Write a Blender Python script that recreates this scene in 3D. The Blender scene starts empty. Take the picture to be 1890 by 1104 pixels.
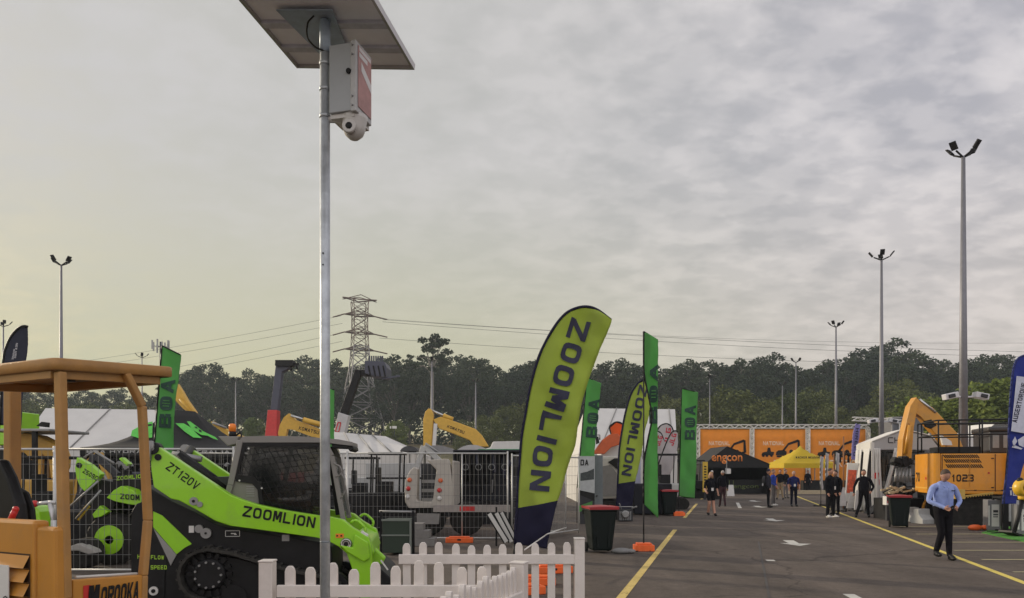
import bpy, bmesh, math, random
from mathutils import Vector, Matrix
random.seed(7)
S = bpy.context.scene
COL = S.collection
R = math.radians
# ---------------------------------------------------------------- camera
FP = 1365.0; CXP = 945.0; HY = 868.0; CH = 1.75       # focal length in photo pixels, centre, horizon row, eye height
cam = bpy.data.cameras.new('camera'); cam.sensor_width = 36; cam.lens = FP/1890*36
cam.shift_y = (HY-552)/1890; cam.clip_start = 0.1; cam.clip_end = 4000
camo = bpy.data.objects.new('camera', cam); COL.objects.link(camo)
camo.location = (0, 0, CH); camo.rotation_euler = (R(90), 0, 0); S.camera = camo
# ---------------------------------------------------------------- light
SUN_AZ = Vector((-0.86, 0.51)).normalized(); SUN_EL = R(17)
S.view_settings.view_transform = 'Standard'; S.view_settings.look = 'None'
S.view_settings.exposure = 0.12; S.view_settings.gamma = 1
sl = bpy.data.lights.new('sun', 'SUN'); sl.energy = 3.0; sl.angle = R(1.5); sl.color = (1, .86, .66)
so = bpy.data.objects.new('sun', sl); COL.objects.link(so)
sd = Vector((SUN_AZ.x*math.cos(SUN_EL), SUN_AZ.y*math.cos(SUN_EL), math.sin(SUN_EL)))
so.rotation_euler = sd.to_track_quat('Z', 'Y').to_euler(); so.location = (-40, 20, 30)
W = bpy.data.worlds.new('World'); S.world = W; W.use_nodes = True
def world():
    nt = W.node_tree; N = nt.nodes; L = nt.links; N.clear()
    def n(t, **k):
        o = N.new(t)
        for a, b in k.items(): setattr(o, a, b)
        return o
    def mth(op, a, b=None, c=None, clamp=False):
        o = n('ShaderNodeMath', operation=op, use_clamp=clamp)
        for i, v in enumerate((a, b, c)):
            if v is None: continue
            if isinstance(v, (int, float)): o.inputs[i].default_value = v
            else: L.new(v, o.inputs[i])
        return o.outputs[0]
    def mix(f, a, b):
        o = n('ShaderNodeMix', data_type='RGBA')
        for i, v in ((0, f), (6, a), (7, b)):
            if isinstance(v, (int, float)): o.inputs[i].default_value = v
            elif isinstance(v, tuple): o.inputs[i].default_value = (*v, 1)
            else: L.new(v, o.inputs[i])
        return o.outputs[2]
    def smooth(v, lo, hi):
        o = n('ShaderNodeMapRange', interpolation_type='SMOOTHSTEP'); L.new(v, o.inputs[0])
        o.inputs[1].default_value = lo; o.inputs[2].default_value = hi; return o.outputs[0]
    sky = n('ShaderNodeTexSky', sky_type='NISHITA'); sky.sun_disc = False
    sky.sun_elevation = SUN_EL; sky.sun_rotation = math.atan2(SUN_AZ.x, SUN_AZ.y); sky.air_density = 1.5; sky.dust_density = 3
    tc = n('ShaderNodeTexCoord'); sp = n('ShaderNodeSeparateXYZ'); L.new(tc.outputs['Generated'], sp.inputs[0])
    x, y, z = sp.outputs
    zz = mth('ADD', mth('MAXIMUM', z, 0.0), 0.22)
    cb = n('ShaderNodeCombineXYZ'); L.new(mth('DIVIDE', x, zz), cb.inputs[0]); L.new(mth('DIVIDE', y, zz), cb.inputs[1])
    def noise(scale, det, rough, dist, off=0, stretch=(1, 1, 1)):
        mp = n('ShaderNodeMapping'); L.new(cb.outputs[0], mp.inputs[0]); mp.inputs['Location'].default_value = (off, off*1.7, off*.3)
        mp.inputs['Scale'].default_value = stretch; mp.inputs['Rotation'].default_value = (0, 0, R(-14))
        o = n('ShaderNodeTexNoise'); L.new(mp.outputs[0], o.inputs['Vector']); o.inputs['Scale'].default_value = scale
        o.inputs['Detail'].default_value = det; o.inputs['Roughness'].default_value = rough; o.inputs['Distortion'].default_value = dist
        return o.outputs[0]
    big = smooth(noise(.8, 4, .5, .3, 3.1), .35, .7)
    mid = smooth(noise(4.2, 6, .52, .2, 8.3, (1, 1.3, 1)), .40, .60)
    fin = smooth(noise(11, 5, .52, .15, 1.2, (1, 1.25, 1)), .38, .62)
    # angle to the sun's side of the sky
    dt = n('ShaderNodeVectorMath', operation='DOT_PRODUCT'); L.new(tc.outputs['Generated'], dt.inputs[0])
    dt.inputs[1].default_value = (SUN_AZ.x, SUN_AZ.y, .12)
    glow = smooth(dt.outputs['Value'], .0, .72)
    hor = smooth(z, .42, .02)
    cloud_hi = mix(glow, (.665, .635, .645), (.525, .515, .51))
    cloud_lo = mix(glow, (.435, .425, .465), (.51, .50, .475))
    patch = mth('MULTIPLY_ADD', mid, .52, mth('MULTIPLY', fin, .48), clamp=True)
    patch = mth('MULTIPLY_ADD', patch, .80, mth('MULTIPLY', big, .28), clamp=True)
    cl = mix(patch, cloud_lo, cloud_hi)
    warm = mix(glow, (.595, .53, .465), (.495, .475, .245))
    cl = mix(mth('MULTIPLY', hor, .80), cl, warm)
    skyb = n('ShaderNodeVectorMath', operation='SCALE'); L.new(sky.outputs[0], skyb.inputs[0]); skyb.inputs['Scale'].default_value = .07
    thin = mth('MULTIPLY', mth('SUBTRACT', 1.0, patch), .16)
    fin_c = mix(thin, cl, skyb.outputs[0])
    back = mth('MULTIPLY_ADD', smooth(mth('MULTIPLY', y, -1.0), -.05, .6), .80, 1.05)   # extra brightness added to the unseen sky behind the camera, lights camera-facing surfaces
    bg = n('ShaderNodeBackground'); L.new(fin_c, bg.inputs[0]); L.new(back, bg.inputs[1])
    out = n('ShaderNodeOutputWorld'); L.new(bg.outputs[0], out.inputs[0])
world()
# ---------------------------------------------------------------- helpers
def P(px, py, Y):
    return Vector(((px-CXP)/FP*Y, Y, CH-(py-HY)/FP*Y))
def G(px, py):                                       # point of the ground seen at a pixel
    Y = CH*FP/(py-HY); return Vector(((px-CXP)/FP*Y, Y, 0))
MATS = {}
def mat(name, col=(.5, .5, .5), rough=.5, metal=0, var=.12, scale=6, bump=0, bscale=60, spec=.5, col2=None, alpha=1, sheen=0, coat=0, emit=0, dirt=0):
    if name in MATS: return MATS[name]
    m = bpy.data.materials.new(name); MATS[name] = m; m.use_nodes = True
    nt = m.node_tree; N = nt.nodes; L = nt.links; b = N['Principled BSDF']
    b.inputs['Roughness'].default_value = rough; b.inputs['Metallic'].default_value = metal
    b.inputs['Specular IOR Level'].default_value = spec; b.inputs['Coat Weight'].default_value = coat
    tc = N.new('ShaderNodeTexCoord'); no = N.new('ShaderNodeTexNoise'); L.new(tc.outputs['Object'], no.inputs['Vector'])
    no.inputs['Scale'].default_value = scale; no.inputs['Detail'].default_value = 6; no.inputs['Roughness'].default_value = .65
    mr = N.new('ShaderNodeMapRange'); L.new(no.outputs[0], mr.inputs[0]); mr.inputs[1].default_value = .3; mr.inputs[2].default_value = .72
    mx = N.new('ShaderNodeMix'); mx.data_type = 'RGBA'; L.new(mr.outputs[0], mx.inputs[0])
    c2 = col2 or tuple(min(1, c*(1+var)) for c in col); c1 = col if col2 else tuple(c*(1-var) for c in col)
    mx.inputs[6].default_value = (*c1, 1); mx.inputs[7].default_value = (*c2, 1); src = mx.outputs[2]
    if dirt:
        nd = N.new('ShaderNodeTexNoise'); L.new(tc.outputs['Object'], nd.inputs['Vector']); nd.inputs['Scale'].default_value = 2.3; nd.inputs['Detail'].default_value = 9; nd.inputs['Roughness'].default_value = .75
        dr_ = N.new('ShaderNodeMapRange'); L.new(nd.outputs[0], dr_.inputs[0]); dr_.inputs[1].default_value = .50; dr_.inputs[2].default_value = .74; dr_.inputs[4].default_value = dirt
        m3 = N.new('ShaderNodeMix'); m3.data_type = 'RGBA'; L.new(dr_.outputs[0], m3.inputs[0]); L.new(src, m3.inputs[6]); m3.inputs[7].default_value = (.16, .135, .10, 1); src = m3.outputs[2]
    L.new(src, b.inputs['Base Color'])
    rr = N.new('ShaderNodeMapRange'); L.new(no.outputs[0], rr.inputs[0]); rr.inputs[3].default_value = max(0, rough-.12); rr.inputs[4].default_value = min(1, rough+.12)
    L.new(rr.outputs[0], b.inputs['Roughness'])
    if bump:
        n2 = N.new('ShaderNodeTexNoise'); L.new(tc.outputs['Object'], n2.inputs['Vector']); n2.inputs['Scale'].default_value = bscale; n2.inputs['Detail'].default_value = 4
        bp = N.new('ShaderNodeBump'); bp.inputs['Strength'].default_value = bump; bp.inputs['Distance'].default_value = .02
        L.new(n2.outputs[0], bp.inputs['Height']); L.new(bp.outputs[0], b.inputs['Normal'])
    if alpha < 1: b.inputs['Alpha'].default_value = alpha
    if emit: b.inputs['Emission Color'].default_value = (*col, 1); b.inputs['Emission Strength'].default_value = emit
    return m
def cloth(name, col, rough=.8, var=.10, trans=.48):          # thin fabric the sky shines through
    if name in MATS: return MATS[name]
    m = mat(name, col, rough, 0, var, 2, .9, 5)
    nt = m.node_tree; N = nt.nodes; L = nt.links; b = N['Principled BSDF']; out = [x for x in N if x.type == 'OUTPUT_MATERIAL'][0]
    tr = N.new('ShaderNodeBsdfTranslucent'); tr.inputs[0].default_value = (*col, 1)
    ms = N.new('ShaderNodeMixShader'); ms.inputs[0].default_value = trans
    L.new(b.outputs[0], ms.inputs[1]); L.new(tr.outputs[0], ms.inputs[2]); L.new(ms.outputs[0], out.inputs[0])
    return m
class MB:
    def __init__(s): s.v = []; s.f = []; s.mi = []; s.ms = []; s.c = 0; s.sm = []; s.smooth = False
    def m(s, mt):
        if mt not in s.ms: s.ms.append(mt)
        s.c = s.ms.index(mt); return s
    def add(s, vs, fs, M=None, smooth=None):
        o = len(s.v); s.v += [tuple(M @ Vector(v)) if M else tuple(v) for v in vs]
        for f in fs: s.f.append(tuple(i+o for i in f)); s.mi.append(s.c); s.sm.append(s.smooth if smooth is None else smooth)
        return s
    def box(s, x0, x1, y0, y1, z0, z1, M=None):
        vs = [(x, y, z) for x in (x0, x1) for y in (y0, y1) for z in (z0, z1)]
        return s.add(vs, [(0, 1, 3, 2), (4, 6, 7, 5), (0, 4, 5, 1), (2, 3, 7, 6), (0, 2, 6, 4), (1, 5, 7, 3)], M, False)
    def bc(s, c, sz, rot=None):
        M = Matrix.Translation(c) @ (rot.to_4x4() if rot else Matrix.Identity(4))
        a, b, d = (q/2 for q in sz); return s.box(-a, a, -b, b, -d, d, M)
    def tube(s, p0, p1, r0, r1=None, n=8, caps=True):
        p0 = Vector(p0); p1 = Vector(p1); r1 = r0 if r1 is None else r1; d = (p1-p0)
        if d.length < 1e-6: return s
        q = d.to_track_quat('Z', 'Y'); vs = []
        for p, r in ((p0, r0), (p1, r1)):
            for i in range(n): a = 2*math.pi*i/n; vs.append(p + q @ Vector((r*math.cos(a), r*math.sin(a), 0)))
        s.add(vs, [(i, (i+1) % n, n+(i+1) % n, n+i) for i in range(n)], smooth=n > 5)
        if caps: s.add(vs, [tuple(range(n))[::-1], tuple(range(n, 2*n))], smooth=False)
        return s
    def path(s, pts, r, n=6):
        for a, b in zip(pts[:-1], pts[1:]): s.tube(a, b, r, n=n)
        return s
    def bar(s, p0, p1, w, h, up=(0, 0, 1)):                   # rectangular bar
        p0 = Vector(p0); p1 = Vector(p1); d = (p1-p0); L_ = d.length; d.normalize(); u = Vector(up)
        a = d.cross(u)
        if a.length < 1e-3: a = d.cross(Vector((0, 1, 0)))
        a.normalize(); b = a.cross(d)
        vs = [p+a*w/2*i+b*h/2*j for p in (p0, p1) for i, j in ((-1, -1), (1, -1), (1, 1), (-1, 1))]
        return s.add(vs, [(0, 3, 2, 1), (4, 5, 6, 7), (0, 1, 5, 4), (1, 2, 6, 5), (2, 3, 7, 6), (3, 0, 4, 7)], smooth=False)
    def prism(s, pts, y0, y1):                                # outline in (x, z), thickness along y
        n = len(pts); vs = [(x, y0, z) for x, z in pts]+[(x, y1, z) for x, z in pts]
        s.add(vs, [(i, (i+1) % n, n+(i+1) % n, n+i) for i in range(n)]+[tuple(range(n))[::-1], tuple(range(n, 2*n))], smooth=False)
        return s
    def slab(s, pts, z0, z1):                                 # outline in (x, y), thickness along z
        n = len(pts); vs = [(x, y, z0) for x, y in pts]+[(x, y, z1) for x, y in pts]
        s.add(vs, [(i, (i+1) % n, n+(i+1) % n, n+i) for i in range(n)]+[tuple(range(n))[::-1], tuple(range(n, 2*n))], smooth=False)
        return s
    def lathe(s, prof, c=(0, 0, 0), ax='Z', n=16, M=None):
        vs = []
        for r, h in prof:
            for i in range(n):
                a = 2*math.pi*i/n; p = (r*math.cos(a), r*math.sin(a), h)
                if ax == 'Y': p = (p[0], p[2], p[1])
                if ax == 'X': p = (p[2], p[0], p[1])
                vs.append(Vector(p)+Vector(c))
        k = len(prof); fs = [(j*n+i, j*n+(i+1) % n, (j+1)*n+(i+1) % n, (j+1)*n+i) for j in range(k-1) for i in range(n)]
        s.add(vs, fs, M, True)
        s.add([vs[i] for i in range(n)], [tuple(range(n))], M, False); s.add([vs[(k-1)*n+i] for i in range(n)], [tuple(range(n))], M, False)
        return s
    def ball(s, c, r, sc=(1, 1, 1), n=10):
        pr = [(max(1e-4, r*math.sin(math.pi*j/n)), -r*math.cos(math.pi*j/n)) for j in range(n+1)]
        M = Matrix.Translation(c) @ Matrix.Diagonal((*sc, 1)); return s.lathe(pr, n=n+2, M=M)
    def grid(s, fn, nu, nv, two=False):
        vs = [fn(i/nu, j/nv) for j in range(nv+1) for i in range(nu+1)]
        return s.add(vs, [(j*(nu+1)+i, j*(nu+1)+i+1, (j+1)*(nu+1)+i+1, (j+1)*(nu+1)+i) for j in range(nv) for i in range(nu)], smooth=True)
    def mesh(s, name='mesh', fix=True):
        me = bpy.data.meshes.new(name); me.from_pydata(s.v, [], s.f)
        for mt in s.ms: me.materials.append(mt)
        me.polygons.foreach_set('material_index', s.mi); me.polygons.foreach_set('use_smooth', s.sm)
        if fix:
            b = bmesh.new(); b.from_mesh(me); bmesh.ops.remove_doubles(b, verts=b.verts, dist=1e-5); bmesh.ops.recalc_face_normals(b, faces=b.faces); b.to_mesh(me); b.free()
        return me
    def build(s, name, parent=None, bevel=0, loc=None, fix=True, solid=0):
        o = bpy.data.objects.new(name, s.mesh(name, fix)); COL.objects.link(o)
        if parent: o.parent = parent
        if loc: o.location = loc
        if solid:
            md = o.modifiers.new('solid', 'SOLIDIFY'); md.thickness = solid; md.offset = 0
        if bevel:
            md = o.modifiers.new('bevel', 'BEVEL'); md.width = bevel; md.segments = 2; md.limit_method = 'ANGLE'; md.angle_limit = R(35)
            md.harden_normals = False
        return o
def thing(name, label, cat, loc=(0, 0, 0), rz=0, group=None):
    o = bpy.data.objects.new(name, None); COL.objects.link(o); o.location = loc; o.rotation_euler = (0, 0, rz)
    o.empty_display_size = .2
    o['label'] = label; o['category'] = cat
    if group: o['group'] = group
    return o
def tag(o, label, cat, group=None, kind=None):
    if label: o['label'] = label
    if cat: o['category'] = cat
    if group: o['group'] = group
    if kind: o['kind'] = kind
    return o
def struct(o): o['kind'] = 'structure'; return o
def copy_tree(o, parent=None, label=None, loc=None, rz=None, scale=None):
    c = o.copy(); COL.objects.link(c); c.parent = parent
    if label: c['label'] = label
    if loc is not None: c.location = loc
    if rz is not None: c.rotation_euler = (0, 0, rz)
    if scale is not None: c.scale = scale
    for ch in [q for q in bpy.data.objects if q.parent == o]: copy_tree(ch, c)
    return c
class Fr:                                                     # a thing's own frame: x along it, y away from the camera, z up
    def __init__(s, ox, oy, yaw=0): s.o = Vector((ox, oy, 0)); s.y = yaw; s.c = math.cos(yaw); s.s = math.sin(yaw)
    def p(s, px, py, v=0):
        dx = (px-CXP)/FP; t = (v + (-s.s*s.o.x+s.c*s.o.y))/(-s.s*dx+s.c)
        X = dx*t; return Vector((s.c*(X-s.o.x)+s.s*(t-s.o.y), v, CH-(py-HY)/FP*t))
    def q(s, pts, v=0): return [(a.x, a.z) for a in (s.p(x, y, v) for x, y in pts)]
    def thing(s, name, label, cat, group=None): return thing(name, label, cat, s.o, s.y, group)
TXT = {}
def text(body, mt, origin, right, up, size, parent, name='lettering', ext=.003, bold=.0, align='LEFT', width=None, shear=0, squash=1):
    cu = bpy.data.curves.new('t', 'FONT'); cu.body = body; cu.size = 1; cu.extrude = 0; cu.offset = bold; cu.shear = shear
    cu.resolution_u = 2
    ob = bpy.data.objects.new('t', cu); COL.objects.link(ob); dg = bpy.context.evaluated_depsgraph_get(); dg.update()
    me = bpy.data.meshes.new_from_object(ob.evaluated_get(dg)); bpy.data.objects.remove(ob)
    xs = [v.co.x for v in me.vertices]; ys = [v.co.y for v in me.vertices]
    x0, x1 = min(xs), max(xs); h = .70
    kx = (width/(x1-x0)) if width else size/h*squash
    r = Vector(right).normalized(); u = Vector(up).normalized(); nrm = r.cross(u)
    ox = {'LEFT': x0, 'CENTER': (x0+x1)/2, 'RIGHT': x1}[align]
    for v in me.vertices:
        v.co = Vector(origin)+r*((v.co.x-ox)*kx)+u*(v.co.y*size/h)+nrm*ext
    me.materials.clear(); me.materials.append(mt)
    o = bpy.data.objects.new(name, me); COL.objects.link(o)
    if parent: o.parent = parent
    md = o.modifiers.new('solid', 'SOLIDIFY'); md.thickness = .002; md.offset = 0
    return o
# ---------------------------------------------------------------- shared materials
white = mat('white_paint', (.62, .61, .59), .45, var=.05, bump=.1)
whitepl = mat('white_plastic', (.68, .63, .595), .4, var=.05, scale=3, dirt=.28)
black = mat('black_paint', (.012, .012, .013), .5, var=.4, spec=.22)
rubber = mat('black_rubber', (.022, .021, .020), .85, var=.5, bump=.4, spec=.2)
dgrey = mat('dark_grey_metal', (.040, .041, .046), .5, .3, spec=.3)
grey = mat('grey_metal', (.28, .28, .28), .45, .5)
galv = mat('galvanised_steel', (.45, .48, .51), .45, .5, .25, 9, .15, 30)
lime = mat('lime_paint', (.27, .60, .012), .35, var=.05, scale=2, coat=.3, dirt=.30)
limec = cloth('lime_flag_cloth', (.42, .52, .09))
navyc = cloth('navy_flag_cloth', (.02, .019, .06))
greenc = cloth('green_flag_cloth', (.15, .44, .13), trans=.55)
navy = mat('navy_print', (.016, .017, .045), .7)
dkgreen = mat('dark_green_print', (.008, .045, .03), .7)
orangep = mat('orange_paint', (.78, .29, .025), .4, var=.06, scale=2, coat=.2)
yellowp = mat('yellow_paint', (.74, .38, .03), .42, var=.08, scale=3, coat=.2)
oran = mat('orange_plastic', (.80, .13, .02), .5)
redp = mat('red_paint', (.50, .02, .02), .4)
glass = mat('dark_glass', (.012, .016, .016), .08, var=.1, alpha=.42)
skin_m = mat('skin', (.42, .22, .15), .55, var=.06)
# ================================================================ THE SETTING
def hillz(x, y):
    t = max(0, min(1, (y-105)/95)); t = t*t*(3-2*t)
    t2 = max(0, min(1, (y-210)/120)); t2 = t2*t2*(3-2*t2)
    return -.03 + (9.5*t + 9*t2)*(1-.15*math.sin(x*.013+1)) + .5*t*math.sin(x*.07)*math.sin(y*.05)
def m_ground():
    m = mat('dry_grass_slope', (.085, .085, .03), .95, var=0, scale=.05, bump=.8, bscale=1.5, col2=(.20, .145, .07)); return m
b = MB().m(m_ground())
ys = [-60, 0, 60, 100, 110, 120, 130, 140, 150, 160, 170, 180, 190, 200, 215, 230, 250, 270, 300, 330, 400, 600, 1500]
xs = [-1500, -700, -450]+[-320+20*i for i in range(33)]+[450, 700, 1500]
b.add([(x, y, hillz(x, y)) for y in ys for x in xs], [(j*len(xs)+i, j*len(xs)+i+1, (j+1)*len(xs)+i+1, (j+1)*len(xs)+i) for j in range(len(ys)-1) for i in range(len(xs)-1)], smooth=True)
struct(b.build('ground', fix=False))
def m_asphalt():
    m = bpy.data.materials.new('asphalt'); m.use_nodes = True; nt = m.node_tree; N = nt.nodes; L = nt.links; bs = N['Principled BSDF']
    tc = N.new('ShaderNodeTexCoord')
    def no(sc, det=5, ro=.6, stretch=None, rot=0):
        o = N.new('ShaderNodeTexNoise'); o.inputs['Scale'].default_value = sc; o.inputs['Detail'].default_value = det; o.inputs['Roughness'].default_value = ro
        mp = N.new('ShaderNodeMapping'); L.new(tc.outputs['Object'], mp.inputs[0]); L.new(mp.outputs[0], o.inputs['Vector'])
        if stretch: mp.inputs['Scale'].default_value = stretch; mp.inputs['Rotation'].default_value = (0, 0, rot)
        return o.outputs[0]
    def mr(v, a, b_, c, d):
        o = N.new('ShaderNodeMapRange'); L.new(v, o.inputs[0]); o.inputs[1].default_value = a; o.inputs[2].default_value = b_; o.inputs[3].default_value = c; o.inputs[4].default_value = d; return o.outputs[0]
    def mul(a, c):
        o = N.new('ShaderNodeMath'); o.operation = 'MULTIPLY'; L.new(a, o.inputs[0]); L.new(c, o.inputs[1]); return o.outputs[0]
    big = mr(no(.45, 5), .32, .68, .78, 1.16)
    agg = mul(mr(no(38, 4, .8), .3, .7, .66, 1.36), mr(no(5.5, 6, .75), .35, .65, .84, 1.16))
    wear = mr(no(1.1, 5, .6, (1, .10, 1), R(16)), .38, .64, .86, 1.14)
    # tar-sealed cracks
    vo = N.new('ShaderNodeTexVoronoi'); vo.feature = 'DISTANCE_TO_EDGE'; vo.inputs['Scale'].default_value = .16
    wn = N.new('ShaderNodeTexNoise'); wn.inputs['Scale'].default_value = 1.3; wn.inputs['Detail'].default_value = 5; L.new(tc.outputs['Object'], wn.inputs['Vector'])
    av = N.new('ShaderNodeVectorMath'); av.operation = 'MULTIPLY_ADD'; L.new(wn.outputs['Color'], av.inputs[0]); av.inputs[1].default_value = (1.1, 1.1, 0); L.new(tc.outputs['Object'], av.inputs[2])
    L.new(av.outputs[0], vo.inputs['Vector']); crack = mr(vo.outputs['Distance'], .0, .006, .55, 1)
    stain = mr(no(.9, 6, .7), .58, .70, 1, .74); v = mul(mul(mul(mul(big, agg), wear), crack), stain)
    col = N.new('ShaderNodeVectorMath'); col.operation = 'SCALE'; col.inputs[0].default_value = (.098, .080, .068); L.new(v, col.inputs['Scale'])
    L.new(col.outputs[0], bs.inputs['Base Color']); bs.inputs['Roughness'].default_value = .9; bs.inputs['Specular IOR Level'].default_value = .25
    bp = N.new('ShaderNodeBump'); bp.inputs['Strength'].default_value = .6; bp.inputs['Distance'].default_value = .01; L.new(no(60, 3, .7), bp.inputs['Height']); L.new(bp.outputs[0], bs.inputs['Normal'])
    return m
asph = m_asphalt()
b = MB().m(asph); b.add([(-140, -50, 0), (140, -50, 0), (140, 104, 0), (-140, 104, 0)], [(0, 1, 2, 3)])
struct(b.build('car_park', fix=False))
b = MB().m(mat('concrete_kerb', (.32, .31, .29), .85)); b.box(-140, 140, 104, 104.3, -.05, .13); struct(b.build('kerb', bevel=.02))
def linemat(name, col):
    m = mat(name, col, .75, var=.10, scale=7, bump=.3)
    nt = m.node_tree; N = nt.nodes; L = nt.links; bs = N['Principled BSDF']
    n = N.new('ShaderNodeTexNoise'); n.inputs['Scale'].default_value = 26; n.inputs['Detail'].default_value = 8; n.inputs['Roughness'].default_value = .8
    n3 = N.new('ShaderNodeTexNoise'); n3.inputs['Scale'].default_value = 1.6; n3.inputs['Detail'].default_value = 3
    tc = N.new('ShaderNodeTexCoord'); L.new(tc.outputs['Object'], n.inputs['Vector']); L.new(tc.outputs['Object'], n3.inputs['Vector'])
    ad = N.new('ShaderNodeMath'); ad.operation = 'MULTIPLY_ADD'; L.new(n3.outputs[0], ad.inputs[0]); ad.inputs[1].default_value = .5; L.new(n.outputs[0], ad.inputs[2])
    r = N.new('ShaderNodeMapRange'); L.new(ad.outputs[0], r.inputs[0]); r.inputs[1].default_value = .55; r.inputs[2].default_value = .68
    L.new(r.outputs[0], bs.inputs['Alpha']); return m
yl = linemat('worn_yellow_line', (.56, .42, .13)); yl2 = linemat('bright_yellow_line', (.62, .50, .10)); wl = linemat('worn_white_line', (.50, .49, .45))
bl = linemat('bay_line', (.40, .36, .20))
def strip(name, segs, m, w=.1, z=.004):
    b = MB().m(m)
    for a, c in segs:
        a = Vector((a[0], a[1], 0)); c = Vector((c[0], c[1], 0)); d = (c-a).normalized(); n = Vector((-d.y, d.x, 0))*w/2
        b.add([(*(a-n).xy, z), (*(c-n).xy, z), (*(c+n).xy, z), (*(a+n).xy, z)], [(0, 1, 2, 3)])
    return struct(b.build(name, fix=False))
RD = Vector((398, 1365, 0)).normalized(); RN = Vector((RD.y, -RD.x, 0))
a = G(1146, 1104); ln = (G(1246, 978)-a); ext = a-ln*.5
strip('lane_line', [(ext, G(1246, 978)), (G(1263, 956), G(1286, 930)), (G(1294, 922), G(1302, 914))], yl, .125)
strip('aisle_line', [(G(1890, 1076)+(G(1890, 1076)-G(1545, 945)).normalized()*4, G(1545, 945)), (G(1545, 945), G(1470, 916))], yl2, .12)
segs = []
for py, x0 in ((945, 1590), (972, 1660), (986, 1690), (1001, 1735), (1016, 1760), (1033, 1812), (1056, 1870)):
    g = G(x0, py); segs.append((g, g+Vector((5.2, .02, 0))))
strip('bay_line', segs, bl, .09)
segs = []
for py, x0, x1 in ((975, 1090, 1246), (955, 1180, 1262)):
    segs.append((G(x0, py), G(x1, py)))
strip('side_bay_line', segs, mat('faint_line', (.20, .18, .15), .85), .07)
def arrow(px, py, s=1):
    g = G(px, py); b = MB().m(wl); d = -RD; n = RN
    pts = [(-.055, -.75), (.055, -.75), (.055, 0), (.22, 0), (0, .55), (-.22, 0), (-.055, 0)]
    pts = [(-.28, -.9), (.02, -.9), (.10, 0.05), (.42, 0.05), (0.05, .75), (-.42, .05), (-.18, .05)]
    vs = [g+n*(x*s)+d*(y*s) for x, y in pts]
    b.add([(v.x, v.y, .004) for v in vs], [(0, 1, 2, 6), (3, 4, 5), (2, 3, 5), (2, 5, 6)]); return struct(b.build('road_arrow', fix=False))
for px, py, s in ((1468, 1003, .85), (1428, 960, .9), (1402, 935.5, 1.0), (1393, 925, 1.0)): arrow(px, py, s)
strip('centre_dash', [(G(1583, 1106), G(1566, 1097)), (G(1366, 938), G(1361, 928)), (G(1424, 1036), G(1420, 1033.5))], wl, .16)
strip('centre_joint', [(G(1420, 1104), G(1400, 1000))], mat('tar_joint', (.055, .05, .047), .8), .035)
# ------------------------------------------------ transmission tower and its lines
steel = mat('lattice_steel', (.23, .22, .22), .6, .2)
def lattice(b, zs, ws, r, c=(0, 0)):
    for k in range(len(zs)-1):
        for q in range(4):
            def cor(kk, i):
                sx, sy = ((-1, -1), (1, -1), (1, 1), (-1, 1))[i % 4]; return Vector((c[0]+sx*ws[kk], c[1]+sy*ws[kk], zs[kk]))
            b.tube(cor(k, q), cor(k+1, q), r, n=4); b.tube(cor(k, q), cor(k+1, q+1), r*.6, n=4); b.tube(cor(k, q+1), cor(k+1, q), r*.6, n=4)
            b.tube(cor(k+1, q), cor(k+1, q+1), r*.6, n=4)
TY = 190.0; tb = P(664, 800, TY); tower = thing('transmission_tower', 'tall steel lattice transmission tower rising above the trees left of centre', 'pylon', (tb.x, TY, tb.z-1.5), R(24))
zz = lambda py: P(0, py, TY).z-(tb.z-1.5)
b = MB().m(steel)
lattice(b, [0, zz(775), zz(745), zz(715), zz(680), zz(655), zz(640)], [5.4, 4.7, 3.8, 3.1, 2.3, 2.0, 1.9], .17); 
b.build('leg_frame', tower)
b = MB().m(mat('rusty_lattice', (.12, .075, .06), .7))
lattice(b, [zz(640), zz(622), zz(605), zz(588), zz(572), zz(556)], [1.9, 1.8, 1.7, 1.7, 1.8, 1.9], .11); b.build('mast', tower)
arms_ends = []
for py, hw in ((646, 3.9), (615, 3.9), (582, 3.9), (555, 4.4)):
    z = zz(py); b = MB().m(MATS['rusty_lattice'])
    for sx in (-1, 1):
        for sy in (-1, 1): b.tube((0, sy*1.5, z), (sx*hw, 0, z+(.5 if py == 555 else 0)), .16, n=4); b.tube((0, sy*1.5, z+1.2), (sx*hw, 0, z), .1, n=4)
        if py != 555:
            b.tube((sx*hw, 0, z), (sx*hw-2.6, 1.8, z-.7) if sx < 0 else (sx*hw+3.2, -.5, z-.6), .17, n=5)
            arms_ends.append((sx, tower.location+Matrix.Rotation(R(24), 3, 'Z') @ (Vector((sx*hw-2.6, 1.8, z-.7)) if sx < 0 else Vector((sx*hw+3.2, -.5, z-.6)))))
    b.build('cross_arm', tower)
wire = mat('power_line', (.10, .095, .09), .6)
def cable(a, c, sag, r=.05):
    b = MB().m(wire); pts = [a.lerp(c, t/24)-Vector((0, 0, sag*4*(t/24)*(1-t/24))) for t in range(25)]
    b.path(pts, r, 4); return b
k = 0
wires_right = [((706, 590), (1890, 655)), ((706, 594), (1890, 663)), ((700, 624), (1890, 672)), ((700, 588), (1890, 628))]
for i, (p0, p1) in enumerate(wires_right):
    tag(cable(P(*p0, TY), P(p1[0]+260, p1[1], 215+i*2), 1.5+.5*i, .045 if i < 3 else .03).build('power_line', fix=False), ['upper of the two dark power lines running right from the tower', 'second of the two dark power lines running right from the tower', 'lowest power line running right, just above the treetops', 'faint topmost power line running right across the sky'][i], 'power line', 'power lines')
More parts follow.
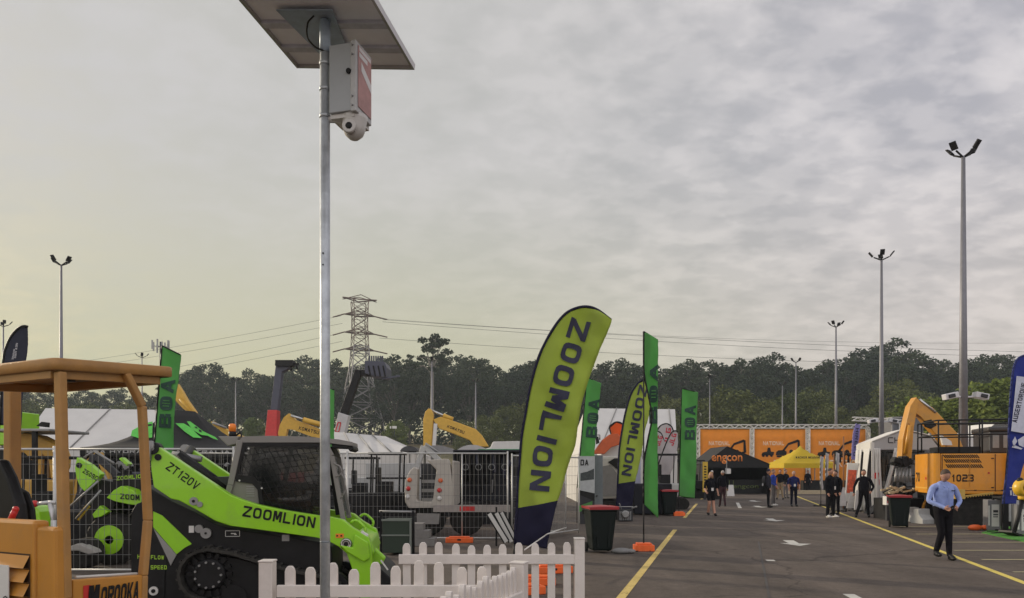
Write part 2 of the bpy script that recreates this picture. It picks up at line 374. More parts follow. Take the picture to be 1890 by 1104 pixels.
for i, (p0, p1) in enumerate((((630, 583), (-40, 692)), ((632, 597), (-40, 702)), ((630, 615), (-40, 738)), ((632, 630), (-40, 745)))):
    tag(cable(P(*p0, TY), P(p1[0], p1[1], 260), 1.2, .04).build('power_line', fix=False), ['topmost power line sloping down left from the tower', 'second power line from the top sloping down left from the tower', 'third power line down on the left of the tower', 'lowest power line sloping left from the tower'][i], 'power line', 'power lines')
# ------------------------------------------------ telecom antenna mast
m_ = P(296, 640, 150); base = hillz(m_.x, 150); t = thing('antenna_mast', 'slim telecom mast with a cluster of panel antennas above the left tree line', 'antenna mast', (m_.x, 150, base))
b = MB().m(dgrey); b.tube((0, 0, 0), (0, 0, m_.z-base+1), .22, .16); b.build('pole', t)
b = MB().m(grey)
for k in range(9):
    a = k*2.399; r = 1.55; b.box(-.14, .14, -.08, .08, -.9, .9, Matrix.Translation((r*math.cos(a), r*math.sin(a), m_.z-base+(-.2 if k % 2 else .4))))
    b.tube((0, 0, m_.z-base), (r*math.cos(a), r*math.sin(a), m_.z-base), .05, n=4)
b.build('antenna', t)
# ------------------------------------------------ trees
def leafmat(name, c1, c2):
    m = bpy.data.materials.new(name); m.use_nodes = True; nt = m.node_tree; N = nt.nodes; L = nt.links; bs = N['Principled BSDF']
    tc = N.new('ShaderNodeTexCoord'); n = N.new('ShaderNodeTexNoise'); n.inputs['Scale'].default_value = .55; n.inputs['Detail'].default_value = 5; L.new(tc.outputs['Object'], n.inputs['Vector'])
    oi = N.new('ShaderNodeObjectInfo'); ad = N.new('ShaderNodeMath'); ad.operation = 'MULTIPLY_ADD'; L.new(oi.outputs['Random'], ad.inputs[0]); ad.inputs[1].default_value = .6; L.new(n.outputs[0], ad.inputs[2])
    r = N.new('ShaderNodeMapRange'); L.new(ad.outputs[0], r.inputs[0]); r.inputs[1].default_value = .40; r.inputs[2].default_value = 1.15
    mx = N.new('ShaderNodeMix'); mx.data_type = 'RGBA'; L.new(r.outputs[0], mx.inputs[0]); mx.inputs[6].default_value = (*c1, 1); mx.inputs[7].default_value = (*c2, 1)
    L.new(mx.outputs[2], bs.inputs['Base Color']); bs.inputs['Roughness'].default_value = .75; bs.inputs['Specular IOR Level'].default_value = .15; return m
lf_dark = leafmat('gum_leaves_dark', (.018, .032, .018), (.050, .068, .034))
lf_mid = leafmat('gum_leaves_olive', (.050, .070, .020), (.12, .135, .045))
lf_mix = leafmat('gum_leaves_grey_green', (.028, .044, .024), (.075, .095, .050))
lf_green = leafmat('bright_leaves', (.07, .105, .02), (.155, .19, .04))
bark = mat('pale_bark', (.22, .20, .17), .85, var=.3, scale=2); barkd = mat('grey_bark', (.085, .075, .065), .9, var=.3, scale=2)
def make_tree(seed, H, kind):
    """unit geometry of one tree: returns (trunk mesh, crown mesh); H metres tall"""
    rnd = random.Random(seed); tk = MB().m(bark if kind == 'tall' or rnd.random() < .3 else barkd); cr = MB().m({'gum': (lf_dark, lf_mix, lf_dark)[seed//7 % 3], 'tall': lf_dark, 'olive': lf_mid, 'bush': lf_green}[kind])
    clumps = []
    if kind in ('gum', 'tall'):
        th = H*(.66 if kind == 'tall' else .42); wid = H*(.15 if kind == 'tall' else rnd.uniform(.27, .34))
        tk.tube((0, 0, -1), (.2, 0, th), H*.017, H*.011, 7)
        nl = 9 if kind == 'tall' else 15
        for k in range(nl):
            a = k*2.4+rnd.uniform(-.4, .4); fr = math.sqrt((k+.5)/nl); rr = wid*fr
            zt = H*(.97-.30*fr**2.2)-rnd.uniform(0, H*.07)
            tip = Vector((math.cos(a)*rr, math.sin(a)*rr, zt)); mid = Vector((math.cos(a)*rr*.45, math.sin(a)*rr*.45, th+(zt-th)*.45))
            s0 = Vector((.1, 0, th*rnd.uniform(.75, 1))); tk.tube(s0, mid, H*.0065, H*.0045, 5); tk.tube(mid, tip, H*.0045, H*.002, 5)
            clumps.append((tip, H*rnd.uniform(.06, .10)*(.50 if kind == 'tall' else 1), .55))
            for j in range(2):
                q = tip+Vector((rnd.uniform(-1, 1)*H*.09, rnd.uniform(-1, 1)*H*.09, -rnd.uniform(.01, .09)*H)); tk.tube(mid, q, H*.003, H*.0015, 4); clumps.append((q, H*rnd.uniform(.04, .075)*(.6 if kind == 'tall' else 1), .6))
        if kind == 'gum':
            for k in range(16):                             # lower skirt foliage
                a = rnd.uniform(0, 6.28); rr = wid*rnd.uniform(.3, .95); clumps.append((Vector((math.cos(a)*rr, math.sin(a)*rr, H*rnd.uniform(.28, .66))), H*rnd.uniform(.07, .11), .8))
    else:
        tk.tube((0, 0, -1), (0, 0, H*.5), H*.022, H*.012, 7)
        for k in range(5):
            a = k*1.3; tk.tube((0, 0, H*.25), (math.cos(a)*H*.22, math.sin(a)*H*.22, H*.6), H*.01, H*.004, 5)
        n = 30
        for k in range(n):
            a = k*2.4+rnd.uniform(-.3, .3); t_ = (k+.5)/n; z = H*(.14+.78*t_); rr = H*.36*math.sqrt(max(.02, 1-((t_-.35)/.68)**2))*rnd.uniform(.6, 1)
            clumps.append((Vector((math.cos(a)*rr, math.sin(a)*rr, z)), H*rnd.uniform(.09, .14), .8))
        clumps.append((Vector((0, 0, H*.5)), H*.22, 1))
    tot = sum(c[1]**2 for c in clumps); ls = .34 if H > 14 else .22
    NL = 6500 if kind != 'tall' else 2200
    for c, r, fl in clumps:
        k = int(NL*r*r/tot)
        for _ in range(k):
            d = Vector((rnd.gauss(0, 1), rnd.gauss(0, 1), rnd.gauss(0, 1))).normalized()*r*(rnd.random()**.4); d.z = d.z*fl
            p = c+d*1.05; s_ = ls*rnd.uniform(.6, 1.3)
            a = Vector((rnd.gauss(0, 1), rnd.gauss(0, 1), rnd.gauss(0, .6))).normalized(); q = a.cross(Vector((rnd.gauss(0, 1), rnd.gauss(0, 1), rnd.gauss(0, 1)))).normalized()
            cr.add([p-a*s_, p+q*s_*.55, p+a*s_, p-q*s_*.55], [(0, 1, 2, 3)], smooth=False)
    return tk.mesh('trunk', False), cr.mesh('crown', False)
TREES = {}
for kind, H, n in (('gum', 22, 7), ('tall', 27, 1), ('olive', 12, 3), ('bush', 9, 2)):
    TREES[kind] = [(*make_tree(100+i*7+len(kind), H, kind), H) for i in range(n)]
tcount = 0
def tree(px, top, Y, kind, label, wide=1, group=None, name='gum_tree'):
    global tcount; tcount += 1
    X = (px-CXP)/FP*Y; zb = hillz(X, Y) if Y > 104.5 else 0; ht = CH-(top-HY)/FP*Y-zb
    tk, cr, H = TREES[kind][tcount*7 % len(TREES[kind])]; s = ht/H
    e = thing(name, label, 'tree', (X, Y, zb), tcount*1.7, group); e.scale = (s*wide, s*wide, s)
    for nm, me in (('trunk', tk), ('crown', cr)):
        o = bpy.data.objects.new(nm, me); COL.objects.link(o); o.parent = e
    return e
rz0 = 0
sky = [(-60, 690), (20, 705), (60, 715), (110, 722), (160, 716), (215, 716), (262, 722), (310, 712), (345, 684), (382, 667), (425, 690), (470, 681), (512, 688), (548, 668), (580, 654), (625, 664), (665, 668), (705, 655),
       (745, 654), (785, 660), (835, 652), (880, 654), (925, 676), (965, 667), (1000, 655), (1040, 668), (1085, 670), (1130, 660), (1175, 668), (1222, 672), (1262, 664), (1300, 662), (1345, 667), (1375, 662), (1412, 651),
       (1448, 666), (1485, 674), (1525, 665), (1550, 656), (1585, 654), (1606, 642), (1636, 626), (1678, 645), (1716, 676), (1752, 664), (1795, 655), (1838, 650), (1880, 652), (1925, 655), (1970, 660)]
rz = random.Random(5)
def area(px):
    for lim, s_ in ((340, 'left canopy'), (600, 'black pitched tent'), (760, 'lattice tower'), (1000, 'raised yellow boom'), (1280, 'tall green flags'), (1560, 'orange banner wall'), (1740, 'open white marquee')):
        if px < lim: return s_
    return 'right flag'
for i, (x, y) in enumerate(sky):
    Y = 205+(i % 3)*11
    tree(x, y-2, Y, 'gum', 'dark gum tree on the skyline behind the '+area(x), wide=1.0 if not (1590 < x < 1700) else 1.1, group='skyline gum trees')
for i in range(52):
    x = -60+i*39+rz.uniform(-9, 9); s_ = min(sky, key=lambda q: abs(q[0]-x))[1]
    tree(x, s_+rz.uniform(20, 42), 186+(i % 4)*5, 'gum', 'lower gum tree below the skyline, behind the '+area(x), group='lower gum trees')
tree(797, 597, 176, 'tall', 'tall thin gum tree standing alone above the tree line right of the lattice tower', 1.05)
for x, y, Y, w in ((1300, 735, 150, 1.1), (1352, 712, 140, 1.15), (1405, 738, 135, 1.1), (1450, 725, 148, 1.1), (1500, 715, 150, 1), (1540, 745, 140, 1.1), (1590, 752, 140, 1), (940, 745, 150, 1.1), (900, 765, 140, 1.1), (985, 742, 150, 1), (1010, 770, 140, 1), (1145, 760, 140, 1),
                   (1200, 752, 140, 1), (1245, 768, 140, 1), (1650, 700, 150, 1), (1700, 720, 150, 1.1), (1240, 730, 160, 1), (60, 740, 150, 1.2), (150, 745, 150, 1.2), (230, 742, 150, 1.2), (860, 775, 150, .9)):
    tree(x, y, Y, 'olive', 'olive bushy tree before the forest, behind the '+area(x), w, 'olive trees before the forest', 'bushy_tree')
for x, y, Y, w in ((1738, 742, 95, 1), (1762, 725, 90, 1.1), (1800, 728, 88, 1.1), (1836, 700, 90, 1.15), (1872, 692, 92, 1.2), (1912, 700, 90, 1.1), (1700, 728, 99, 1), (470, 770, 160, 1), (730, 775, 165, 1), (375, 775, 150, 1)):
    tree(x, y, Y, 'bush', 'bright green leafy tree beside the '+('tall light pole on the right' if x > 1600 else 'dry grass slope behind the tents'), w, 'bright green trees', 'bushy_tree')
byl = {}
for o in bpy.data.objects:
    if o.get('category') == 'tree': byl.setdefault(o['label'], []).append(o)
ORD = ['leftmost', 'second from left', 'third from left', 'fourth from left', 'fifth from left', 'sixth from left', 'seventh from left', 'eighth from left', 'ninth from left', 'tenth from left', 'eleventh from left', 'twelfth from left']
for lb, os_ in byl.items():
    if len(os_) > 1:
        os_.sort(key=lambda o: o.location.x/o.location.y)
        for i, o in enumerate(os_): o['label'] = lb+', '+(ORD[i] if i < len(os_)-1 else 'rightmost')
# forest floor scrub: one mass
b = MB().m(lf_dark); rr = random.Random(3)
for k in range(16000):
    x = rr.uniform(-190, 190); y = rr.uniform(186, 262); p = Vector((x, y, hillz(x, y)+rr.random()**1.5*9)); s_ = rr.uniform(.4, .9)
    a = Vector((rr.gauss(0, 1), rr.gauss(0, 1), rr.gauss(0, 1))).normalized(); q = a.orthogonal().normalized()
    b.add([p-a*s_, p+q*s_*.6, p+a*s_, p-q*s_*.6], [(0, 1, 2, 3)])
tag(b.build('forest_scrub', fix=False), 'dense dark scrub filling the forest under the gum trees', 'scrub', kind='stuff')
b = MB().m(lf_mid)
for k in range(5000):
    x = rr.uniform(-110, 70); y = rr.uniform(168, 182); p = Vector((x, y, hillz(x, y)+rr.random()*1.6)); s_ = rr.uniform(.25, .5)
    if math.sin(x*.11)+math.sin(x*.037+1) < .2: continue
    a = Vector((rr.gauss(0, 1), rr.gauss(0, 1), rr.gauss(0, 1))).normalized(); q = a.orthogonal().normalized()
    b.add([p-a*s_, p+q*s_*.6, p+a*s_, p-q*s_*.6], [(0, 1, 2, 3)])
tag(b.build('slope_bushes', fix=False), 'low olive bushes along the top of the dry grass slope', 'bushes', kind='stuff')
# ---------------------------------------------------------------- bold block lettering (stroke shapes), flat on any surface
def GL(c, t=.25, h=.2):
    r = lambda a, b_, c_, d: ('r', a, b_, c_, d); D_ = {
    'Z': [r(0, 1-h, 1, 1), r(0, 0, 1, h), ('d', 0, 1-t*1.3, h, 1-h, t*1.3)], 'O': [('o', 0, 0, 1, 1)], '0': [('o', .05, 0, .95, 1)], 'M': [r(0, 0, t, 1), r(1-t, 0, 1, 1), ('d', .5-t*.5, t*.4, .2, 1, t), ('d', .5-t*.5, 1-1.4*t, .2, 1, t)],
    'L': [r(0, 0, t, 1), r(t, 0, .9, h)], 'I': [r(0, 0, t, 1)], 'N': [r(0, 0, t, 1), r(1-t, 0, 1, 1), ('d', 1-1.2*t, .2*t, 0, 1, t)],
    'B': [r(0, 0, t, 1), r(t, 0, .8, h), r(t, .5-h/2, .8, .5+h/2), r(t, 1-h, .8, 1), ('d', .78-t*.2, .78-t*.2, .05, .46, t), ('d', .74-t*.2, .74-t*.2, .54, .95, t)],
    'A': [('d', 0, .5-t*.5, 0, 1, t), ('d', 1-t, .5-t*.5, 0, 1, t), r(.25, .22, .75, .22+h)], 'T': [r(0, 1-h, 1, 1), r(.5-t/2, 0, .5+t/2, 1-h)], 'V': [('d', .5-t*.5, 0, 0, 1, t), ('d', .5-t*.5, 1-t, 0, 1, t)],
    '1': [r(.35, 0, .35+t, 1), ('d', .08, .35, .66, .95, t*.8)], '2': [r(0, 0, 1, h), r(.02, 1-h, .85, 1), r(1-t, .5, 1, .93), r(.1, .5-h/2, .88, .5+h/2), r(0, h, t, .5)], '3': [r(0, 0, .85, h), r(0, 1-h, .85, 1), r(.25, .5-h/2, .85, .5+h/2), r(1-t, .07, 1, .46), r(1-t, .54, 1, .93)],
    '5': [r(0, 1-h, .95, 1), r(0, .5, t, 1-h), r(0, .5-h/2, .85, .5+h/2), r(1-t, .1, 1, .48), r(0, 0, .85, h)], '7': [r(0, 1-h, 1, 1), ('d', .2, 1-t, 0, 1-h, t)], 'C': [r(.08, 0, 1, h), r(.08, 1-h, 1, 1), r(0, .08, t, .92)],
    'E': [r(0, 0, t, 1), r(t, 0, .95, h), r(t, 1-h, .95, 1), r(t, .5-h/2, .85, .5+h/2)], 'X': [('d', 0, 1-t, 0, 1, t), ('d', 1-t, 0, 0, 1, t)], 'G': [r(.08, 0, .92, h), r(.08, 1-h, 1, 1), r(0, .08, t, .92), r(1-t, .06, 1, .52), r(.5, .38, 1-t, .38+h)],
    'U': [r(0, .08, t, 1), r(1-t, .08, 1, 1), r(.08, 0, .92, h)], 'R': [r(0, 0, t, 1), r(t, 1-h, .85, 1), r(t, .5-h/2, .85, .5+h/2), r(1-t, .5, 1, .95), ('d', 1-t, .4, 0, .45, t)], 'P': [r(0, 0, t, 1), r(t, 1-h, .85, 1), r(t, .45-h/2, .85, .45+h/2), r(1-t, .45, 1, .95)],
    'Q': [('o', 0, 0, 1, 1), ('d', .85, .55, -.08, .3, t)], 'J': [r(1-t, .08, 1, 1), r(.08, 0, .92, h), r(0, .05, t, .4)], 'H': [r(0, 0, t, 1), r(1-t, 0, 1, 1), r(t, .5-h/2, 1-t, .5+h/2)], 'F': [r(0, 0, t, 1), r(t, 1-h, .95, 1), r(t, .5-h/2, .85, .5+h/2)],
    'S': [r(.06, 1-h, .98, 1), r(0, .52, t, .94), r(.06, .5-h/2, .94, .5+h/2), r(1-t, .06, 1, .48), r(.02, 0, .94, h)], 'K': [r(0, 0, t, 1), ('d', t*.8, 1-t*1.1, .42, 1, t*1.1), ('d', 1-t*1.1, t*.9, 0, .55, t*1.1)], 'D': [r(0, 0, t, 1), r(t, 0, .85, h), r(t, 1-h, .85, 1), r(1-t, .07, 1, .93)],
    'Y': [r(.5-t/2, 0, .5+t/2, .5), ('d', .5-t/2, 0, .45, 1, t), ('d', .5-t/2, 1-t, .45, 1, t)], 'W': [('d', .2, 0, 0, 1, t*.8), ('d', .2, .5-t*.4, 0, 1, t*.8), ('d', .8-t*.8, .5-t*.4, 0, 1, t*.8), ('d', .8-t*.8, 1-t*.8, 0, 1, t*.8)],
    '@': [('f', 0, 0, 1, 1), ('c', .28, .25, .34, .75), ('c', .47, .2, .53, .8), ('c', .66, .25, .72, .75)], '-': [r(.1, .4, .9, .6)], '.': [r(0, 0, t, h)]}
    return D_.get(c, [])
def glyph_polys(body, gap=.22, t=.25, h=.2):
    out = []; x = 0
    for c in body:
        if c == ' ': x += .6; continue
        w = 1 if c not in 'I1.' else (t if c in 'I.' else .75)
        k = 0
        for g in GL(c, t, h):
            k += 1
            if g[0] == 'r': out.append(([(x+g[1], g[2]), (x+g[3], g[2]), (x+g[3], g[4]), (x+g[1], g[4])], k, 0))
            elif g[0] == 'c': out.append(([(x+g[1], g[2]), (x+g[3], g[2]), (x+g[3], g[4]), (x+g[1], g[4])], 8, 1))
            elif g[0] == 'd': out.append(([(x+g[1], g[3]), (x+g[1]+g[5], g[3]), (x+g[2]+g[5], g[4]), (x+g[2], g[4])], k, 0))
            else:
                _, a, b_, c2, d = g; n = 16; cx, cy, rx, ry = (a+c2)/2, (b_+d)/2, (c2-a)/2, (d-b_)/2
                def sq(A, rx, ry):
                    cc, ss = math.cos(A), math.sin(A); e = .62; return (x+cx+rx*math.copysign(abs(cc)**e, cc), cy+ry*math.copysign(abs(ss)**e, ss))
                for i in range(n):
                    A, B_ = 2*math.pi*i/n, 2*math.pi*(i+1)/n; f_ = g[0] == 'f'
                    out.append(([sq(A, rx, ry), sq(B_, rx, ry), sq(B_, rx-(rx-1e-3 if f_ else t), ry-(ry-1e-3 if f_ else h)), sq(A, rx-(rx-1e-3 if f_ else t), ry-(ry-1e-3 if f_ else h))], k, 0))
        x += w+gap
    return out, x-gap
def stext(body, mt, fn, parent, name='lettering', gap=.22, t=.25, h=.2, sub=1, mt2=None):
    """fn(u in 0..1 along, v in 0..1 up, k layer) -> point"""
    polys, W_ = glyph_polys(body, gap, t, h); b = MB()
    for pts, k, mm in polys:
        b.m(mt2 if mm and mt2 else mt); n = sub
        if n == 1: b.add([fn(x/W_, y, k) for x, y in pts], [(0, 1, 2, 3)]); continue
        g = []
        for j in range(n+1):
            for i in range(n+1):
                s, q = i/n, j/n; x = (1-q)*((1-s)*pts[0][0]+s*pts[1][0])+q*((1-s)*pts[3][0]+s*pts[2][0]); y = (1-q)*((1-s)*pts[0][1]+s*pts[1][1])+q*((1-s)*pts[3][1]+s*pts[2][1]); g.append(fn(x/W_, y, k))
        b.add(g, [(j*(n+1)+i, j*(n+1)+i+1, (j+1)*(n+1)+i+1, (j+1)*(n+1)+i) for j in range(n) for i in range(n)])
    return b.build(name, parent, fix=False)
def sline(body, mt, p0, p1, up, parent, name='lettering', off=(0, -1, 0), **k):
    p0 = Vector(p0); p1 = Vector(p1); up = Vector(up); off = Vector(off)
    return stext(body, mt, lambda u, v, l: p0.lerp(p1, u)+up*v+off*(.004+.0006*l), parent, name, **k)
def _r(s, px, py, u=0):                                       # pixel to the plane x = u of the frame
    dx = (px-CXP)/FP; t = (u+s.c*s.o.x+s.s*s.o.y)/(s.c*dx+s.s); X = dx*t
    return Vector((u, -s.s*(X-s.o.x)+s.c*(t-s.o.y), CH-(py-HY)/FP*t))
Fr.r = _r
# ================================================================ white picket fences
def picket_mb(w, h, t=.02):
    b = MB().m(whitepl); c = w/2; b.prism([(-c, .02), (c, .02), (c, h-.045), (c*.82, h-.02), (c*.45, h), (-c*.45, h), (-c*.82, h-.02), (-c, h-.045)], -t, t); return b
pk = {}
def picket_panel(name, label, o, d, xs, hs, L, posts, rail_z=(.74, .20), pw=.082, rail_h=.10, rail_y=-.035):
    t = thing(name, label, 'picket fence', (o[0], o[1], 0), math.atan2(d[1], d[0]), 'white picket fence panels')
    for x, h in zip(xs, hs):
        key = round(h, 3)
        if (key, pw) not in pk: pk[(key, pw)] = picket_mb(pw, h).mesh('picket')
        q = bpy.data.objects.new('picket', pk[(key, pw)]); COL.objects.link(q); q.parent = t; q.location = (x, 0, 0); q.rotation_euler = (random.uniform(-.006, .006), random.uniform(-.010, .010), 0)
        md = q.modifiers.new('bevel', 'BEVEL'); md.width = .004; md.segments = 2
    for z in rail_z:
        b = MB().m(whitepl); b.box(L[0], L[1], rail_y-.018, rail_y+.018, z-rail_h/2, z+rail_h/2); b.build('rail', t, .006)
    for x in posts:
        b = MB().m(whitepl); b.box(x-.055, x+.055, -.06, .06, 0, 1.0); b.box(x-.06, x+.06, -.065, .065, 1.0, 1.016); b.build('post', t, .006)
    return t
Yf = 6.06; fx = lambda px, Y: (px-CXP)/FP*Y
ztop = lambda py, Y: CH-(py-HY)/FP*Y
xs = [537, 575, 615, 653, 693, 732, 772, 811, 851, 890]; tops = [1045, 1047, 1039, 1051, 1038, 1045, 1035, 1038, 1047, 1046]
x0 = fx(494, Yf)
picket_panel('picket_fence', 'white plastic picket fence panel crossing the very front, behind the galvanised pole', (x0, Yf), (1, 0), [fx(x, Yf)-x0 for x in xs], [ztop(t, Yf) for t in tops],
             (fx(514, Yf)-x0, fx(897, Yf)-x0), [0], (ztop(1090, Yf), .2), .080, .10)
Yb = 8.06; x0 = fx(1069, Yb)
xs = [752+29.5*i for i in range(11)]; tops = [1003, 1001, 1001, 1004, 1007, 1006, 1005, 1002, 1003, 1002, 1001]
picket_panel('picket_fence', 'white plastic picket fence panel further back, ending in the tall right end post', (x0, Yb), (1, 0), [fx(x, Yb)-x0 for x in xs], [ztop(t, Yb) for t in tops],
             (fx(737, Yb)-x0, fx(1062, Yb)-x0), [0], (ztop(1031.5, Yb), .2), .083, .105)
d = Vector((-.36, -.93)).normalized(); o = (fx(958, 5.95), 5.95)
picket_panel('picket_fence', 'narrow white picket fence panel running towards the viewer, seen edge on', o, d, [.12+.095*i for i in range(14)], [.985, .97, .965, .96, .965, .95, .99, .97, .94, .96, .985, .93, .97, .95],
             (.05, 1.5), [0], (.74, .2), .05, .09, .035)
# ================================================================ CCTV pole with solar panel
PY = 4.9; PX = fx(600, PY); t = thing('camera_pole', 'tall galvanised pole carrying a solar panel and a surveillance camera box', 'camera pole', (PX, PY, 0))
b = MB().m(galv); zt = ztop(84, PY); b.tube((0, 0, 0), (0, 0, zt), .0325, .0325, 24)
for py in (470, 491): b.m(black); b.tube((-.005, -.034, ztop(py, PY)), (-.005, -.02, ztop(py, PY)), .006, n=8)
for py in (118, 165, 215): b.m(galv); z = ztop(py, PY); b.tube((0, 0, z-.012), (0, 0, z+.012), .037, n=20)
b.build('pole', t)
b = MB().m(mat('weathered_zinc', (.20, .23, .25), .6, .5, .3, 14)); b.tube((0, 0, ztop(1000, PY)-.004), (0, 0, ztop(1000, PY)+.004), .0335, n=20); b.build('weld_band', t)
A = P(548, 125, 5.6); e1 = Vector((.9137, -.18, -.11)).normalized(); e2 = Vector((-.196, -.98, .03)).normalized(); nn = e1.cross(e2).normalized()
if nn.z < 0: nn = -nn
M = Matrix((( e1.x, e2.x, nn.x, A.x-PX), (e1.y, e2.y, nn.y, A.y-PY), (e1.z, e2.z, nn.z, A.z), (0, 0, 0, 1)))
pw_, pl_ = .94, 1.62
b = MB().m(mat('panel_backsheet', (.82, .84, .90), .6, var=.08, scale=3)); b.box(.02, pw_-.02, .02, pl_-.02, .018, .022, M)
b.m(mat('solar_cells', (.01, .013, .03), .15)); b.box(.02, pw_-.02, .02, pl_-.02, .0225, .027, M); b.build('solar_panel', t)
b = MB().m(mat('anodised_frame', (.5, .48, .48), .4, .7))
for a_ in ((0, pw_, 0, .02), (0, pw_, pl_-.02, pl_), (0, .02, .02, pl_-.02), (pw_-.02, pw_, .02, pl_-.02)): b.box(*a_, -.005, .035, M)
b.build('panel_frame', t)
b = MB().m(mat('panel_rail', (.55, .55, .62), .5, .2, .2, 8))
for y in (.24, .52, .86, 1.25): b.box(.02, pw_-.02, y-.03, y+.03, -.006, .017, M)
b.m(mat('bracket_steel', (.34, .41, .50), .5, .2, .2, 8)); b.slab([(.30, .12), (.50, .12), (.62, .70), (.22, .70)], -.015, -.007); 
vs = b.v[-8:]; b.v[-8:] = [tuple(M @ Vector(v)) for v in vs]
b.tube((0, 0, zt-.05), (0, 0, zt+.16), .036, n=16); b.build('mounting_bracket', t)
b = MB().m(rubber); q0 = Vector((-.045, -.03, zt-.015)); pts = [Vector((.02, -.02, zt-.05)), Vector((-.05, -.05, zt-.04)), Vector((-.10, -.06, zt+.02)), Vector((-.10, -.05, zt+.12)), Vector((-.06, -.03, zt+.22)), Vector((-.14, -.3, zt+.235))]
def bez(pts, n=6):
    out = []
    for i in range(len(pts)-1):
        p0 = pts[max(0, i-1)]; p1 = pts[i]; p2 = pts[i+1]; p3 = pts[min(len(pts)-1, i+2)]
        for k in range(n):
            s_ = k/n; out.append(.5*((2*p1)+(-p0+p2)*s_+(2*p0-5*p1+4*p2-p3)*s_*s_+(-p0+3*p1-3*p2+p3)*s_**3))
    return out+[pts[-1]]
b.path(bez(pts), .006, 6); b.build('cable', t)
# control box
bx0 = Vector((-1.016-PX, 4.8-PY, 0)); by = R(-15); Mb = Matrix.Translation((bx0.x, bx0.y, 4.09)) @ Matrix.Rotation(by, 4, 'Z')
box = MB().m(mat('grey_enclosure', (.33, .345, .36), .55, .1, .05)).box(-.19, 0, 0, .22, 0, .445, Mb)
box.m(mat('enclosure_edge', (.40, .40, .40), .5)).box(-.035, .006, -.006, .226, -.008, .455, Mb); bo = box.build('control_box', t, .006)
b = MB().m(mat('faded_red_print', (.40, .22, .21), .6, var=.25, scale=9)); b.box(.008, .011, .02, .21, .03, .43, Mb); wp = mat('sticker_white', (.62, .60, .60), .5)
b.m(wp); b.add([(.0125, .06, .28), (.0125, .06, .34), (.0125, .205, .26), (.0125, .205, .20), (.0125, .14, .20), (.0125, .14, .24)], [(0, 1, 2, 3), ], Mb); b.add([(.0125, .03, .36), (.0125, .15, .36), (.0125, .15, .39), (.0125, .03, .39)], [(0, 1, 2, 3)], Mb)
b.add([(.0125, .03, .40), (.0125, .20, .40), (.0125, .20, .425), (.0125, .03, .425)], [(0, 1, 2, 3)], Mb)
b.build('warning_sticker', bo)
b = MB().m(black); b.lathe([(.016, 0), (.018, .012), (.01, .016)], (0, 0, 0), 'Y', 12, Mb @ Matrix.Translation((-.045, -.016, .255)))
b.build('lock', bo)
b = MB().m(grey)
for z in (.06, .39):
    for dz in (-.03, .03): b.lathe([(.006, 0), (.006, .012)], (0, 0, 0), 'Y', 8, Mb @ Matrix.Translation((-.018, -.018, z+dz)))
b.build('bolt', bo)
b = MB().m(mat('camera_white', (.50, .48, .46), .4)); cc = Mb @ Vector((-.06, .10, -.06)); b.lathe([(.09, .065), (.085, .04), (.075, 0), (.074, -.02), (.06, -.055), (.03, -.082), (.002, -.09)], (cc.x, cc.y, cc.z), n=20)
b.tube((0, 0, 4.075), (cc.x, cc.y, cc.z+.045), .022, n=10); b.box(-.19, -.02, .02, .24, -.03, -.001, Mb); co = b.build('surveillance_camera', t)
b = MB().m(black); b.ball((cc.x-.018, cc.y-.052, cc.z-.028), .04, n=12); b.build('lens', co)
b = MB().m(MATS['camera_white']); b.lathe([(.038, -.02), (.044, -.02), (.046, .01), (.036, .01)], (cc.x-.018, cc.y-.064, cc.z-.028), 'Y', 18); b.build('lens_ring', co)
# ================================================================ orange tracked dumper, near left
D = Fr(-2.79, 4.5, R(-27.1)); dt = D.thing('tracked_dumper', 'orange tracked dumper with a flat canopy, nearest machine at the far left', 'dumper')
db = mat('dumper_orange', (.38, .195, .055), .5, var=.14, scale=5, bump=.15, bscale=20, dirt=.35); db2 = mat('dumper_bright_orange', (.48, .21, .028), .42, var=.08, scale=3, dirt=.35)
canz = 2.44
def cz(y): return canz+.055*y
b = MB().m(db)
# rounded canopy: rim profile swept round a rectangle with slightly raised middle
X0, X1, Y0, Y1 = -1.45, 0, 0, .86
def rim(ins, dz):
    r = .05; pts = []
    for cx, cy, a0 in ((X1-r, Y0+r, -90), (X1-r, Y1-r, 0), (X0+r, Y1-r, 90), (X0+r, Y0+r, 180)):
        for k in range(5):
            a = R(a0+k*22.5); rr = max(.005, r-ins*.5); pts.append(((cx-(ins if cx > -.7 else -ins)*1)+rr*math.cos(a), (cy-(ins if cy > .4 else -ins))+rr*math.sin(a)))
    return [(x, y, cz(y)+dz) for x, y in pts]
rings = [rim(.008, -.075), rim(0, -.068), rim(0, -.010), rim(.006, -.002), rim(.03, .002), rim(.25, .012)]
vs = [v for r_ in rings for v in r_]; n = 20
b.add(vs, [(j*n+i, j*n+(i+1) % n, (j+1)*n+(i+1) % n, (j+1)*n+i) for j in range(5) for i in range(n)], smooth=True)
b.add(rings[-1], [tuple(range(n))]); b.add([(x, y, z+.02) for x, y, z in rings[0]], [tuple(range(n))[::-1]])
cano = b.build('canopy', dt)
b = MB().m(db); u = [(-.08, .06, 0), (-.08, .77, 0), (-1.35, .77, 0), (-1.35, .06, 0)]
for i in range(4):
    p, q = Vector(u[i]), Vector(u[(i+1) % 4]); p.z = cz(p.y)-.10; q.z = cz(q.y)-.10; b.bar(p, q, .06, .05)
b.m(black); b.box(-.16, -.10, .1, .2, cz(.1)-.13, cz(.1)-.07); b.build('canopy_frame', cano)
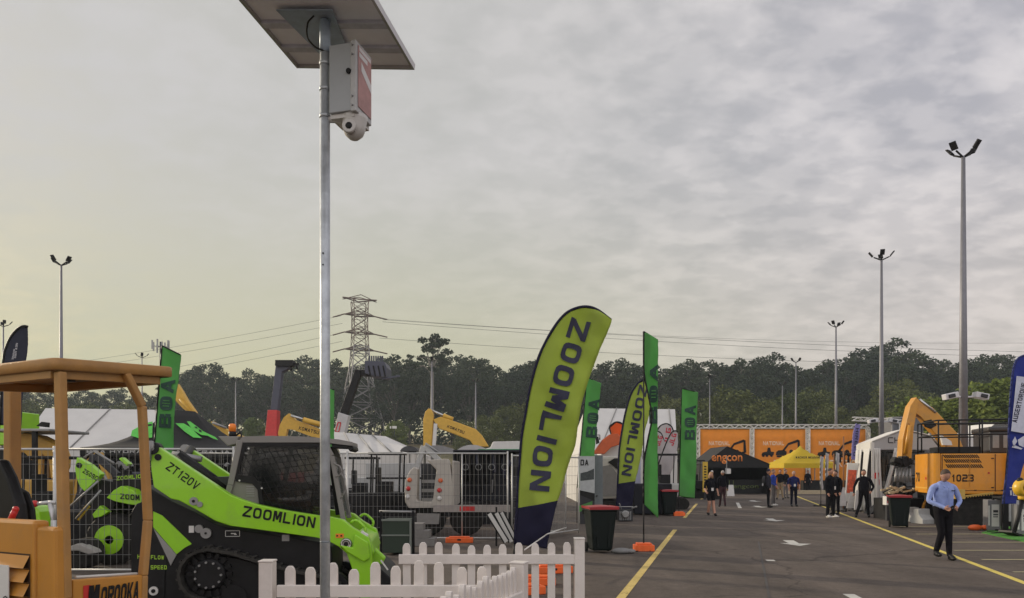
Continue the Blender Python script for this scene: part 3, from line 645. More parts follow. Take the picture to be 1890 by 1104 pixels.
def post(pts, w=.085, nm='canopy_post'):
    b = MB().m(db); 
    for p0, p1 in zip(pts[:-1], pts[1:]): b.bar(p0, Vector(p1)+(Vector(p1)-Vector(p0)).normalized()*.004, w*.78, w*.62, (0, 1, 0))
    return b.build(nm, dt, .012)
a = D.r(107, 705, -.03); c = D.r(113, 900, -.03); e = D.r(121, 1104, -.03); f_ = e+(e-c)*1.0
post([(a.x-.01, a.y+.02, cz(0)-.08), e, f_])
g = D.r(256, 715, -.03); h = D.r(262, 760, -.03); i_ = D.r(273, 960, -.03); j = D.r(273, 1000, -.03); k_ = D.r(264, 1062, -.03)
post([(g.x, g.y-.10, cz(.7)-.075), (h.x, h.y, h.z+.04), i_, k_, D.r(262, 1130, -.03)], .075)
l = D.p(23, 712, .74); m2 = D.p(23, 930, .74); b = MB().m(db); b.bar((l.x, .74, cz(.74)-.08), (m2.x, .74, .6), .10, .09); b.build('canopy_post', dt, .012)
# name plate panel between the posts
y0, y1 = D.r(133, 1080, -.02).y, D.r(262, 1070, -.02).y; za, zb_ = D.r(133, 1070, -.02).z, D.r(255, 1062, -.02).z
b = MB().m(db2); b.add([(-.05, y0, .5), (-.05, y1, .5), (-.05, y1, zb_), (-.05, y0, za), (-.01, y0, .5), (-.01, y1, .5), (-.01, y1, zb_), (-.01, y0, za)],
      [(0, 1, 2, 3), (4, 7, 6, 5), (3, 2, 6, 7), (0, 3, 7, 4), (1, 5, 6, 2), (0, 4, 5, 1)]); pl = b.build('front_panel', dt, .01)
b = MB().m(white); b.tube((-.03, y0+.03, za+.012), (-.03, y1-.03, zb_+.012), .008); b.build('edge_trim', pl)
w0 = D.r(153, 1090, -.01); w1 = D.r(254, 1085, -.01); up = D.r(153, 1081, -.01).z
hh = .145
b = MB().m(redp); b.add([(-.006, w0.y, w0.z-.13), (-.006, w0.y+.03, w0.z-.13), (-.006, w0.y+.05, w0.z+.03), (-.006, w0.y, w0.z+.03)], [(0, 1, 2, 3)]); b.build('emblem', pl)
wd = w1.y-w0.y
sline('M', black, (-.008, w0.y+.025, w0.z-.13), (-.008, w0.y+wd*.26, w0.z-.13), (0, .012, .155), pl, off=(1, 0, 0), t=.3)
sline('OROOKA', black, (-.008, w0.y+wd*.29, w0.z-.12), (-.008, w0.y+wd, w0.z-.115), (0, .012, .125), pl, off=(1, 0, 0), t=.3, gap=.14)
# hood with louvres
b = MB().m(db2); hz = ztop(962, 4.9)
q0 = D.p(-80, 962, 0); q1 = D.p(63, 962, 0); q2 = D.p(98, 973, 0)
b.box(q0.x, q1.x, 0, .10, .4, q1.z); b.box(q1.x-.001, q2.x, .01, .09, .4, q2.z-.005); hood = b.build('hood', dt, .02)
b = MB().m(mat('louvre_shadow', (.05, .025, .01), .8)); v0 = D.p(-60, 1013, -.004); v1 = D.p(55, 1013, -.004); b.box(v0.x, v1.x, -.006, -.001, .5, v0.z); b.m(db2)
for i in range(9):
    z = v0.z-.01-i*.088
    b.add([(v0.x, -.006, z), (v1.x, -.006, z), (v1.x, -.045, z-.075), (v0.x, -.045, z-.075), (v1.x, -.006, z-.080), (v0.x, -.006, z-.080)], [(0, 1, 2, 3), (3, 2, 4, 5)])
b.build('louvre', hood)
b = MB().m(white); s0 = D.p(-40, 1038, -.06); s1 = D.p(17, 1038, -.06); b.box(s0.x, s1.x, -.065, -.06, .5, s0.z); sg = b.build('white_plate', hood)
text('O', black, (s1.x-.05, -.067, D.p(5, 1104, -.06).z-.03), (1, 0, 0), (0, 0, 1), .05, sg)
# seat, lever, red knob
b = MB().m(black); 
sp_ = D.q([(-40, 850), (6, 848), (22, 880), (38, 930), (42, 972), (-40, 972)], .25); b.prism(sp_, .22, .30)
sp_ = D.q([(20, 905), (30, 899), (44, 908), (55, 940), (58, 972), (24, 972)], .42); b.prism(sp_, .42, .47); b.build('seat', dt, .03)
b = MB().m(redp); p0 = D.p(19, 962, .1); p1 = D.p(29, 940, .1); b.tube(p0, p1, .021, .019, 12); b.ball(p1, .02); b.m(black); b.tube(p0-Vector((.01, 0, .15)), p0, .012); b.build('control_lever', dt)
b = MB().m(rubber); b.box(-1.6, -.1, .05, .75, 0, .42); b.build('track', dt, .08)
b = MB().m(db2); b.box(-1.7, -.03, .03, .8, .43, .60); b.build('chassis', dt, .02)
# ================================================================ green compact track loader
K = Fr(-4.38, 9.0, R(6.3)); kt = K.thing('track_loader', 'lime green and black compact track loader standing behind the front pickets', 'track loader')
arm_o = [(282, 817), (289, 823), (424, 913), (448, 923), (477, 932), (530, 943), (585, 951.5), (610, 954), (634, 960), (651, 974), (681, 992), (686, 1011), (687, 1045), (684, 1077), (683, 1112), (667, 1112), (659, 1080), (649, 1048), (640, 1022), (625, 1009), (610, 1001), (585, 992.6), (509, 982), (424, 970.6), (398, 962), (357, 938), (330, 924), (316, 921), (283.5, 899), (279, 868), (277, 838)]
def cap(b, pts, y0, y1):                                      # concave outline in (x,z): triangulate
    from mathutils.geometry import tessellate_polygon
    n = len(pts); vs = [(x, y0, z) for x, z in pts]+[(x, y1, z) for x, z in pts]
    tri = tessellate_polygon([[Vector((x, z, 0)) for x, z in pts]])
    b.add(vs, [(i, (i+1) % n, n+(i+1) % n, n+i) for i in range(n)]+[tuple(t) for t in tri]+[tuple(i+n for i in t) for t in tri], smooth=False)
    return b
arm2 = K.q(arm_o, 0)
for v0, v1 in ((0, .13), (1.30, 1.43)):
    b = MB().m(lime); cap(b, arm2, v0, v1); ao = b.build('lift_arm', kt, .012)
    if v0 == 0:
        near = ao
        s = K.p(447, 953, 0); e = K.p(580, 975, 0); dr = (e-s); sline('ZOOMLION', black, s, e, Vector((-dr.z, 0, dr.x)).normalized()*.135, ao, gap=.2, t=.24)
        s = K.p(305, 865, 0); e = K.p(361, 905, 0); dr = (e-s); sline('ZT120V', black, s, e, Vector((-dr.z, 0, dr.x)).normalized()*.105, ao, gap=.2, t=.2, h=.16)
        b = MB().m(black); p = K.p(292, 844, 0); b.lathe([(.04, -.012), (.04, 0)], (p.x, 0, p.z), 'Y', 16); b.build('pivot_pin', ao)
        b = MB().m(grey)
        p = K.p(358, 925, 0); q = K.p(369, 931, 0); b.lathe([(.05, -.02), (.05, 0)], (p.x, 0, p.z), 'Y', 18); b.lathe([(.035, -.018), (.035, 0)], (q.x, 0, q.z), 'Y', 14); b.m(black); b.lathe([(.018, -.03), (.018, -.02)], (p.x, 0, p.z), 'Y', 12); b.build('linkage_pin', ao)
        b = MB().m(mat('decal_orange', (.75, .22, .02), .4)); p = K.p(627, 989, 0); b.bc((p.x, -.003, p.z), (.10, .004, .055)); b.m(black)
        for sx in (-.03, .02): b.bc((p.x+sx, -.006, p.z), (.02, .003, .02))
        b.build('warning_decal', ao)
        b = MB().m(mat('chrome', (.55, .55, .56), .2, .9)); p = K.p(639, 1004, 0); b.lathe([(.07, -.02), (.06, -.026), (.04, -.02), (.045, -.012), (.075, 0)], (p.x, 0, p.z), 'Y', 20, Matrix.Identity(4)); b.m(black); b.lathe([(.03, -.024), (.028, -.012)], (p.x, 0, p.z), 'Y', 14); b.build('round_badge', ao)
# raised stiffening plate along the front of the near arm
b = MB().m(lime); pts = K.q([(655, 985), (680, 1000), (683, 1030), (672, 1037), (640, 1018), (628, 1006), (652, 1010)], 0); cap(b, pts, -.05, -.0005); b.build('arm_gusset', near, .015)
# rear pivot links
for v in (-.02, 1.28):
    b = MB().m(grey); p = K.p(278, 822, 0) ; q = K.p(281, 850, 0); b.bar((p.x+.0, v, p.z+.0), (q.x-.03, v, q.z), .05, .10, (0, 1, 0)); b.lathe([(.055, -.04), (.055, .04)], (p.x, v, p.z), 'Y', 14); b.build('rear_link', kt)
# body
b = MB().m(black)
fr = K.q([(262, 895), (283, 905), (316, 925), (357, 944), (398, 968), (440, 978), (520, 990), (585, 1000), (612, 1008), (616, 1100), (600, 1135), (300, 1135), (268, 1000)], .14)
cap(b, fr, .14, 1.29); b.build('chassis', kt, .02)
b = MB().m(lime); cap(b, K.q([(283, 944), (300, 952), (354, 1004), (341, 1011), (326, 1023), (283, 973)], .13), .125, .139); b.build('side_stripe', kt)
b = MB().m(grey); cap(b, K.q([(283, 975), (326, 1024), (315, 1044), (309, 1030)], .13), .127, .139); b.build('side_stripe', kt)
limtx = mat('lime_lettering', (.30, .52, .03), .5)
for tx, a, c in (('HIGH FLOW', (254, 1031), (303, 1033)), ('TWO SPEED', (257, 1051), (308, 1051))):
    s = K.p(*a, .12); e = K.p(*c, .12); dr = e-s; sline(tx, limtx, s, e, (0, 0, .05), kt)
b = MB().m(black); cap(b, K.q([(242, 1000), (243, 945), (252, 930), (266, 925), (280, 940), (282, 974), (309, 1030), (305, 1060), (304, 1104), (300, 1135), (242, 1135)], .13), .123, 1.2); b.build('rear_panel', kt, .01)
# small plates, latch
b = MB().m(white); p = K.p(353, 977, .13); b.bc((p.x, .137, p.z), (.06, .006, .085)); b.build('label_plate', kt)
b = MB().m(grey); p = K.p(368, 976, .13); q = K.p(381, 984, .13); b.lathe([(.05, .10), (.05, .138)], (p.x, 0, p.z), 'Y', 14); b.lathe([(.065, .10), (.065, .138)], (q.x, 0, q.z), 'Y', 14); b.m(black); b.lathe([(.015, .09), (.015, .1)], (q.x, 0, q.z), 'Y', 8); b.build('side_latch', kt)
b = MB().m(white); p = K.p(429, 985, .13)
for dx, dz, w, h in ((0, .035, .17, .006), (0, -.035, .17, .006), (-.085, 0, .006, .07), (.085, 0, .006, .07), (.01, 0, .06, .012), (.035, -.012, .03, .01)): b.bc((p.x+dx, .136, p.z+dz), (w, .004, h))
b.build('decal', kt)
b = MB().m(grey); p = K.p(527, 993, .13); b.bc((p.x, .135, p.z), (.09, .004, .08)); b.m(white)
for px, py in ((464, 999), (434, 910), (540, 902)): pass
b.build('decal', kt)
# track
outer = [(383, 1012), (430, 1020), (480, 1036), (540, 1052), (600, 1064), (632, 1082), (648, 1110)]
cpts = [K.p(x, y, -.05) for x, y in outer]
loop = [(p.x, p.z) for p in cpts]+[(cpts[-1].x-.02, .14), (cpts[-1].x-.16, .0), (.45, 0.0)]
pr = K.p(383, 1062, -.05); rad = pr.z+0
for k in range(9):                                            # round the rear sprocket
    a = R(-60-k*24); loop.append((pr.x+.34*math.cos(a)*.98-.03, pr.z+.34*math.sin(a)*.95))
def resample(lp, step):
    pts = [Vector((x, 0, z)) for x, z in lp]+[Vector((lp[0][0], 0, lp[0][1]))]; out = []; acc = 0
    for a, c in zip(pts[:-1], pts[1:]):
        L_ = (c-a).length
        while acc < L_: out.append((a.lerp(c, acc/L_), (c-a).normalized())); acc += step
        acc -= L_
    return out
tr = resample(loop, .055)
trub = mat('dusty_track_rubber', (.040, .038, .034), .85, var=.4, bump=.4, spec=.25)
for v0, v1 in ((-.05, .34), (1.09, 1.48)):
    b = MB().m(trub); n = len(tr)
    cen = Vector((sum(p.x for p, d in tr)/n, 0, sum(p.z for p, d in tr)/n))
    vs = []
    for p, d in tr:
        nrm = Vector((d.z, 0, -d.x)); 
        if nrm.dot(p-cen) < 0: nrm = -nrm
        for y, o in ((v0, 0), (v1, 0), (v1, -.035), (v0, -.035)): q = p+nrm*o; vs.append((q.x, y, q.z))
    b.add(vs, [(4*i+k, 4*((i+1) % n)+k, 4*((i+1) % n)+(k+1) % 4, 4*i+(k+1) % 4) for i in range(n) for k in range(4)], smooth=False)
    for i in range(0, n, 2):
        p, d = tr[i]; nrm = Vector((d.z, 0, -d.x))
        if nrm.dot(p-cen) < 0: nrm = -nrm
        b.bar(p+Vector((0, v0+.01, 0))+nrm*.012, p+Vector((0, v1-.01, 0))+nrm*.012, .03, .026, nrm)
        b.bar(p+Vector((0, (v0+v1)/2-.03, 0))-nrm*.06, p+Vector((0, (v0+v1)/2+.03, 0))-nrm*.06, .03, .05, nrm)
    to = b.build('track', kt)
    b = MB().m(black); b.lathe([(.17, 0), (.20, .03), (.20, .12), (.05, .12)], (pr.x, v0+.03, pr.z), 'Y', 24)
    for k in range(16): a = k*math.pi/8; b.bar((pr.x+.19*math.cos(a), v0+.10, pr.z+.19*math.sin(a)), (pr.x+.27*math.cos(a), v0+.10, pr.z+.27*math.sin(a)), .045, .04, (0, 1, 0))
    b.m(grey)
    for k in range(11): a = k*2*math.pi/11; b.lathe([(.014, -.012), (.014, .01)], (pr.x+.155*math.cos(a), v0+.015, pr.z+.155*math.sin(a)), 'Y', 8)
    b.build('sprocket', kt)
    b = MB().m(black)
    for k in range(4): b.lathe([(.15, 0), (.15, .2)], (.95+k*.36, v0+.09, .18), 'Y', 16)
    b.lathe([(.2, 0), (.2, .2)], (cpts[-1].x-.24, v0+.09, .26), 'Y', 18); cap(b, [(x*.93+cen.x*.07, z*.8+cen.z*.2) for x, z in loop], v0+.12, v0+.24); b.build('track_roller', kt)
p = K.p(283, 1091, .1); b = MB().m(white); b.lathe([(.055, 0), (.055, .02)], (p.x, .10, p.z), 'Y', 16); b.m(black); b.lathe([(.025, -.01), (.025, 0)], (p.x, .10, p.z), 'Y', 12); b.build('tow_eye', kt)
# cab
cv0, cv1 = .38, 1.06; cgrey = mat('cab_grey', (.21, .20, .19), .5, .2, .06)
side = [(445, 808), (592, 811.5), (612, 842), (634, 958), (570, 960), (424, 945), (410, 930), (422, 907)]
inner = [(451, 818), (586, 819), (589, 845), (589, 950), (480, 936), (478, 905), (468, 893), (436, 888), (434, 880)]
def ringy(b, outl, inl, y0, y1): pass
roof = K.q([(443, 812), (448, 806), (500, 804.5), (560, 806), (625, 811), (650, 816), (651, 823), (640, 822), (600, 817), (450, 817)], cv0)
b = MB().m(cgrey); cap(b, roof, cv0-.02, cv1+.02); ro = b.build('cab_roof', kt, .015)
b = MB().m(black); cap(b, K.q([(612, 819), (651, 823), (653, 829), (646, 834), (641, 827), (612, 826)], cv0), cv0, cv1); b.build('roof_visor', kt, .01)
b = MB().m(cgrey)
def sidebar(pts, w, y, m_=None, dep=.06):
    q = [K.p(x, yy, cv0) for x, yy in pts]
    for a, c in zip(q[:-1], q[1:]): b.bar((a.x, y, a.z), (c.x, y, c.z), dep, w, (0, 1, 0)) if False else b.bar((a.x, y, a.z), (c.x, y, c.z), w, dep, (0, 1, 0))
for y in (cv0, cv1):
    for pts_, w_ in (([(444, 813), (426, 895), (421, 912)], .075), ([(603, 822), (613, 842), (634, 962)], .06)): b = MB().m(cgrey); sidebar(pts_, w_, y); b.build('cab_post', kt, .008)
b = MB().m(cgrey); cap(b, K.q([(432, 888), (468, 891), (476, 905), (480, 950), (424, 945), (421, 912)], cv0), cv0+.01, cv1-.01); b.build('rear_cab_panel', kt, .01)
b = MB().m(grey); 
for i in range(5): z = K.p(460, 898+i*4.4, cv0).z; x = K.p(462, 900, cv0).x; b.bc((x, cv0+.005, z), (.10, .012, .014))
b.build('vent', kt)
# window surround + mesh guard
gs = [(449, 817), (590, 819), (590, 825), (455, 824), (440, 876), (470, 881), (482, 898), (488, 936), (590, 949), (590, 957), (480, 940), (476, 904), (466, 893), (437, 889), (433, 881)]
b = MB().m(black); cap(b, K.q(gs, cv0), cv0-.022, cv0); cap(b, K.q([(590, 819), (596, 822), (600, 957), (590, 957)], cv0), cv0-.022, cv0)
for px, py in ((460, 828), (443, 887), (484, 901), (424, 911)): p = K.p(px, py, cv0); b.m(white); b.lathe([(.012, -.008), (.012, .0)], (p.x, cv0-.025, p.z), 'Y', 8)
wo = b.build('window_surround', kt)
def inside(x, z, poly):
    r_ = False; n = len(poly)
    for i in range(n):
        x1, z1 = poly[i]; x2, z2 = poly[i-1]
        if (z1 > z) != (z2 > z) and x < (x2-x1)*(z-z1)/(z2-z1)+x1: r_ = not r_
    return r_
poly = K.q([(455, 824), (590, 825), (590, 949), (488, 936), (482, 898), (470, 881), (440, 876)], cv0)
b = MB().m(black); gx0, gx1 = min(p[0] for p in poly), max(p[0] for p in poly); gz0, gz1 = min(p[1] for p in poly), max(p[1] for p in poly)
for ang in (8, -62):
    d = Vector((math.cos(R(ang)), 0, math.sin(R(ang)))); nrm = Vector((-d.z, 0, d.x)); c0 = Vector(((gx0+gx1)/2, cv0-.012, (gz0+gz1)/2))
    for k in range(-22, 23):
        base = c0+nrm*k*.075; run = None; st = -1.2
        while st < 1.2:
            p = base+d*st; ins = inside(p.x, p.z, poly)
            if ins and run is None: run = p
            if not ins and run is not None: b.bar(run, p, .007, .005, (0, 1, 0)); run = None
            st += .02
b.build('mesh_guard', wo)
b = MB().m(glass); cap(b, poly, cv0+.002, cv0+.006); b.build('side_glass', kt)
b = MB().m(glass); cap(b, poly, cv1-.006, cv1-.002); b.build('side_glass', kt)
b = MB().m(black)                                             # far side surround and pillars seen through the cab
for a, c, w in (((452, 822), (438, 884), .09), ((520, 822), (505, 900), .07), ((596, 822), (614, 956), .09), ((446, 820), (596, 822), .07), ((440, 890), (600, 905), .10)):
    p = K.p(*a, cv0); q = K.p(*c, cv0); b.bar((p.x, cv1, p.z), (q.x, cv1, q.z), w, .04, (0, 1, 0))
p = K.p(520, 905, cv0); b.box(p.x-.25, p.x+.3, cv0+.08, cv1-.08, p.z-.5, p.z-.15); b.box(p.x-.28, p.x-.16, cv0+.12, cv1-.12, p.z-.4, p.z+.42); b.tube((p.x+.35, cv0+.08, p.z-.3), (p.x+.4, cv0+.08, p.z+.1), .02)
b.build('seat', kt, .02)
# lower side glass with green strip; door handle loops, front wiper area
b = MB().m(cgrey); pts = [K.p(x, y, cv0) for x, y in ((616, 855), (628, 861), (632, 872), (627, 878), (620, 880))]; b.path([Vector((p.x, cv0-.03, p.z)) for p in pts], .012, 8)
pts = [K.p(x, y, cv0) for x, y in ((631, 874), (636, 885), (638, 905), (633, 915), (629, 920))]; b.path([Vector((p.x, cv0-.03, p.z)) for p in pts], .010, 8); b.build('grab_handle', kt)
b = MB().m(mat('windscreen_glass', (.03, .06, .05), .1, alpha=.45)); a = K.p(604, 826, cv0); c = K.p(633, 955, cv0); b.add([(a.x, cv0+.03, a.z), (a.x, cv1-.03, a.z), (c.x, cv1-.03, c.z), (c.x, cv0+.03, c.z)], [(0, 1, 2, 3)]); b.build('windscreen', kt, solid=.006)
# beacon and bracket
b = MB().m(cgrey); p = K.p(405, 806, .7); q = K.p(447, 806, .7); cap(b, K.q([(406, 806), (445, 806), (440, 820), (424, 824), (412, 812)], .7), .6, .85); p = K.p(429, 803, .7); bo = b.build('beacon_bracket', kt, .01)
b = MB().m(black); b.tube((p.x, .7, p.z-.02), (p.x, .7, p.z+.045), .05, .048, 16); hp = [K.p(x, y, .7) for x, y in ((436, 804), (443, 798), (446, 802), (445, 808))]; b.path(hp, .012)
b.m(mat('beacon_lens', (.85, .22, .02), .25)); b.lathe([(.045, .045), (.047, .12), (.036, .145), (.005, .152)], (p.x, .7, p.z), n=16); b.build('beacon', bo)
# hydraulics between the arms
b = MB().m(grey); a = K.p(318, 838, .6); c = K.p(372, 848, .6); b.tube(a, c, .04); b.m(black); b.tube(K.p(330, 840, .5), K.p(420, 905, .5), .07); b.tube(K.p(352, 828, 1.2), K.p(330, 860, .4), .05)
b.m(dgrey); cap(b, K.q([(395, 880), (430, 880), (430, 930), (395, 915)], .5), .45, 1.0)
b.build('hydraulic_cylinder', kt)
for v in (0, 1.3):                                            # black pivot bosses at the rear tips of the arms
    b = MB().m(black); p = K.p(285, 826, 0); b.lathe([(.075, -.03), (.075, .16)], (p.x-.02, v, p.z-.01), 'Y', 16); b.m(grey); b.lathe([(.03, -.04), (.03, .17)], (p.x-.02, v, p.z-.01), 'Y', 10); b.build('pivot_boss', kt)
# front cross member, handles and lamps
b = MB().m(lime)
cr_ = K.q([(655, 985), (684, 1000), (690, 1022), (680, 1034), (655, 1020)], 0); cap(b, cr_, .13, 1.30); b.build('cross_member', kt, .02)
for v in (-.0, 1.30):
    b = MB().m(lime); pts = [K.p(x, y, 0) for x, y in ((646, 966), (652, 961), (660, 962), (673, 974), (674, 982), (671, 986))]; b.path([Vector((p.x, v+.06, p.z)) for p in pts], .018, 8); b.build('handle', kt)
b = MB().m(white); p = K.p(672, 988, 0); b.bc((p.x, .04, p.z+.01), (.10, .07, .05), Matrix.Rotation(R(35), 3, 'Y')); b.build('work_lamp', kt, .01)
# attachment coupler + black bucket edge
b = MB().m(mat('coupler_lime', (.27, .58, .02), .4)); cap(b, K.q([(668, 1000), (690, 1010), (712, 1030), (705, 1042), (690, 1047), (668, 1040)], .35), .35, .48); b.build('coupler', kt, .02); b = MB().m(MATS['coupler_lime']); cap(b, K.q([(672, 985), (690, 1000), (702, 1025), (690, 1036), (668, 1020)], 1.0), 1.0, 1.15); b.build('coupler', kt, .02)
b = MB().m(black); cap(b, K.q([(672, 1040), (700, 1040), (722, 1060), (735, 1135), (668, 1135)], .3), .02, 1.42); p = K.p(706, 1045, 0)
b.build('bucket', kt, .015)
b = MB().m(white); a = K.p(703, 1034, .018); c = K.p(716, 1052, .018); b.bar((a.x, .016, a.z), (c.x, .016, c.z), .02, .004, (0, 1, 0)); b.build('decal', kt)
# ================================================================ temporary mesh fences
wirem = mat('zinc_wire', (.22, .22, .22), .5, .5); tubem = mat('fence_tube', (.48, .48, .47), .45, .4, bump=.1)
def fence_panel(name, label, p0, p1, h=2.12, brace=True, vs=.10, group='temporary wire mesh fence panels'):
    p0 = Vector(p0); p1 = Vector(p1); L_ = (p1-p0).length; t = thing(name, label, 'mesh fence', (p0.x, p0.y, 0), math.atan2(p1.y-p0.y, p1.x-p0.x), group)
    b = MB().m(tubem); r = .019; z0 = .10
    b.tube((0, 0, z0), (L_, 0, z0), r, n=8); b.tube((0, 0, h), (L_, 0, h), r, n=8); b.tube((0, 0, .0), (0, 0, h+.05), r, n=8); b.tube((L_, 0, 0), (L_, 0, h+.05), r, n=8)
    b.build('frame', t)
    if brace: b = MB().m(tubem); b.tube((brace if brace is not True else L_/2, 0, z0), (brace if brace is not True else L_/2, 0, h), .016, n=8); b.build('brace', t)
    b = MB().m(wirem)
    n = int(L_/vs)
    for i in range(1, n): b.tube((i*L_/n, 0, z0), (i*L_/n, 0, h), 0.0032, n=4, caps=False)
    for i in range(1, 8): b.tube((0, .004, z0+i*(h-z0)/8), (L_, .004, z0+i*(h-z0)/8), 0.0032, n=4, caps=False)
    b.build('mesh', t); return t
def foot(x, y, rz, label):
    t = tag(MB().m(oran).box(-.33, .33, -.12, .12, 0, .12).m(oran).box(-.25, .25, -.09, .09, .12, .15).m(black).box(-.05, .05, -.125, .125, .05, .10).build('fence_foot', None, .03), label, 'fence foot', 'orange fence feet'); t.location = (x, y, 0); t.rotation_euler = (0, 0, rz); return t
YA = 12.25; YB = 18.0
for i, (a, c) in enumerate(((-105, 100), (102, 431))):
    fence_panel('mesh_fence', ('wire mesh fence panel at the left edge, behind the dumper canopy', 'wire mesh fence panel behind the tail of the green track loader')[i], (fx(a, YA), YA, 0), (fx(c, YA), YA, 0), 2.10, False)
for i, (a, c) in enumerate(((344, 640), (642, 937))):
    fence_panel('mesh_fence', ('wire mesh fence panel seen through the green loader cab', 'wire mesh fence panel in front of the pale truck with red tail lights')[i], (fx(a, YB), YB, 0), (fx(c, YB), YB, 0), 2.16, 2.78 if i else True)
fence_panel('mesh_fence', 'wire mesh fence panel running away behind the big lime feather flag', (fx(945, 17.6), 17.6, 0), (fx(1068, 20.6), 20.6, 0), 2.1, 1.2, .09)
fence_panel('mesh_fence', 'second wire mesh fence panel overlapping behind the big lime feather flag', (fx(962, 18.2), 18.2, 0), (fx(1044, 20.9), 20.9, 0), 2.1, True, .09)
foot(fx(848, 17.9), 17.9, 0, 'orange block foot under the mesh fence in front of the pale truck')
foot(fx(1020, 12.6), 12.6, .25, 'orange block lying upper behind the back white pickets'); foot(fx(985, 11.4), 11.3, 0, 'orange block lying middle behind the back white pickets'); foot(fx(962, 10.5), 10.4, .4, 'orange block lowest behind the back white pickets')
b = MB().m(white); b.path([G(968, 1066)+Vector((0, 0, .45)), G(1010, 1040)+Vector((0, 0, .55)), G(1045, 1016)+Vector((0, 0, .5))], .012, 6); tag(b.build('stay_rope'), 'thin white stay rope running down behind the back picket fence', 'rope')
# ================================================================ flags
def poly_at(pts, s):                                         # point at fraction s of a pixel polyline
    Ls = [math.dist(a, c) for a, c in zip(pts[:-1], pts[1:])]; T = sum(Ls)*min(max(s, 0), 1)
    for (a, c), l in zip(zip(pts[:-1], pts[1:]), Ls):
        if T <= l: return (a[0]+(c[0]-a[0])*T/l, a[1]+(c[1]-a[1])*T/l), ((c[0]-a[0])/l, (c[1]-a[1])/l)
        T -= l
    a, c = pts[-2], pts[-1]; l = math.dist(a, c); return c, ((c[0]-a[0])/l, (c[1]-a[1])/l)
def flag(name, label, Y, pairs, mts, splits, pole_px, edge_mt, txt=None, rip=.05, freq=1.0, group=None, base=None, pole_r=.016, edge_r=.028, seed=0):
    o = P(pole_px[-1][0], HY, Y); t = thing(name, label, 'flag', (o.x, Y, 0), 0, group); O = Vector((o.x, Y, 0)); sc = Y/FP
    rnd = random.Random(seed); ph = [rnd.uniform(0, 6.28) for _ in range(4)]
    def surf(px, py, edge=1.0):
        p = P(px, py, Y)-O; u = p.x; w = p.z
        p.y += edge*rip*(.8*math.sin((w*2.1+u*3.4)*freq+ph[0])+.5*math.sin((w*2.6-u*7.5)*freq+ph[1])+.22*math.sin((w*7+u*10)*freq+ph[2])+.12*math.sin((w*13-u*8)*freq+ph[3])); return p
    b = MB(); n = len(pairs)
    NB = 14; rows = []
    for i in range(n-1):
        k = 7
        for j in range(k):
            f_ = j/k; p0, p1, p2, p3 = pairs[max(0, i-1)], pairs[i], pairs[i+1], pairs[min(n-1, i+2)]
            q = [.5*((2*b1)+(-a1+c1)*f_+(2*a1-5*b1+4*c1-d1)*f_*f_+(-a1+3*b1-3*c1+d1)*f_**3) for a1, b1, c1, d1 in zip(p0, p1, p2, p3)]; rows.append((i+f_, q))
    rows.append((n-1, pairs[-1]))
    vs = []
    for idx, q in rows:
        for j in range(NB+1):
            f_ = j/NB; px = q[0]*(1-f_)+q[2]*f_; py = q[1]*(1-f_)+q[3]*f_
            wob = rnd.uniform(-.35, .35)*(1.0 if f_ == 1 else 0); vs.append(surf(px+wob, py, min(1, f_*2.5)))
    for r_ in range(len(rows)-1):
        mi = 0
        for s_ in splits:
            if rows[r_][0] >= s_: mi += 1
        b.m(mts[mi]); b.add([vs[r_*(NB+1)+j] for j in range(NB+1)]+[vs[(r_+1)*(NB+1)+j] for j in range(NB+1)], [(j, j+1, NB+2+j, NB+1+j) for j in range(NB)], smooth=True)
    cl = b.build('cloth', t, solid=.003)
    b = MB().m(edge_mt); b.path([surf(q[0], q[1], 0) for _, q in rows[::2]]+[surf(rows[-1][1][0], rows[-1][1][1], 0)], edge_r, 6); b.build('hem', cl)
    b = MB().m(black); pp = [surf(x, y, 0) for x, y in pole_px]; b.path(pp, pole_r, 8); b.build('pole', t)
    if txt:
        for (body, mt, path, hpx, up_right, mt2, kw) in txt:
            def fn(u, v, k):
                c, d = poly_at(path, u); nx, ny = (-d[1], d[0]);                      # letter up direction
                if up_right: nx, ny = (-ny*0+ -d[1]*-1, d[0]*-1)
                px = c[0]+nx*hpx*(v-.5); py = c[1]+ny*hpx*(v-.5)
                q = surf(px, py, 1); q.y -= .030+.001*k; return q
            stext(body, mt, fn, cl, sub=3, mt2=mt2, **kw)
    if base == 'block':
        g = MB().m(oran); w = .21; g.box(-w, w, -.16, .16, 0, .13); g.box(-w*.75, w*.75, -.12, .12, .13, .17); g.m(black).tube((0, 0, .1), (0, 0, .35), .02); bo = g.build('base', t, .03)
    elif base == 'cross':
        g = MB().m(black)
        for a in (20, 110): g.bar((-.45*math.cos(R(a)), -.45*math.sin(R(a)), .02), (.45*math.cos(R(a)), .45*math.sin(R(a)), .02), .04, .03)
        g.tube((0, 0, 0), (0, 0, .3), .022); g.build('base', t)
    return t
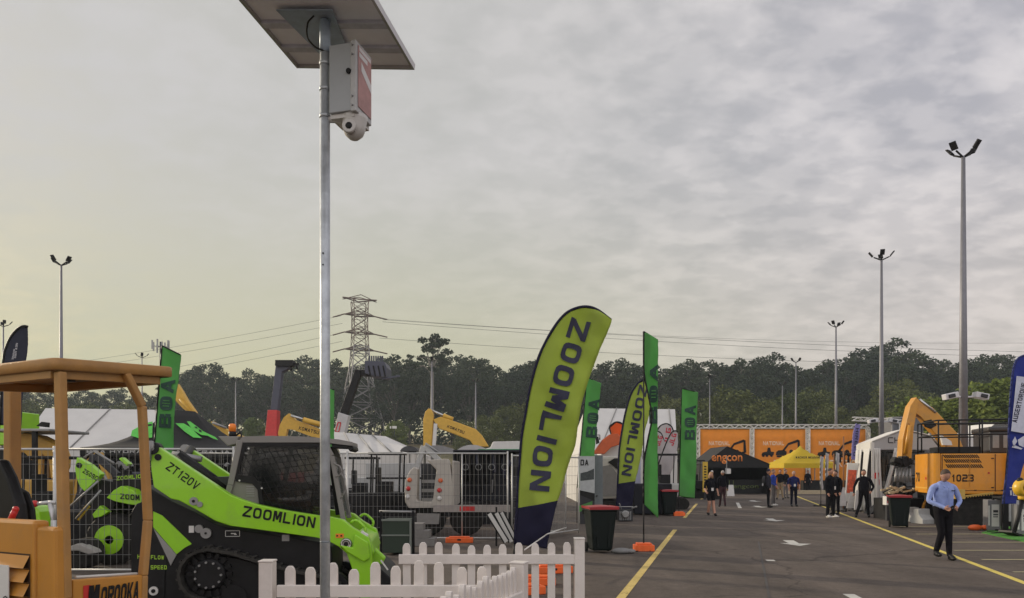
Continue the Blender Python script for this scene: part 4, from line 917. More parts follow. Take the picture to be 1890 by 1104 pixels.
# letter "up" must point right for top-to-bottom reading: d = down, right = (-d.y*-1...) handled by up_right
big = [(1128, 591, 1128, 592), (1101, 571, 1127, 598), (1077, 566, 1122, 611), (1051, 574, 1114, 630), (1033, 590, 1107, 646), (1017, 613, 1100, 665), (1004, 637, 1093, 684), (993, 662, 1085, 706), (983, 697, 1076, 735), (976, 727, 1071, 757),
       (970, 763, 1066, 790), (963, 803, 1062, 822), (959, 850, 1052, 850), (955, 900, 1038, 900), (954, 938, 1030, 924), (951, 970, 1019, 965), (950, 1004, 1009, 1013)]
zt_ = [(1073, 590), (1055, 649), (1041, 690), (1029, 736), (1017, 771), (1011, 805), (1002, 838), (995, 906)]
flag('feather_flag', 'largest lime green feather flag with dark lettering, navy foot and navy curved edge', 14.5, big, [limec, navyc], [14], [(1124, 589), (1101, 571), (1077, 566), (1051, 574), (1033, 590), (1004, 637), (983, 697), (970, 763), (959, 840), (954, 930), (950, 1004), (949, 1032)], navyc,
     [('ZOOMLION', navy, zt_, 37, True, None, dict(gap=.20, t=.27, h=.22))], rip=.075, base='cross', seed=1, group='lime feather flags')
sm = [(1211, 706, 1211, 707), (1205, 699, 1210, 715), (1198, 698, 1208, 722), (1186, 702, 1206, 731), (1177, 708, 1203, 742), (1164, 729, 1199, 762), (1154, 763, 1191, 792), (1148, 795, 1188, 815), (1143, 830, 1184, 838), (1141, 870, 1178, 866), (1140, 893, 1172, 888), (1139, 920, 1169, 915), (1138, 945, 1166, 944)]
flag('feather_flag', 'smaller lime green feather flag with dark lettering, just left of the tall green flag', 26.1, sm, [limec, navyc], [10], [(1209, 704), (1198, 698), (1177, 708), (1164, 729), (1154, 763), (1143, 830), (1139, 900), (1138, 959)], navyc,
     [('ZOOMLION', navy, [(1188, 712), (1181, 740), (1174, 775), (1167, 812), (1161, 845), (1155, 878)], 17, True, None, dict(gap=.18))], rip=.05, base='cross', seed=2, group='lime feather flags', edge_r=.035)
def boa(label, Y, xl, xr, yt, yt2, ybl, ybr, ty0, ty1, tw, base, ground, seed, lean=0, txx=None, pull=[0]*9):
    pr = []
    for i in range(9):
        f_ = i/8; pr.append((xl+lean*f_+pull[i], yt+(ybl-yt)*f_, xr+lean*f_, yt2+(ybr-yt2)*f_))
    cx = txx or ((xl+xr)/2)
    return flag('banner_flag', label, Y, pr, [greenc], [], [(xl+(xr-xl), yt2), (xl, yt), (xl+lean, ybl), (xl+lean, ground)], black, [('B@A', dkgreen, [(cx+lean*((ty1-yt)/(ybl-yt)), ty1), (cx+lean*((ty0-yt)/(ybl-yt)), ty0)], tw, True, greenc, dict(gap=.22, t=.27, h=.23))] if ty0 else None,
                rip=.05, base=base, seed=seed, group='green banner flags', edge_r=.02)
boa('tallest green banner flag, standing by the yellow line on an orange base', 16.1, 1188, 1214, 612, 628, 930, 956, 673, 782, 15, 'block', 1012, 4, 0, 1206, [0, 0, 1, 9, 15, 8, 1, 0, 0])
boa('green banner flag right of the tall one, beside the far red lidded bin', 28.4, 1258, 1288, 717, 724, 916, 920, 748, 812, 20, 'block', 950, 5, -5, 1275)
boa('green banner flag half hidden behind the biggest lime feather flag', 24.3, 1083, 1109, 696, 708, 900, 905, 736, 808, 21, None, 966, 6, -18, 1101)
boa('green banner flag leaning behind the right end of the dumper canopy', 18.3, 299, 333, 638, 655, 950, 950, 700, 790, 25, None, 998, 7, -24, 317)
boa('thin slice of a green banner flag beside the galvanised pole', 26.8, 594, 617, 713, 720, 900, 905, None, None, 0, None, 957, 8)
# dark feather at far left
flag('feather_flag', 'dark navy feather flag standing behind the dumper canopy at the left edge', 16, [(51, 603, 51, 604), (44, 602, 51, 612), (36, 605, 50, 625), (27, 613, 49, 640), (19, 624, 48, 655), (12, 640, 46, 672), (7, 660, 45, 692), (3, 720, 43, 735), (0, 785, 42, 786)], [cloth('slate_flag_cloth', (.05, .055, .085))], [],
     [(51, 603), (36, 605), (19, 624), (10, 644), (6, 660), (2, 740), (-2, 800), (-4, 1015)], black, [('NEW HIRE', mat('pale_print', (.45, .45, .48), .6), [(33, 634), (29, 662)], 3.5, True, None, {}), ('MINING', MATS['pale_print'], [(28, 645), (25, 664)], 3, True, None, {})], rip=.04, seed=9)
# blue feather at right
bluec = cloth('royal_blue_cloth', (.018, .035, .27), trans=.2)
bp = [(1893, 655, 1925, 672), (1880, 661, 1925, 690), (1872, 675, 1922, 712), (1868, 700, 1915, 735), (1865, 735, 1908, 760), (1862, 797, 1896, 805), (1861, 830, 1894, 835), (1858, 870, 1886, 872), (1854, 905, 1880, 905), (1851, 930, 1877, 930)]
bf = flag('feather_flag', 'royal blue feather flag with a white lettered panel at the right edge', 20.4, bp, [bluec], [], [(1915, 660), (1893, 655), (1880, 661), (1872, 675), (1868, 700), (1862, 797), (1856, 880), (1851, 985)], mat('blue_hem', (.01, .02, .13), .7), None, rip=.03, base='cross', seed=10)
bO = bf.location
def onflag(px, py, dy=-.10): p = P(px, py, 20.4)-bO; p.y += dy; return p
cl = [o for o in bpy.data.objects if o.parent == bf and o.name.startswith('cloth')][0]
b = MB().m(mat('pale_banner_print', (.50, .52, .62), .7)); b.add([onflag(1872, 695), onflag(1906, 699), onflag(1890, 801), onflag(1862, 796)], [(0, 1, 2, 3)]); b.build('panel', cl, solid=.004)
sline('AUGERTORQUE', navy, onflag(1872, 781), onflag(1890, 708), (onflag(1866, 780, 0)-onflag(1875, 781, 0)), cl, gap=.16, t=.3)
b = MB().m(MATS['pale_banner_print'])
for q in (((1869, 806), (1873, 815), (1866, 826), (1864, 815)), ((1874, 812), (1887, 804), (1885, 826), (1876, 822)), ((1866, 821), (1883, 828), (1880, 830), (1863, 826))): b.add([onflag(*p) for p in q], [(0, 1, 2, 3)])
for x0, x1, y0, y1 in ((1860, 1863, 905, 914), (1865, 1873, 905, 915), (1859, 1872, 899, 901)): b.add([onflag(x0, y0), onflag(x1, y0), onflag(x1, y1), onflag(x0, y1)], [(0, 1, 2, 3)])
b.m(bluec); b.add([onflag(1867, 907, -.11), onflag(1871, 907, -.11), onflag(1871, 913, -.11), onflag(1867, 913, -.11)], [(0, 1, 2, 3)])
b.build('emblem', cl)
# red and white feathers, orange feather, far narrow banners
wc = cloth('white_flag_cloth', (.55, .53, .55)); rpr = mat('red_print', (.45, .015, .04), .6)
for lab, Y, pr, pole, tp in (
    ('white feather flag with a black rim and red print, top one of the overlapping three', 37, [(1244, 800, 1244, 801), (1240, 788, 1245, 815), (1231, 782, 1243, 835), (1220, 785, 1240, 850), (1213, 795, 1234, 880), (1211, 820, 1228, 910)], [(1244, 800), (1240, 788), (1231, 782), (1220, 785), (1213, 795), (1211, 820), (1211, 930)], [(1230, 822), (1234, 790)]),
    ('white feather flag with red print leaning right, front one of the overlapping three', 35, [(1251, 798, 1251, 799), (1247, 795, 1251, 820), (1240, 798, 1249, 835), (1232, 812, 1243, 860), (1224, 832, 1232, 885), (1214, 860, 1222, 905)], [(1251, 798), (1247, 795), (1240, 798), (1232, 812), (1222, 838), (1212, 870), (1211, 935)], [(1238, 822), (1245, 800)]),
    ('white feather flag with red print, left and lowest of the overlapping three', 36, [(1226, 815, 1226, 816), (1221, 801, 1226, 830), (1214, 796, 1222, 850), (1208, 800, 1217, 875), (1205, 820, 1212, 890)], [(1226, 815), (1221, 801), (1214, 796), (1208, 800), (1205, 820), (1205, 934)], [(1213, 822), (1219, 805)])):
    flag('feather_flag', lab, Y, pr, [wc], [], pole, black, [('JLG', rpr, tp, 9, True, None, dict(t=.3))], rip=.04, seed=int(Y), group='white and red feather flags', edge_r=.03)
flag('feather_flag', 'orange feather flag with a black rim left of the smaller lime flag', 34, [(1150, 784, 1150, 785), (1145, 780, 1150, 800), (1137, 779, 1148, 815), (1130, 783, 1145, 830), (1125, 792, 1141, 845), (1138, 830, 1141, 870), (1138, 860, 1140, 885)], [cloth('orange_flag_cloth', (.75, .16, .03))], [], [(1150, 784), (1137, 779), (1124, 791)], black, None, seed=12, edge_r=.035)
flag('feather_flag', 'narrow lilac banner flag with vertical lettering in front of the banner wall truss', 42, [(1580, 782, 1588, 784), (1575, 800, 1586, 805), (1573, 825, 1583, 828), (1572, 848, 1580, 850)], [cloth('lilac_cloth', (.30, .27, .55))], [], [(1584, 782), (1578, 786), (1575, 800), (1572, 850), (1571, 925)], mat('lilac_hem', (.25, .22, .45), .7), [('HIRECO', navy, [(1582, 790), (1577, 842)], 5, True, None, {})], rip=.02, seed=13)
for i, (x, y0, y1, Y, lab) in enumerate(((1517, 842, 905, 36, 'thin white pole banner left of the two men in black'), (1527, 836, 900, 37, 'thin white pole banner just right of the yellow gazebo front'), (1546, 835, 925, 36, 'thin patterned white pole banner behind the man in black'))):
    flag('banner_flag', lab, Y, [(x-2, y0, x+3, y0+2), (x-3, (y0+y1)/2, x+2, (y0+y1)/2), (x-2, y1, x+3, y1)], [wc], [], [(x-2, y0), (x-2, y1), (x-2, HY+2389/Y)], grey, None, rip=.02, seed=20+i, group='thin pole banners', base='cross')
b = MB().m(rubber); b.path(bez([G(1128, 1020)+Vector((0, 0, .012)), G(1150, 1015)+Vector((0, 0, .012)), G(1172, 1019)+Vector((0, 0, .012)), G(1192, 1013)+Vector((0, 0, .012)), G(1200, 1018)+Vector((0, 0, .012))], 6), .010, 6); tag(b.build('cable'), 'thin black cable lying on the asphalt between the nearest bin and orange flag base', 'cable')
# ================================================================ wheelie bins
binb = mat('bin_green', (.003, .008, .0075), .5, var=.2, scale=3, spec=.25); binl = mat('bin_red_lid', (.30, .012, .018), .4)
def make_bin(label, loc, rz=0, openlid=0):
    t = thing('wheelie_bin', label, 'bin', loc, rz, 'red lidded wheelie bins')
    b = MB().m(binb); zs = [(.06, .19, .22), (.10, .215, .24), (.88, .285, .33), (.90, .305, .35), (.945, .305, .35), (.95, .29, .335)]
    vs = []
    for z, hx, hy in zs:
        r = .04
        for sx, sy, a0 in ((1, -1, -90), (1, 1, 0), (-1, 1, 90), (-1, -1, 180)):
            for k in range(4): a = R(a0+k*30); vs.append((sx*(hx-r)+r*math.cos(a), sy*(hy-r)+r*math.sin(a)+(.02 if z > .5 else 0), z))
    n = 16; b.add(vs, [(j*n+i, j*n+(i+1) % n, (j+1)*n+(i+1) % n, (j+1)*n+i) for j in range(len(zs)-1) for i in range(n)]+[tuple(range(n))[::-1]], smooth=False)
    for sx in (-.12, .12): b.box(sx-.015, sx+.015, -.285, -.25, .15, .84)
    b.box(-.3, .3, .35, .38, .80, .93); b.build('body', t)
    b = MB().m(binl); b.grid(lambda u, v: ((u-.5)*.62, (v-.5)*.72+.01, .962+.045*math.cos((u-.5)*2.6)*math.cos((v-.5)*2.4)), 10, 8); b.box(-.315, .315, -.36, -.345, .93, .975); b.box(-.315, -.305, -.345, .37, .94, .985); b.box(.305, .315, -.345, .37, .94, .985); b.build('lid', t, solid=.01)
    b = MB().m(binb); b.tube((-.30, .43, .93), (.30, .43, .93), .016); b.tube((-.25, .36, .93), (-.25, .43, .93), .014); b.tube((.25, .36, .93), (.25, .43, .93), .014); b.build('handle', t)
    for s_ in (-1, 1): b = MB().m(rubber); b.lathe([(.1, -.025), (.105, 0), (.1, .025)], (s_*.24, .25, .1), 'X', 16); b.build('wheel', t)
    return t
g = G(1110, 1022); make_bin('wheelie bin with a red lid, nearest one, right of the biggest lime flag', (g.x, g.y+.25, 0), R(8))
g = G(1237, 952); make_bin('wheelie bin with a red lid farther off, left of the second green banner flag', (g.x, g.y+.2, 0), R(-5))
g = G(1666, 975); make_bin('wheelie bin with a red lid on the right side, in front of the orange excavator', (g.x, g.y+.2, 0), R(-22))
b = MB().m(mat('grey_sack', (.20, .20, .20), .8, bump=.5)); b.ball((0, 0, .06), .1, (2.1, 1, .65)); b.ball((.2, .02, .05), .08, (1.3, 1, .6)); o = b.build('sandbag'); o.location = G(1147, 1022); tag(o, 'grey sandbag on the asphalt at the foot of the nearest bin', 'sandbag')
# ================================================================ people
SH = {}
def pm(col, name, rough=.9): return mat('cloth_'+name, col, rough, var=.16, scale=9, bump=.7, bscale=14, spec=.12)
def person(label, px, py, H, face, top, bottom, arms, legs, hair=(.03, .02, .015), shoes='black', short_sleeve=False, bare_legs=None, lanyard=False, long_hair=False, headtilt=0, extra=None, build_w=1.0, cap_=None, Y=None, hold=None):
    g = G(px, py) if Y is None else Vector(((px-CXP)/FP*Y, Y, 0))
    t = thing('person', label, 'person', g, face)
    k = H/1.78; w = build_w
    J = {'pel': (0, 0, .95), 'waist': (0, .005, 1.08), 'chest': (0, .0, 1.28), 'neck': (0, .0, 1.47), 'nk2': (0, -.005, 1.54)}
    RAD = {'pel': .155, 'waist': .172, 'chest': .192, 'neck': .065, 'nk2': .055}
    B = [('pel', 'waist', top), ('waist', 'chest', top), ('chest', 'neck', top), ('neck', 'nk2', skin_m)]
    for s_, nm in ((-1, 'l'), (1, 'r')):
        kn, an = legs[0 if s_ < 0 else 1]
        J['hip'+nm] = (s_*.085, 0, .90); J['kn'+nm] = (s_*.095+kn[0], kn[1], .50+kn[2]); J['an'+nm] = (s_*.10+an[0], an[1], .09+an[2]); J['toe'+nm] = (s_*.125+an[0], an[1]-.15, .035+an[2])
        RAD['hip'+nm] = .098; RAD['kn'+nm] = .068; RAD['an'+nm] = .052; RAD['toe'+nm] = .042
        shm = shoes if not isinstance(shoes, str) else black
        B += [('pel', 'hip'+nm, bottom), ('hip'+nm, 'kn'+nm, bottom), ('kn'+nm, 'an'+nm, skin_m if bare_legs else bottom), ('an'+nm, 'toe'+nm, shm)]
        el, wr = arms[0 if s_ < 0 else 1]
        J['sh'+nm] = (s_*.195, .0, 1.41); J['el'+nm] = tuple(el); J['wr'+nm] = tuple(wr); RAD['sh'+nm] = .064; RAD['el'+nm] = .047; RAD['wr'+nm] = .034
        e, q = Vector(el), Vector(wr); d = (q-e).normalized(); J['pa'+nm] = tuple(q+d*.075); RAD['pa'+nm] = .034
        B += [('neck', 'sh'+nm, top), ('sh'+nm, 'el'+nm, top), ('el'+nm, 'wr'+nm, skin_m if short_sleeve else top), ('wr'+nm, 'pa'+nm, skin_m)]
    names = list(J); me = bpy.data.meshes.new('b'); me.from_pydata([tuple(c*k*(w if i == 0 and n[:2] not in ('wr', 'pa') else 1) for i, c in enumerate(J[n])) for n in names], [(names.index(a), names.index(c)) for a, c, _ in B], [])
    ob = bpy.data.objects.new('b', me); COL.objects.link(ob); md = ob.modifiers.new('s', 'SKIN'); md.use_smooth_shade = True
    sv = me.skin_vertices[0].data
    for i, n in enumerate(names):
        r = RAD[n]*k; flat = n in ('pel', 'waist', 'chest'); sv[i].radius = (r*w*1.02, r*(.80 if flat else 1)) ; sv[i].use_root = (n == 'pel')
    s2 = ob.modifiers.new('ss', 'SUBSURF'); s2.levels = 2; s2.render_levels = 2
    dg = bpy.context.evaluated_depsgraph_get(); dg.update(); m2 = bpy.data.meshes.new_from_object(ob.evaluated_get(dg)); bpy.data.objects.remove(ob)
    segs = [(Vector(J[a])*k, Vector(J[c])*k, m_, RAD[a]*k) for a, c, m_ in B]
    b = MB(); b.v = [tuple(v.co) for v in m2.vertices]
    for p in m2.polygons:
        c = p.center; best = None
        for a, e, m_, r in segs:
            ab = e-a; s_ = max(0, min(1, (c-a).dot(ab)/ab.length_squared)); dd = (c-a-ab*s_).length-r*.5
            if best is None or dd < best[0]: best = (dd, m_)
        m_ = best[1]; z = c.z/k
        if z < .93 and m_ is top and abs(c.x) < .26 and z > .5: m_ = bottom if z < .90 else m_
        if bare_legs and m_ is bottom and z < bare_legs: m_ = skin_m
        b.m(m_); b.f.append(tuple(p.vertices)); b.mi.append(b.c); b.sm.append(True)
    bpy.data.meshes.remove(m2)
    # head (same mesh): skull, jaw, nose, ears; face towards -y
    hc = Vector((0, -.012, 1.655))*k; Mh = Matrix.Translation(Vector((0, 0, 1.53))*k) @ Matrix.Rotation(headtilt, 4, 'X') @ Matrix.Translation(-Vector((0, 0, 1.53))*k)
    def hp(v): return Mh @ Vector(v)
    b.m(skin_m); vs = []; nu, nv = 16, 12
    for j in range(nv+1):
        ph = math.pi*j/nv
        for i in range(nu):
            th = 2*math.pi*i/nu; x = .084*math.sin(ph)*math.cos(th); y = .098*math.sin(ph)*math.sin(th); z = -.124*math.cos(ph)
            if z < -.02: x *= 1-.28*(-z/.118); y = y*(1-.10*(-z/.118)) if y < 0 else y*(1-.35*(-z/.118))
            if y < -.06 and abs(z) < .05 and abs(x) < .03: y -= .004
            vs.append(hp((hc.x+x*k, hc.y+y*k, hc.z+z*k)))
    b.add(vs, [(j*nu+i, j*nu+(i+1) % nu, (j+1)*nu+(i+1) % nu, (j+1)*nu+i) for j in range(nv) for i in range(nu)], smooth=True)
    b.add([hp((hc.x+x*k, hc.y+y*k, hc.z+z*k)) for x, y, z in ((-.010, -.085, .022), (.010, -.085, .022), (-.018, -.088, -.022), (.018, -.088, -.022), (0, -.112, -.018))], [(0, 1, 4), (0, 4, 2), (1, 3, 4), (2, 4, 3)], smooth=True)
    for s_ in (-1, 1): b.ball(hp((hc.x+s_*.076*k, hc.y+.008*k, hc.z-.005*k)), .026*k, (.4, .8, 1.15), 6)
    b.m(mat('eye_dark', (.03, .02, .02), .4))
    for s_ in (-1, 1): b.ball(hp((hc.x+s_*.029*k, hc.y-.082*k, hc.z+.012*k)), .011*k, (1.3, .6, .7), 5)
    b.m(mat('lips', (.28, .10, .08), .5)); b.ball(hp((hc.x, hc.y-.080*k, hc.z-.055*k)), .018*k, (1.2, .5, .3), 5)
    # fingers
    b.m(skin_m)
    for s_, nm in ((-1, 'l'), (1, 'r')):
        q = Vector(J['wr'+nm])*k; p = Vector(J['pa'+nm])*k; d = (p-q).normalized(); side = d.cross(Vector((0, 1, 0)));
        if side.length < .2: side = d.cross(Vector((1, 0, 0)))
        side.normalize(); cu = side.cross(d).normalized(); cu = -cu if cu.y > 0 else cu
        for f_ in range(4):
            off = (f_-1.5)*.019*k; L_ = (.034, .040, .037, .028)[f_]*k; a0 = p+side*off; a1 = a0+d*L_+cu*.006*k; a2 = a1+(d*.7+cu*.7)*L_*.75
            b.tube(a0-d*.02*k, a1, .0095*k, .0085*k, 6); b.tube(a1, a2, .0085*k, .007*k, 6)
        a0 = q.lerp(p, .4)+side*(-.03*s_)*k; a1 = a0+(d*.5-side*s_*.6+cu*.5).normalized()*.035*k; b.tube(a0, a1, .011*k, .009*k, 6); b.tube(a1, a1+(d*.8+cu*.4).normalized()*.028*k, .009*k, .0075*k, 6)
    # shoe soles
    for s_, nm in ((-1, 'l'), (1, 'r')):
        a = Vector(J['an'+nm])*k; b.m(shoes if not isinstance(shoes, str) else black); b.ball((a.x+.012*s_, a.y-.075*k, a.z-.045*k), .06*k, (.78, 2.2, .72), 8)
    bo = b.build('body', t, fix=False)
    hm = mat('hair_%d' % int(hair[0]*1000), hair, .7, var=.3, scale=20)
    h = MB().m(hm); vs = []; nu, nv = 18, 9
    for j in range(nv+1):
        ph = math.pi*.5*j/nv*(.96)
        for i in range(nu):
            th = 2*math.pi*i/nu; fr_ = max(0, -math.sin(th)); pp = ph*(1-.42*fr_)
            x = .088*math.sin(pp)*math.cos(th); y = .104*math.sin(pp)*math.sin(th)+.004; z = .130*math.cos(pp)+.003
            wv = 1+.03*math.sin(i*2.3+j); vs.append(hp((hc.x+x*k*wv, hc.y+y*k*wv, hc.z+z*k)))
    h.add(vs, [(j*nu+i, j*nu+(i+1) % nu, (j+1)*nu+(i+1) % nu, (j+1)*nu+i) for j in range(nv) for i in range(nu)], smooth=True)
    if long_hair:
        h.ball(hp((hc.x, hc.y+.055*k, hc.z-.06*k)), .09*k, (1.0, .55, 1.5), 10)
        for s_ in (-1, 1): h.ball(hp((hc.x+s_*.072*k, hc.y+.0*k, hc.z-.06*k)), .05*k, (.5, .8, 2.1), 8)
    h.build('hair', t)
    if cap_:
        c_ = MB().m(cap_); c_.lathe([(.088*k, 0), (.086*k, .05*k), (.05*k, .09*k), (.004, .10*k)], (hc.x, hc.y+.004, hc.z+.045*k), n=14); c_.box(hc.x-.06*k, hc.x+.06*k, hc.y-.17*k, hc.y-.07*k, hc.z+.045*k, hc.z+.055*k); c_.build('cap', t)
    # collar, belt, lanyard
    c_ = MB().m(top); c_.lathe([(.072*k, -.02), (.066*k, .035)], (0, .0, 1.475*k), n=12); c_.build('collar', t, solid=.006)
    if lanyard:
        c_ = MB().m(white); c_.box(-.045, .045, -.195*k, -.188*k, 1.02*k, 1.14*k); c_.m(black); c_.tube((-.04, -.17*k, 1.40*k), (0, -.192*k, 1.14*k), .005); c_.tube((.04, -.17*k, 1.40*k), (0, -.192*k, 1.14*k), .005); c_.build('name_badge', t)
    if extra: extra(t, k)
    return t
A_DOWN = (((-.245, .02, 1.14), (-.25, -.06, .90)), ((.245, .02, 1.14), (.25, -.06, .90)))
L_STAND = (((0, 0, 0), (-.01, 0, 0)), ((0, 0, 0), (.01, 0, 0)))
L_WALK = (((0, -.10, .02), (0, .06, .03)), ((0, -.03, 0), (0, -.16, 0)))
shirt = pm((.27, .34, .62), 'light_blue'); trs = pm((.008, .0075, .010), 'black'); jk = pm((.007, .007, .011), 'charcoal'); nv = pm((.015, .02, .09), 'navy'); roy = pm((.03, .06, .30), 'royal'); khaki = pm((.28, .21, .13), 'khaki'); gtr = pm((.13, .12, .12), 'grey'); maroon = pm((.06, .03, .035), 'maroon')
whiteshoe = mat('white_shoe', (.55, .53, .50), .6)
def phone(t, k):
    pass
    q = MB().m(black); q.lathe([(.128*k, 0), (.130*k, .04)], (0, 0, .945*k), n=18, M=Matrix.Diagonal((1.12, .84, 1, 1))); q.build('belt', t)
    q = MB().m(mat('shirt_seam', (.20, .26, .50), .8)); q.box(-.012, .012, -.182*k, -.172*k, 1.0*k, 1.40*k); q.build('placket', t)
    q = MB().m(shirt)
    for s_ in (-1, 1): q.add([(s_*.005, -.085*k, 1.44*k), (s_*.075, -.06*k, 1.50*k), (s_*.075, -.085*k, 1.44*k), (s_*.03, -.115*k, 1.40*k)], [(0, 1, 2, 3)])
    q.build('collar_wing', t, solid=.008)
    q = MB().m(navy); q.box(.065, .135, -.168*k, -.160*k, 1.335*k, 1.355*k); q.build('pocket_logo', t)
pp = person('man in a light blue shirt and black trousers walking while looking down at a phone', 1741, 1033, 1.79, 0, shirt, trs, (((-.29, -.03, 1.14), (-.13, -.25, 1.03)), ((.29, -.03, 1.14), (.11, -.25, 1.03))), (((.035, -.06, .02), (.02, .10, .05)), ((-.03, -.06, 0), (-.035, -.08, 0))), headtilt=R(26), hair=(.05, .028, .016), extra=phone, build_w=1.08)
q = MB().m(black); q.bc((0, 0, 0), (.075, .145, .009)); o = q.build('phone', None, .003); o.location = pp.location+Vector((-.03, -.315, 1.035)); o.rotation_euler = (R(-30), 0, R(12)); tag(o, 'black phone held by the man in the light blue shirt', 'phone')
person('man in black jacket and white trainers standing with head turned right, on the yellow line', 1532, 956, 1.82, R(38), jk, trs, A_DOWN, (((-.02, 0, 0), (-.07, 0, 0)), ((.02, 0, 0), (.07, -.04, 0))), shoes=whiteshoe, lanyard=True, build_w=1.1)
person('man in black shirt behind the shoulder of the man in white trainers', 1543, 950, 1.76, R(-60), jk, trs, A_DOWN, L_STAND, lanyard=False, headtilt=R(8))
person('man in black shirt standing in front of the white marquee curtain', 1594, 955, 1.78, R(-24), jk, trs, (((-.30, .0, 1.14), (-.33, -.08, .90)), ((.32, .02, 1.14), (.24, -.16, .97))), (((-.02, -.02, 0), (-.14, -.05, 0)), ((.02, 0, 0), (.06, 0, 0))), shoes='black', headtilt=R(4), build_w=1.05)
person('blond woman in black top and shorts with a badge walking along the aisle', 1312, 952, 1.68, R(5), jk, trs, (((-.26, .02, 1.12), (-.24, -.14, .98)), ((.26, .03, 1.12), (.27, -.08, .92))), L_WALK, hair=(.42, .26, .11), short_sleeve=True, bare_legs=.62, lanyard=True, long_hair=True)
def bag(t, k): pass
pb = person('grey haired person in a black coat walking away behind the blond woman', 1334, 936, 1.74, R(178), jk, maroon, A_DOWN, L_WALK, hair=(.30, .27, .25))
q = MB().m(black); q.bc((0, 0, .2), (.42, .18, .34)); q.path([Vector((-.12, 0, .36)), Vector((-.08, 0, .50)), Vector((.08, 0, .50)), Vector((.12, 0, .36))], .012); o = q.build('carry_bag', None, .03); o.location = pb.location+Vector((-.36, -.1, .34)); tag(o, 'black carry bag held low by the person in the black coat', 'bag')
person('person with a pale cap in the distance, directly behind the blond woman', 1314, 921, 1.72, 0, jk, trs, A_DOWN, L_STAND, hair=(.2, .12, .06), cap_=MATS['white_paint'])
def rucksack(t, k):
    q = MB().m(dgrey); q.ball((0, .19, 1.25*k), .17, (.85, .55, 1.35), 10); q.m(mat('pale_cloth', (.35, .35, .36), .8)); q.box(-.13, .13, .22, .28, 1.0*k, 1.12*k); q.build('backpack', t)
person('man with a grey backpack and cap standing side on near the road arrow', 1418, 937, 1.80, R(72), pm((.03, .03, .04), 'slate'), trs, A_DOWN, L_STAND, extra=rucksack, cap_=navy)
person('man in royal blue top and grey trousers next to the man with the backpack', 1427, 934, 1.80, R(50), roy, gtr, (((-.27, 0, 1.14), (-.22, -.18, 1.0)), ((.27, .02, 1.14), (.24, -.1, .92))), L_STAND, shoes=whiteshoe, hair=(.12, .08, .05))
person('person in black shirt and khaki trousers talking beyond the blue topped man', 1440, 922, 1.80, R(-30), jk, khaki, (((-.27, 0, 1.14), (-.20, -.2, 1.25)), ((.27, .02, 1.14), (.28, -.05, .90))), (((0, 0, 0), (-.06, 0, 0)), ((0, 0, 0), (.06, 0, 0))), shoes='black')
person('person in black behind and right of the khaki trousers', 1450, 920, 1.80, R(20), jk, gtr, A_DOWN, L_STAND)
person('man in navy polo shirt with a badge standing alone near the yellow gazebo', 1465, 935, 1.70, R(-5), nv, pm((.008, .009, .02), 'dark_navy'), A_DOWN, (((.01, 0, 0), (-.0, 0, 0)), ((-.01, 0, 0), (.0, 0, 0))), short_sleeve=True, lanyard=True, hair=(.30, .2, .13), build_w=1.15)
person('dark figure standing under the yellow gazebo', 1491, 905, 1.75, 0, jk, trs, A_DOWN, L_STAND, Y=58)
# ================================================================ floodlight poles
polem = mat('light_pole_steel', (.19, .19, .21), .5, .4)
def flood_pole(px, top, label, lens=4, floods=None, H=15.0, slim=1, hs=.72):
    Y = (H-CH)*FP/(HY-top); X = (px-CXP)/FP*Y; zb = hillz(X, Y) if Y > 104.5 else 0
    t = thing('light_pole', label, 'light pole', (X, Y, zb), 0, 'tall floodlight poles')
    b = MB().m(polem); b.tube((0, 0, 0), (0, 0, H-zb-.3), .16*slim, .06*slim, 12); b.box(-.25, .25, -.25, .25, 0, .03); b.build('pole', t)
    for k in range(lens):
        a = R(35+k*90+px*.3); d = Vector((math.cos(a), math.sin(a)*.8, 0)); c = d*.62+Vector((0, 0, H-zb+.02))
        b = MB().m(black); b.tube((0, 0, H-zb-.35), d*.45+Vector((0, 0, H-zb-.15)), .04, n=6); q = Matrix.Rotation(a, 3, 'Z') @ Matrix.Rotation(R(-52), 3, 'Y'); b.bc(c, (.35, .26, .05), q); b.m(dgrey)
        for i in range(4): b.bc(c+q @ Vector((-.13+i*.085, 0, .04)), (.015, .24, .04), q)
        b.build('flood_lamp', t)
    if floods:
        z = ztop(floods, Y)
        for s_ in (-1, 1):
            b = MB().m(mat('lamp_white', (.55, .55, .58), .4)); b.tube((0, 0, z), (s_*.45, -.1, z), .05, n=6)
            for v in (0, 1): b.bc((s_*.62, -.15, z+.03), (.55, .32, .24), Matrix.Rotation(s_*R(12), 3, 'Y')) if v == 0 else None
            b.m(dgrey); b.bc((s_*.66, -.34, z+.02), (.28, .06, .15), Matrix.Rotation(s_*R(12), 3, 'Y')); b.build('speaker', t, .05)
    return t
flood_pole(1778, 275, 'tallest light pole, right foreground, with a pair of white lamps partway up', floods=733, slim=1.25)
flood_pole(1627, 470, 'light pole behind the white marquee with a pair of white lamps partway up', floods=778, slim=1.1)
flood_pole(1543, 597, 'light pole rising behind the right part of the orange banner wall')
flood_pole(1469, 664, 'light pole behind the yellow gazebo, taller of two'); flood_pole(1444, 708, 'light pole behind the orange banner wall, left and shorter of two near the gazebo')
flood_pole(1310, 694, 'thin pale light pole behind the left end of the orange banner wall', slim=.8)
flood_pole(113, 480, 'tall light pole rising above the dumper canopy'); flood_pole(6, 596, 'light pole at the very left edge of the view'); flood_pole(262, 655, 'distant light pole just right of the canopy corner', slim=.9)
flood_pole(878, 702, 'light pole standing above the raised yellow boom', slim=1.2); flood_pole(797, 662, 'light pole in front of the tall thin gum tree', slim=1.2); flood_pole(435, 700, 'pale light pole behind the black pitched tent', slim=.9)
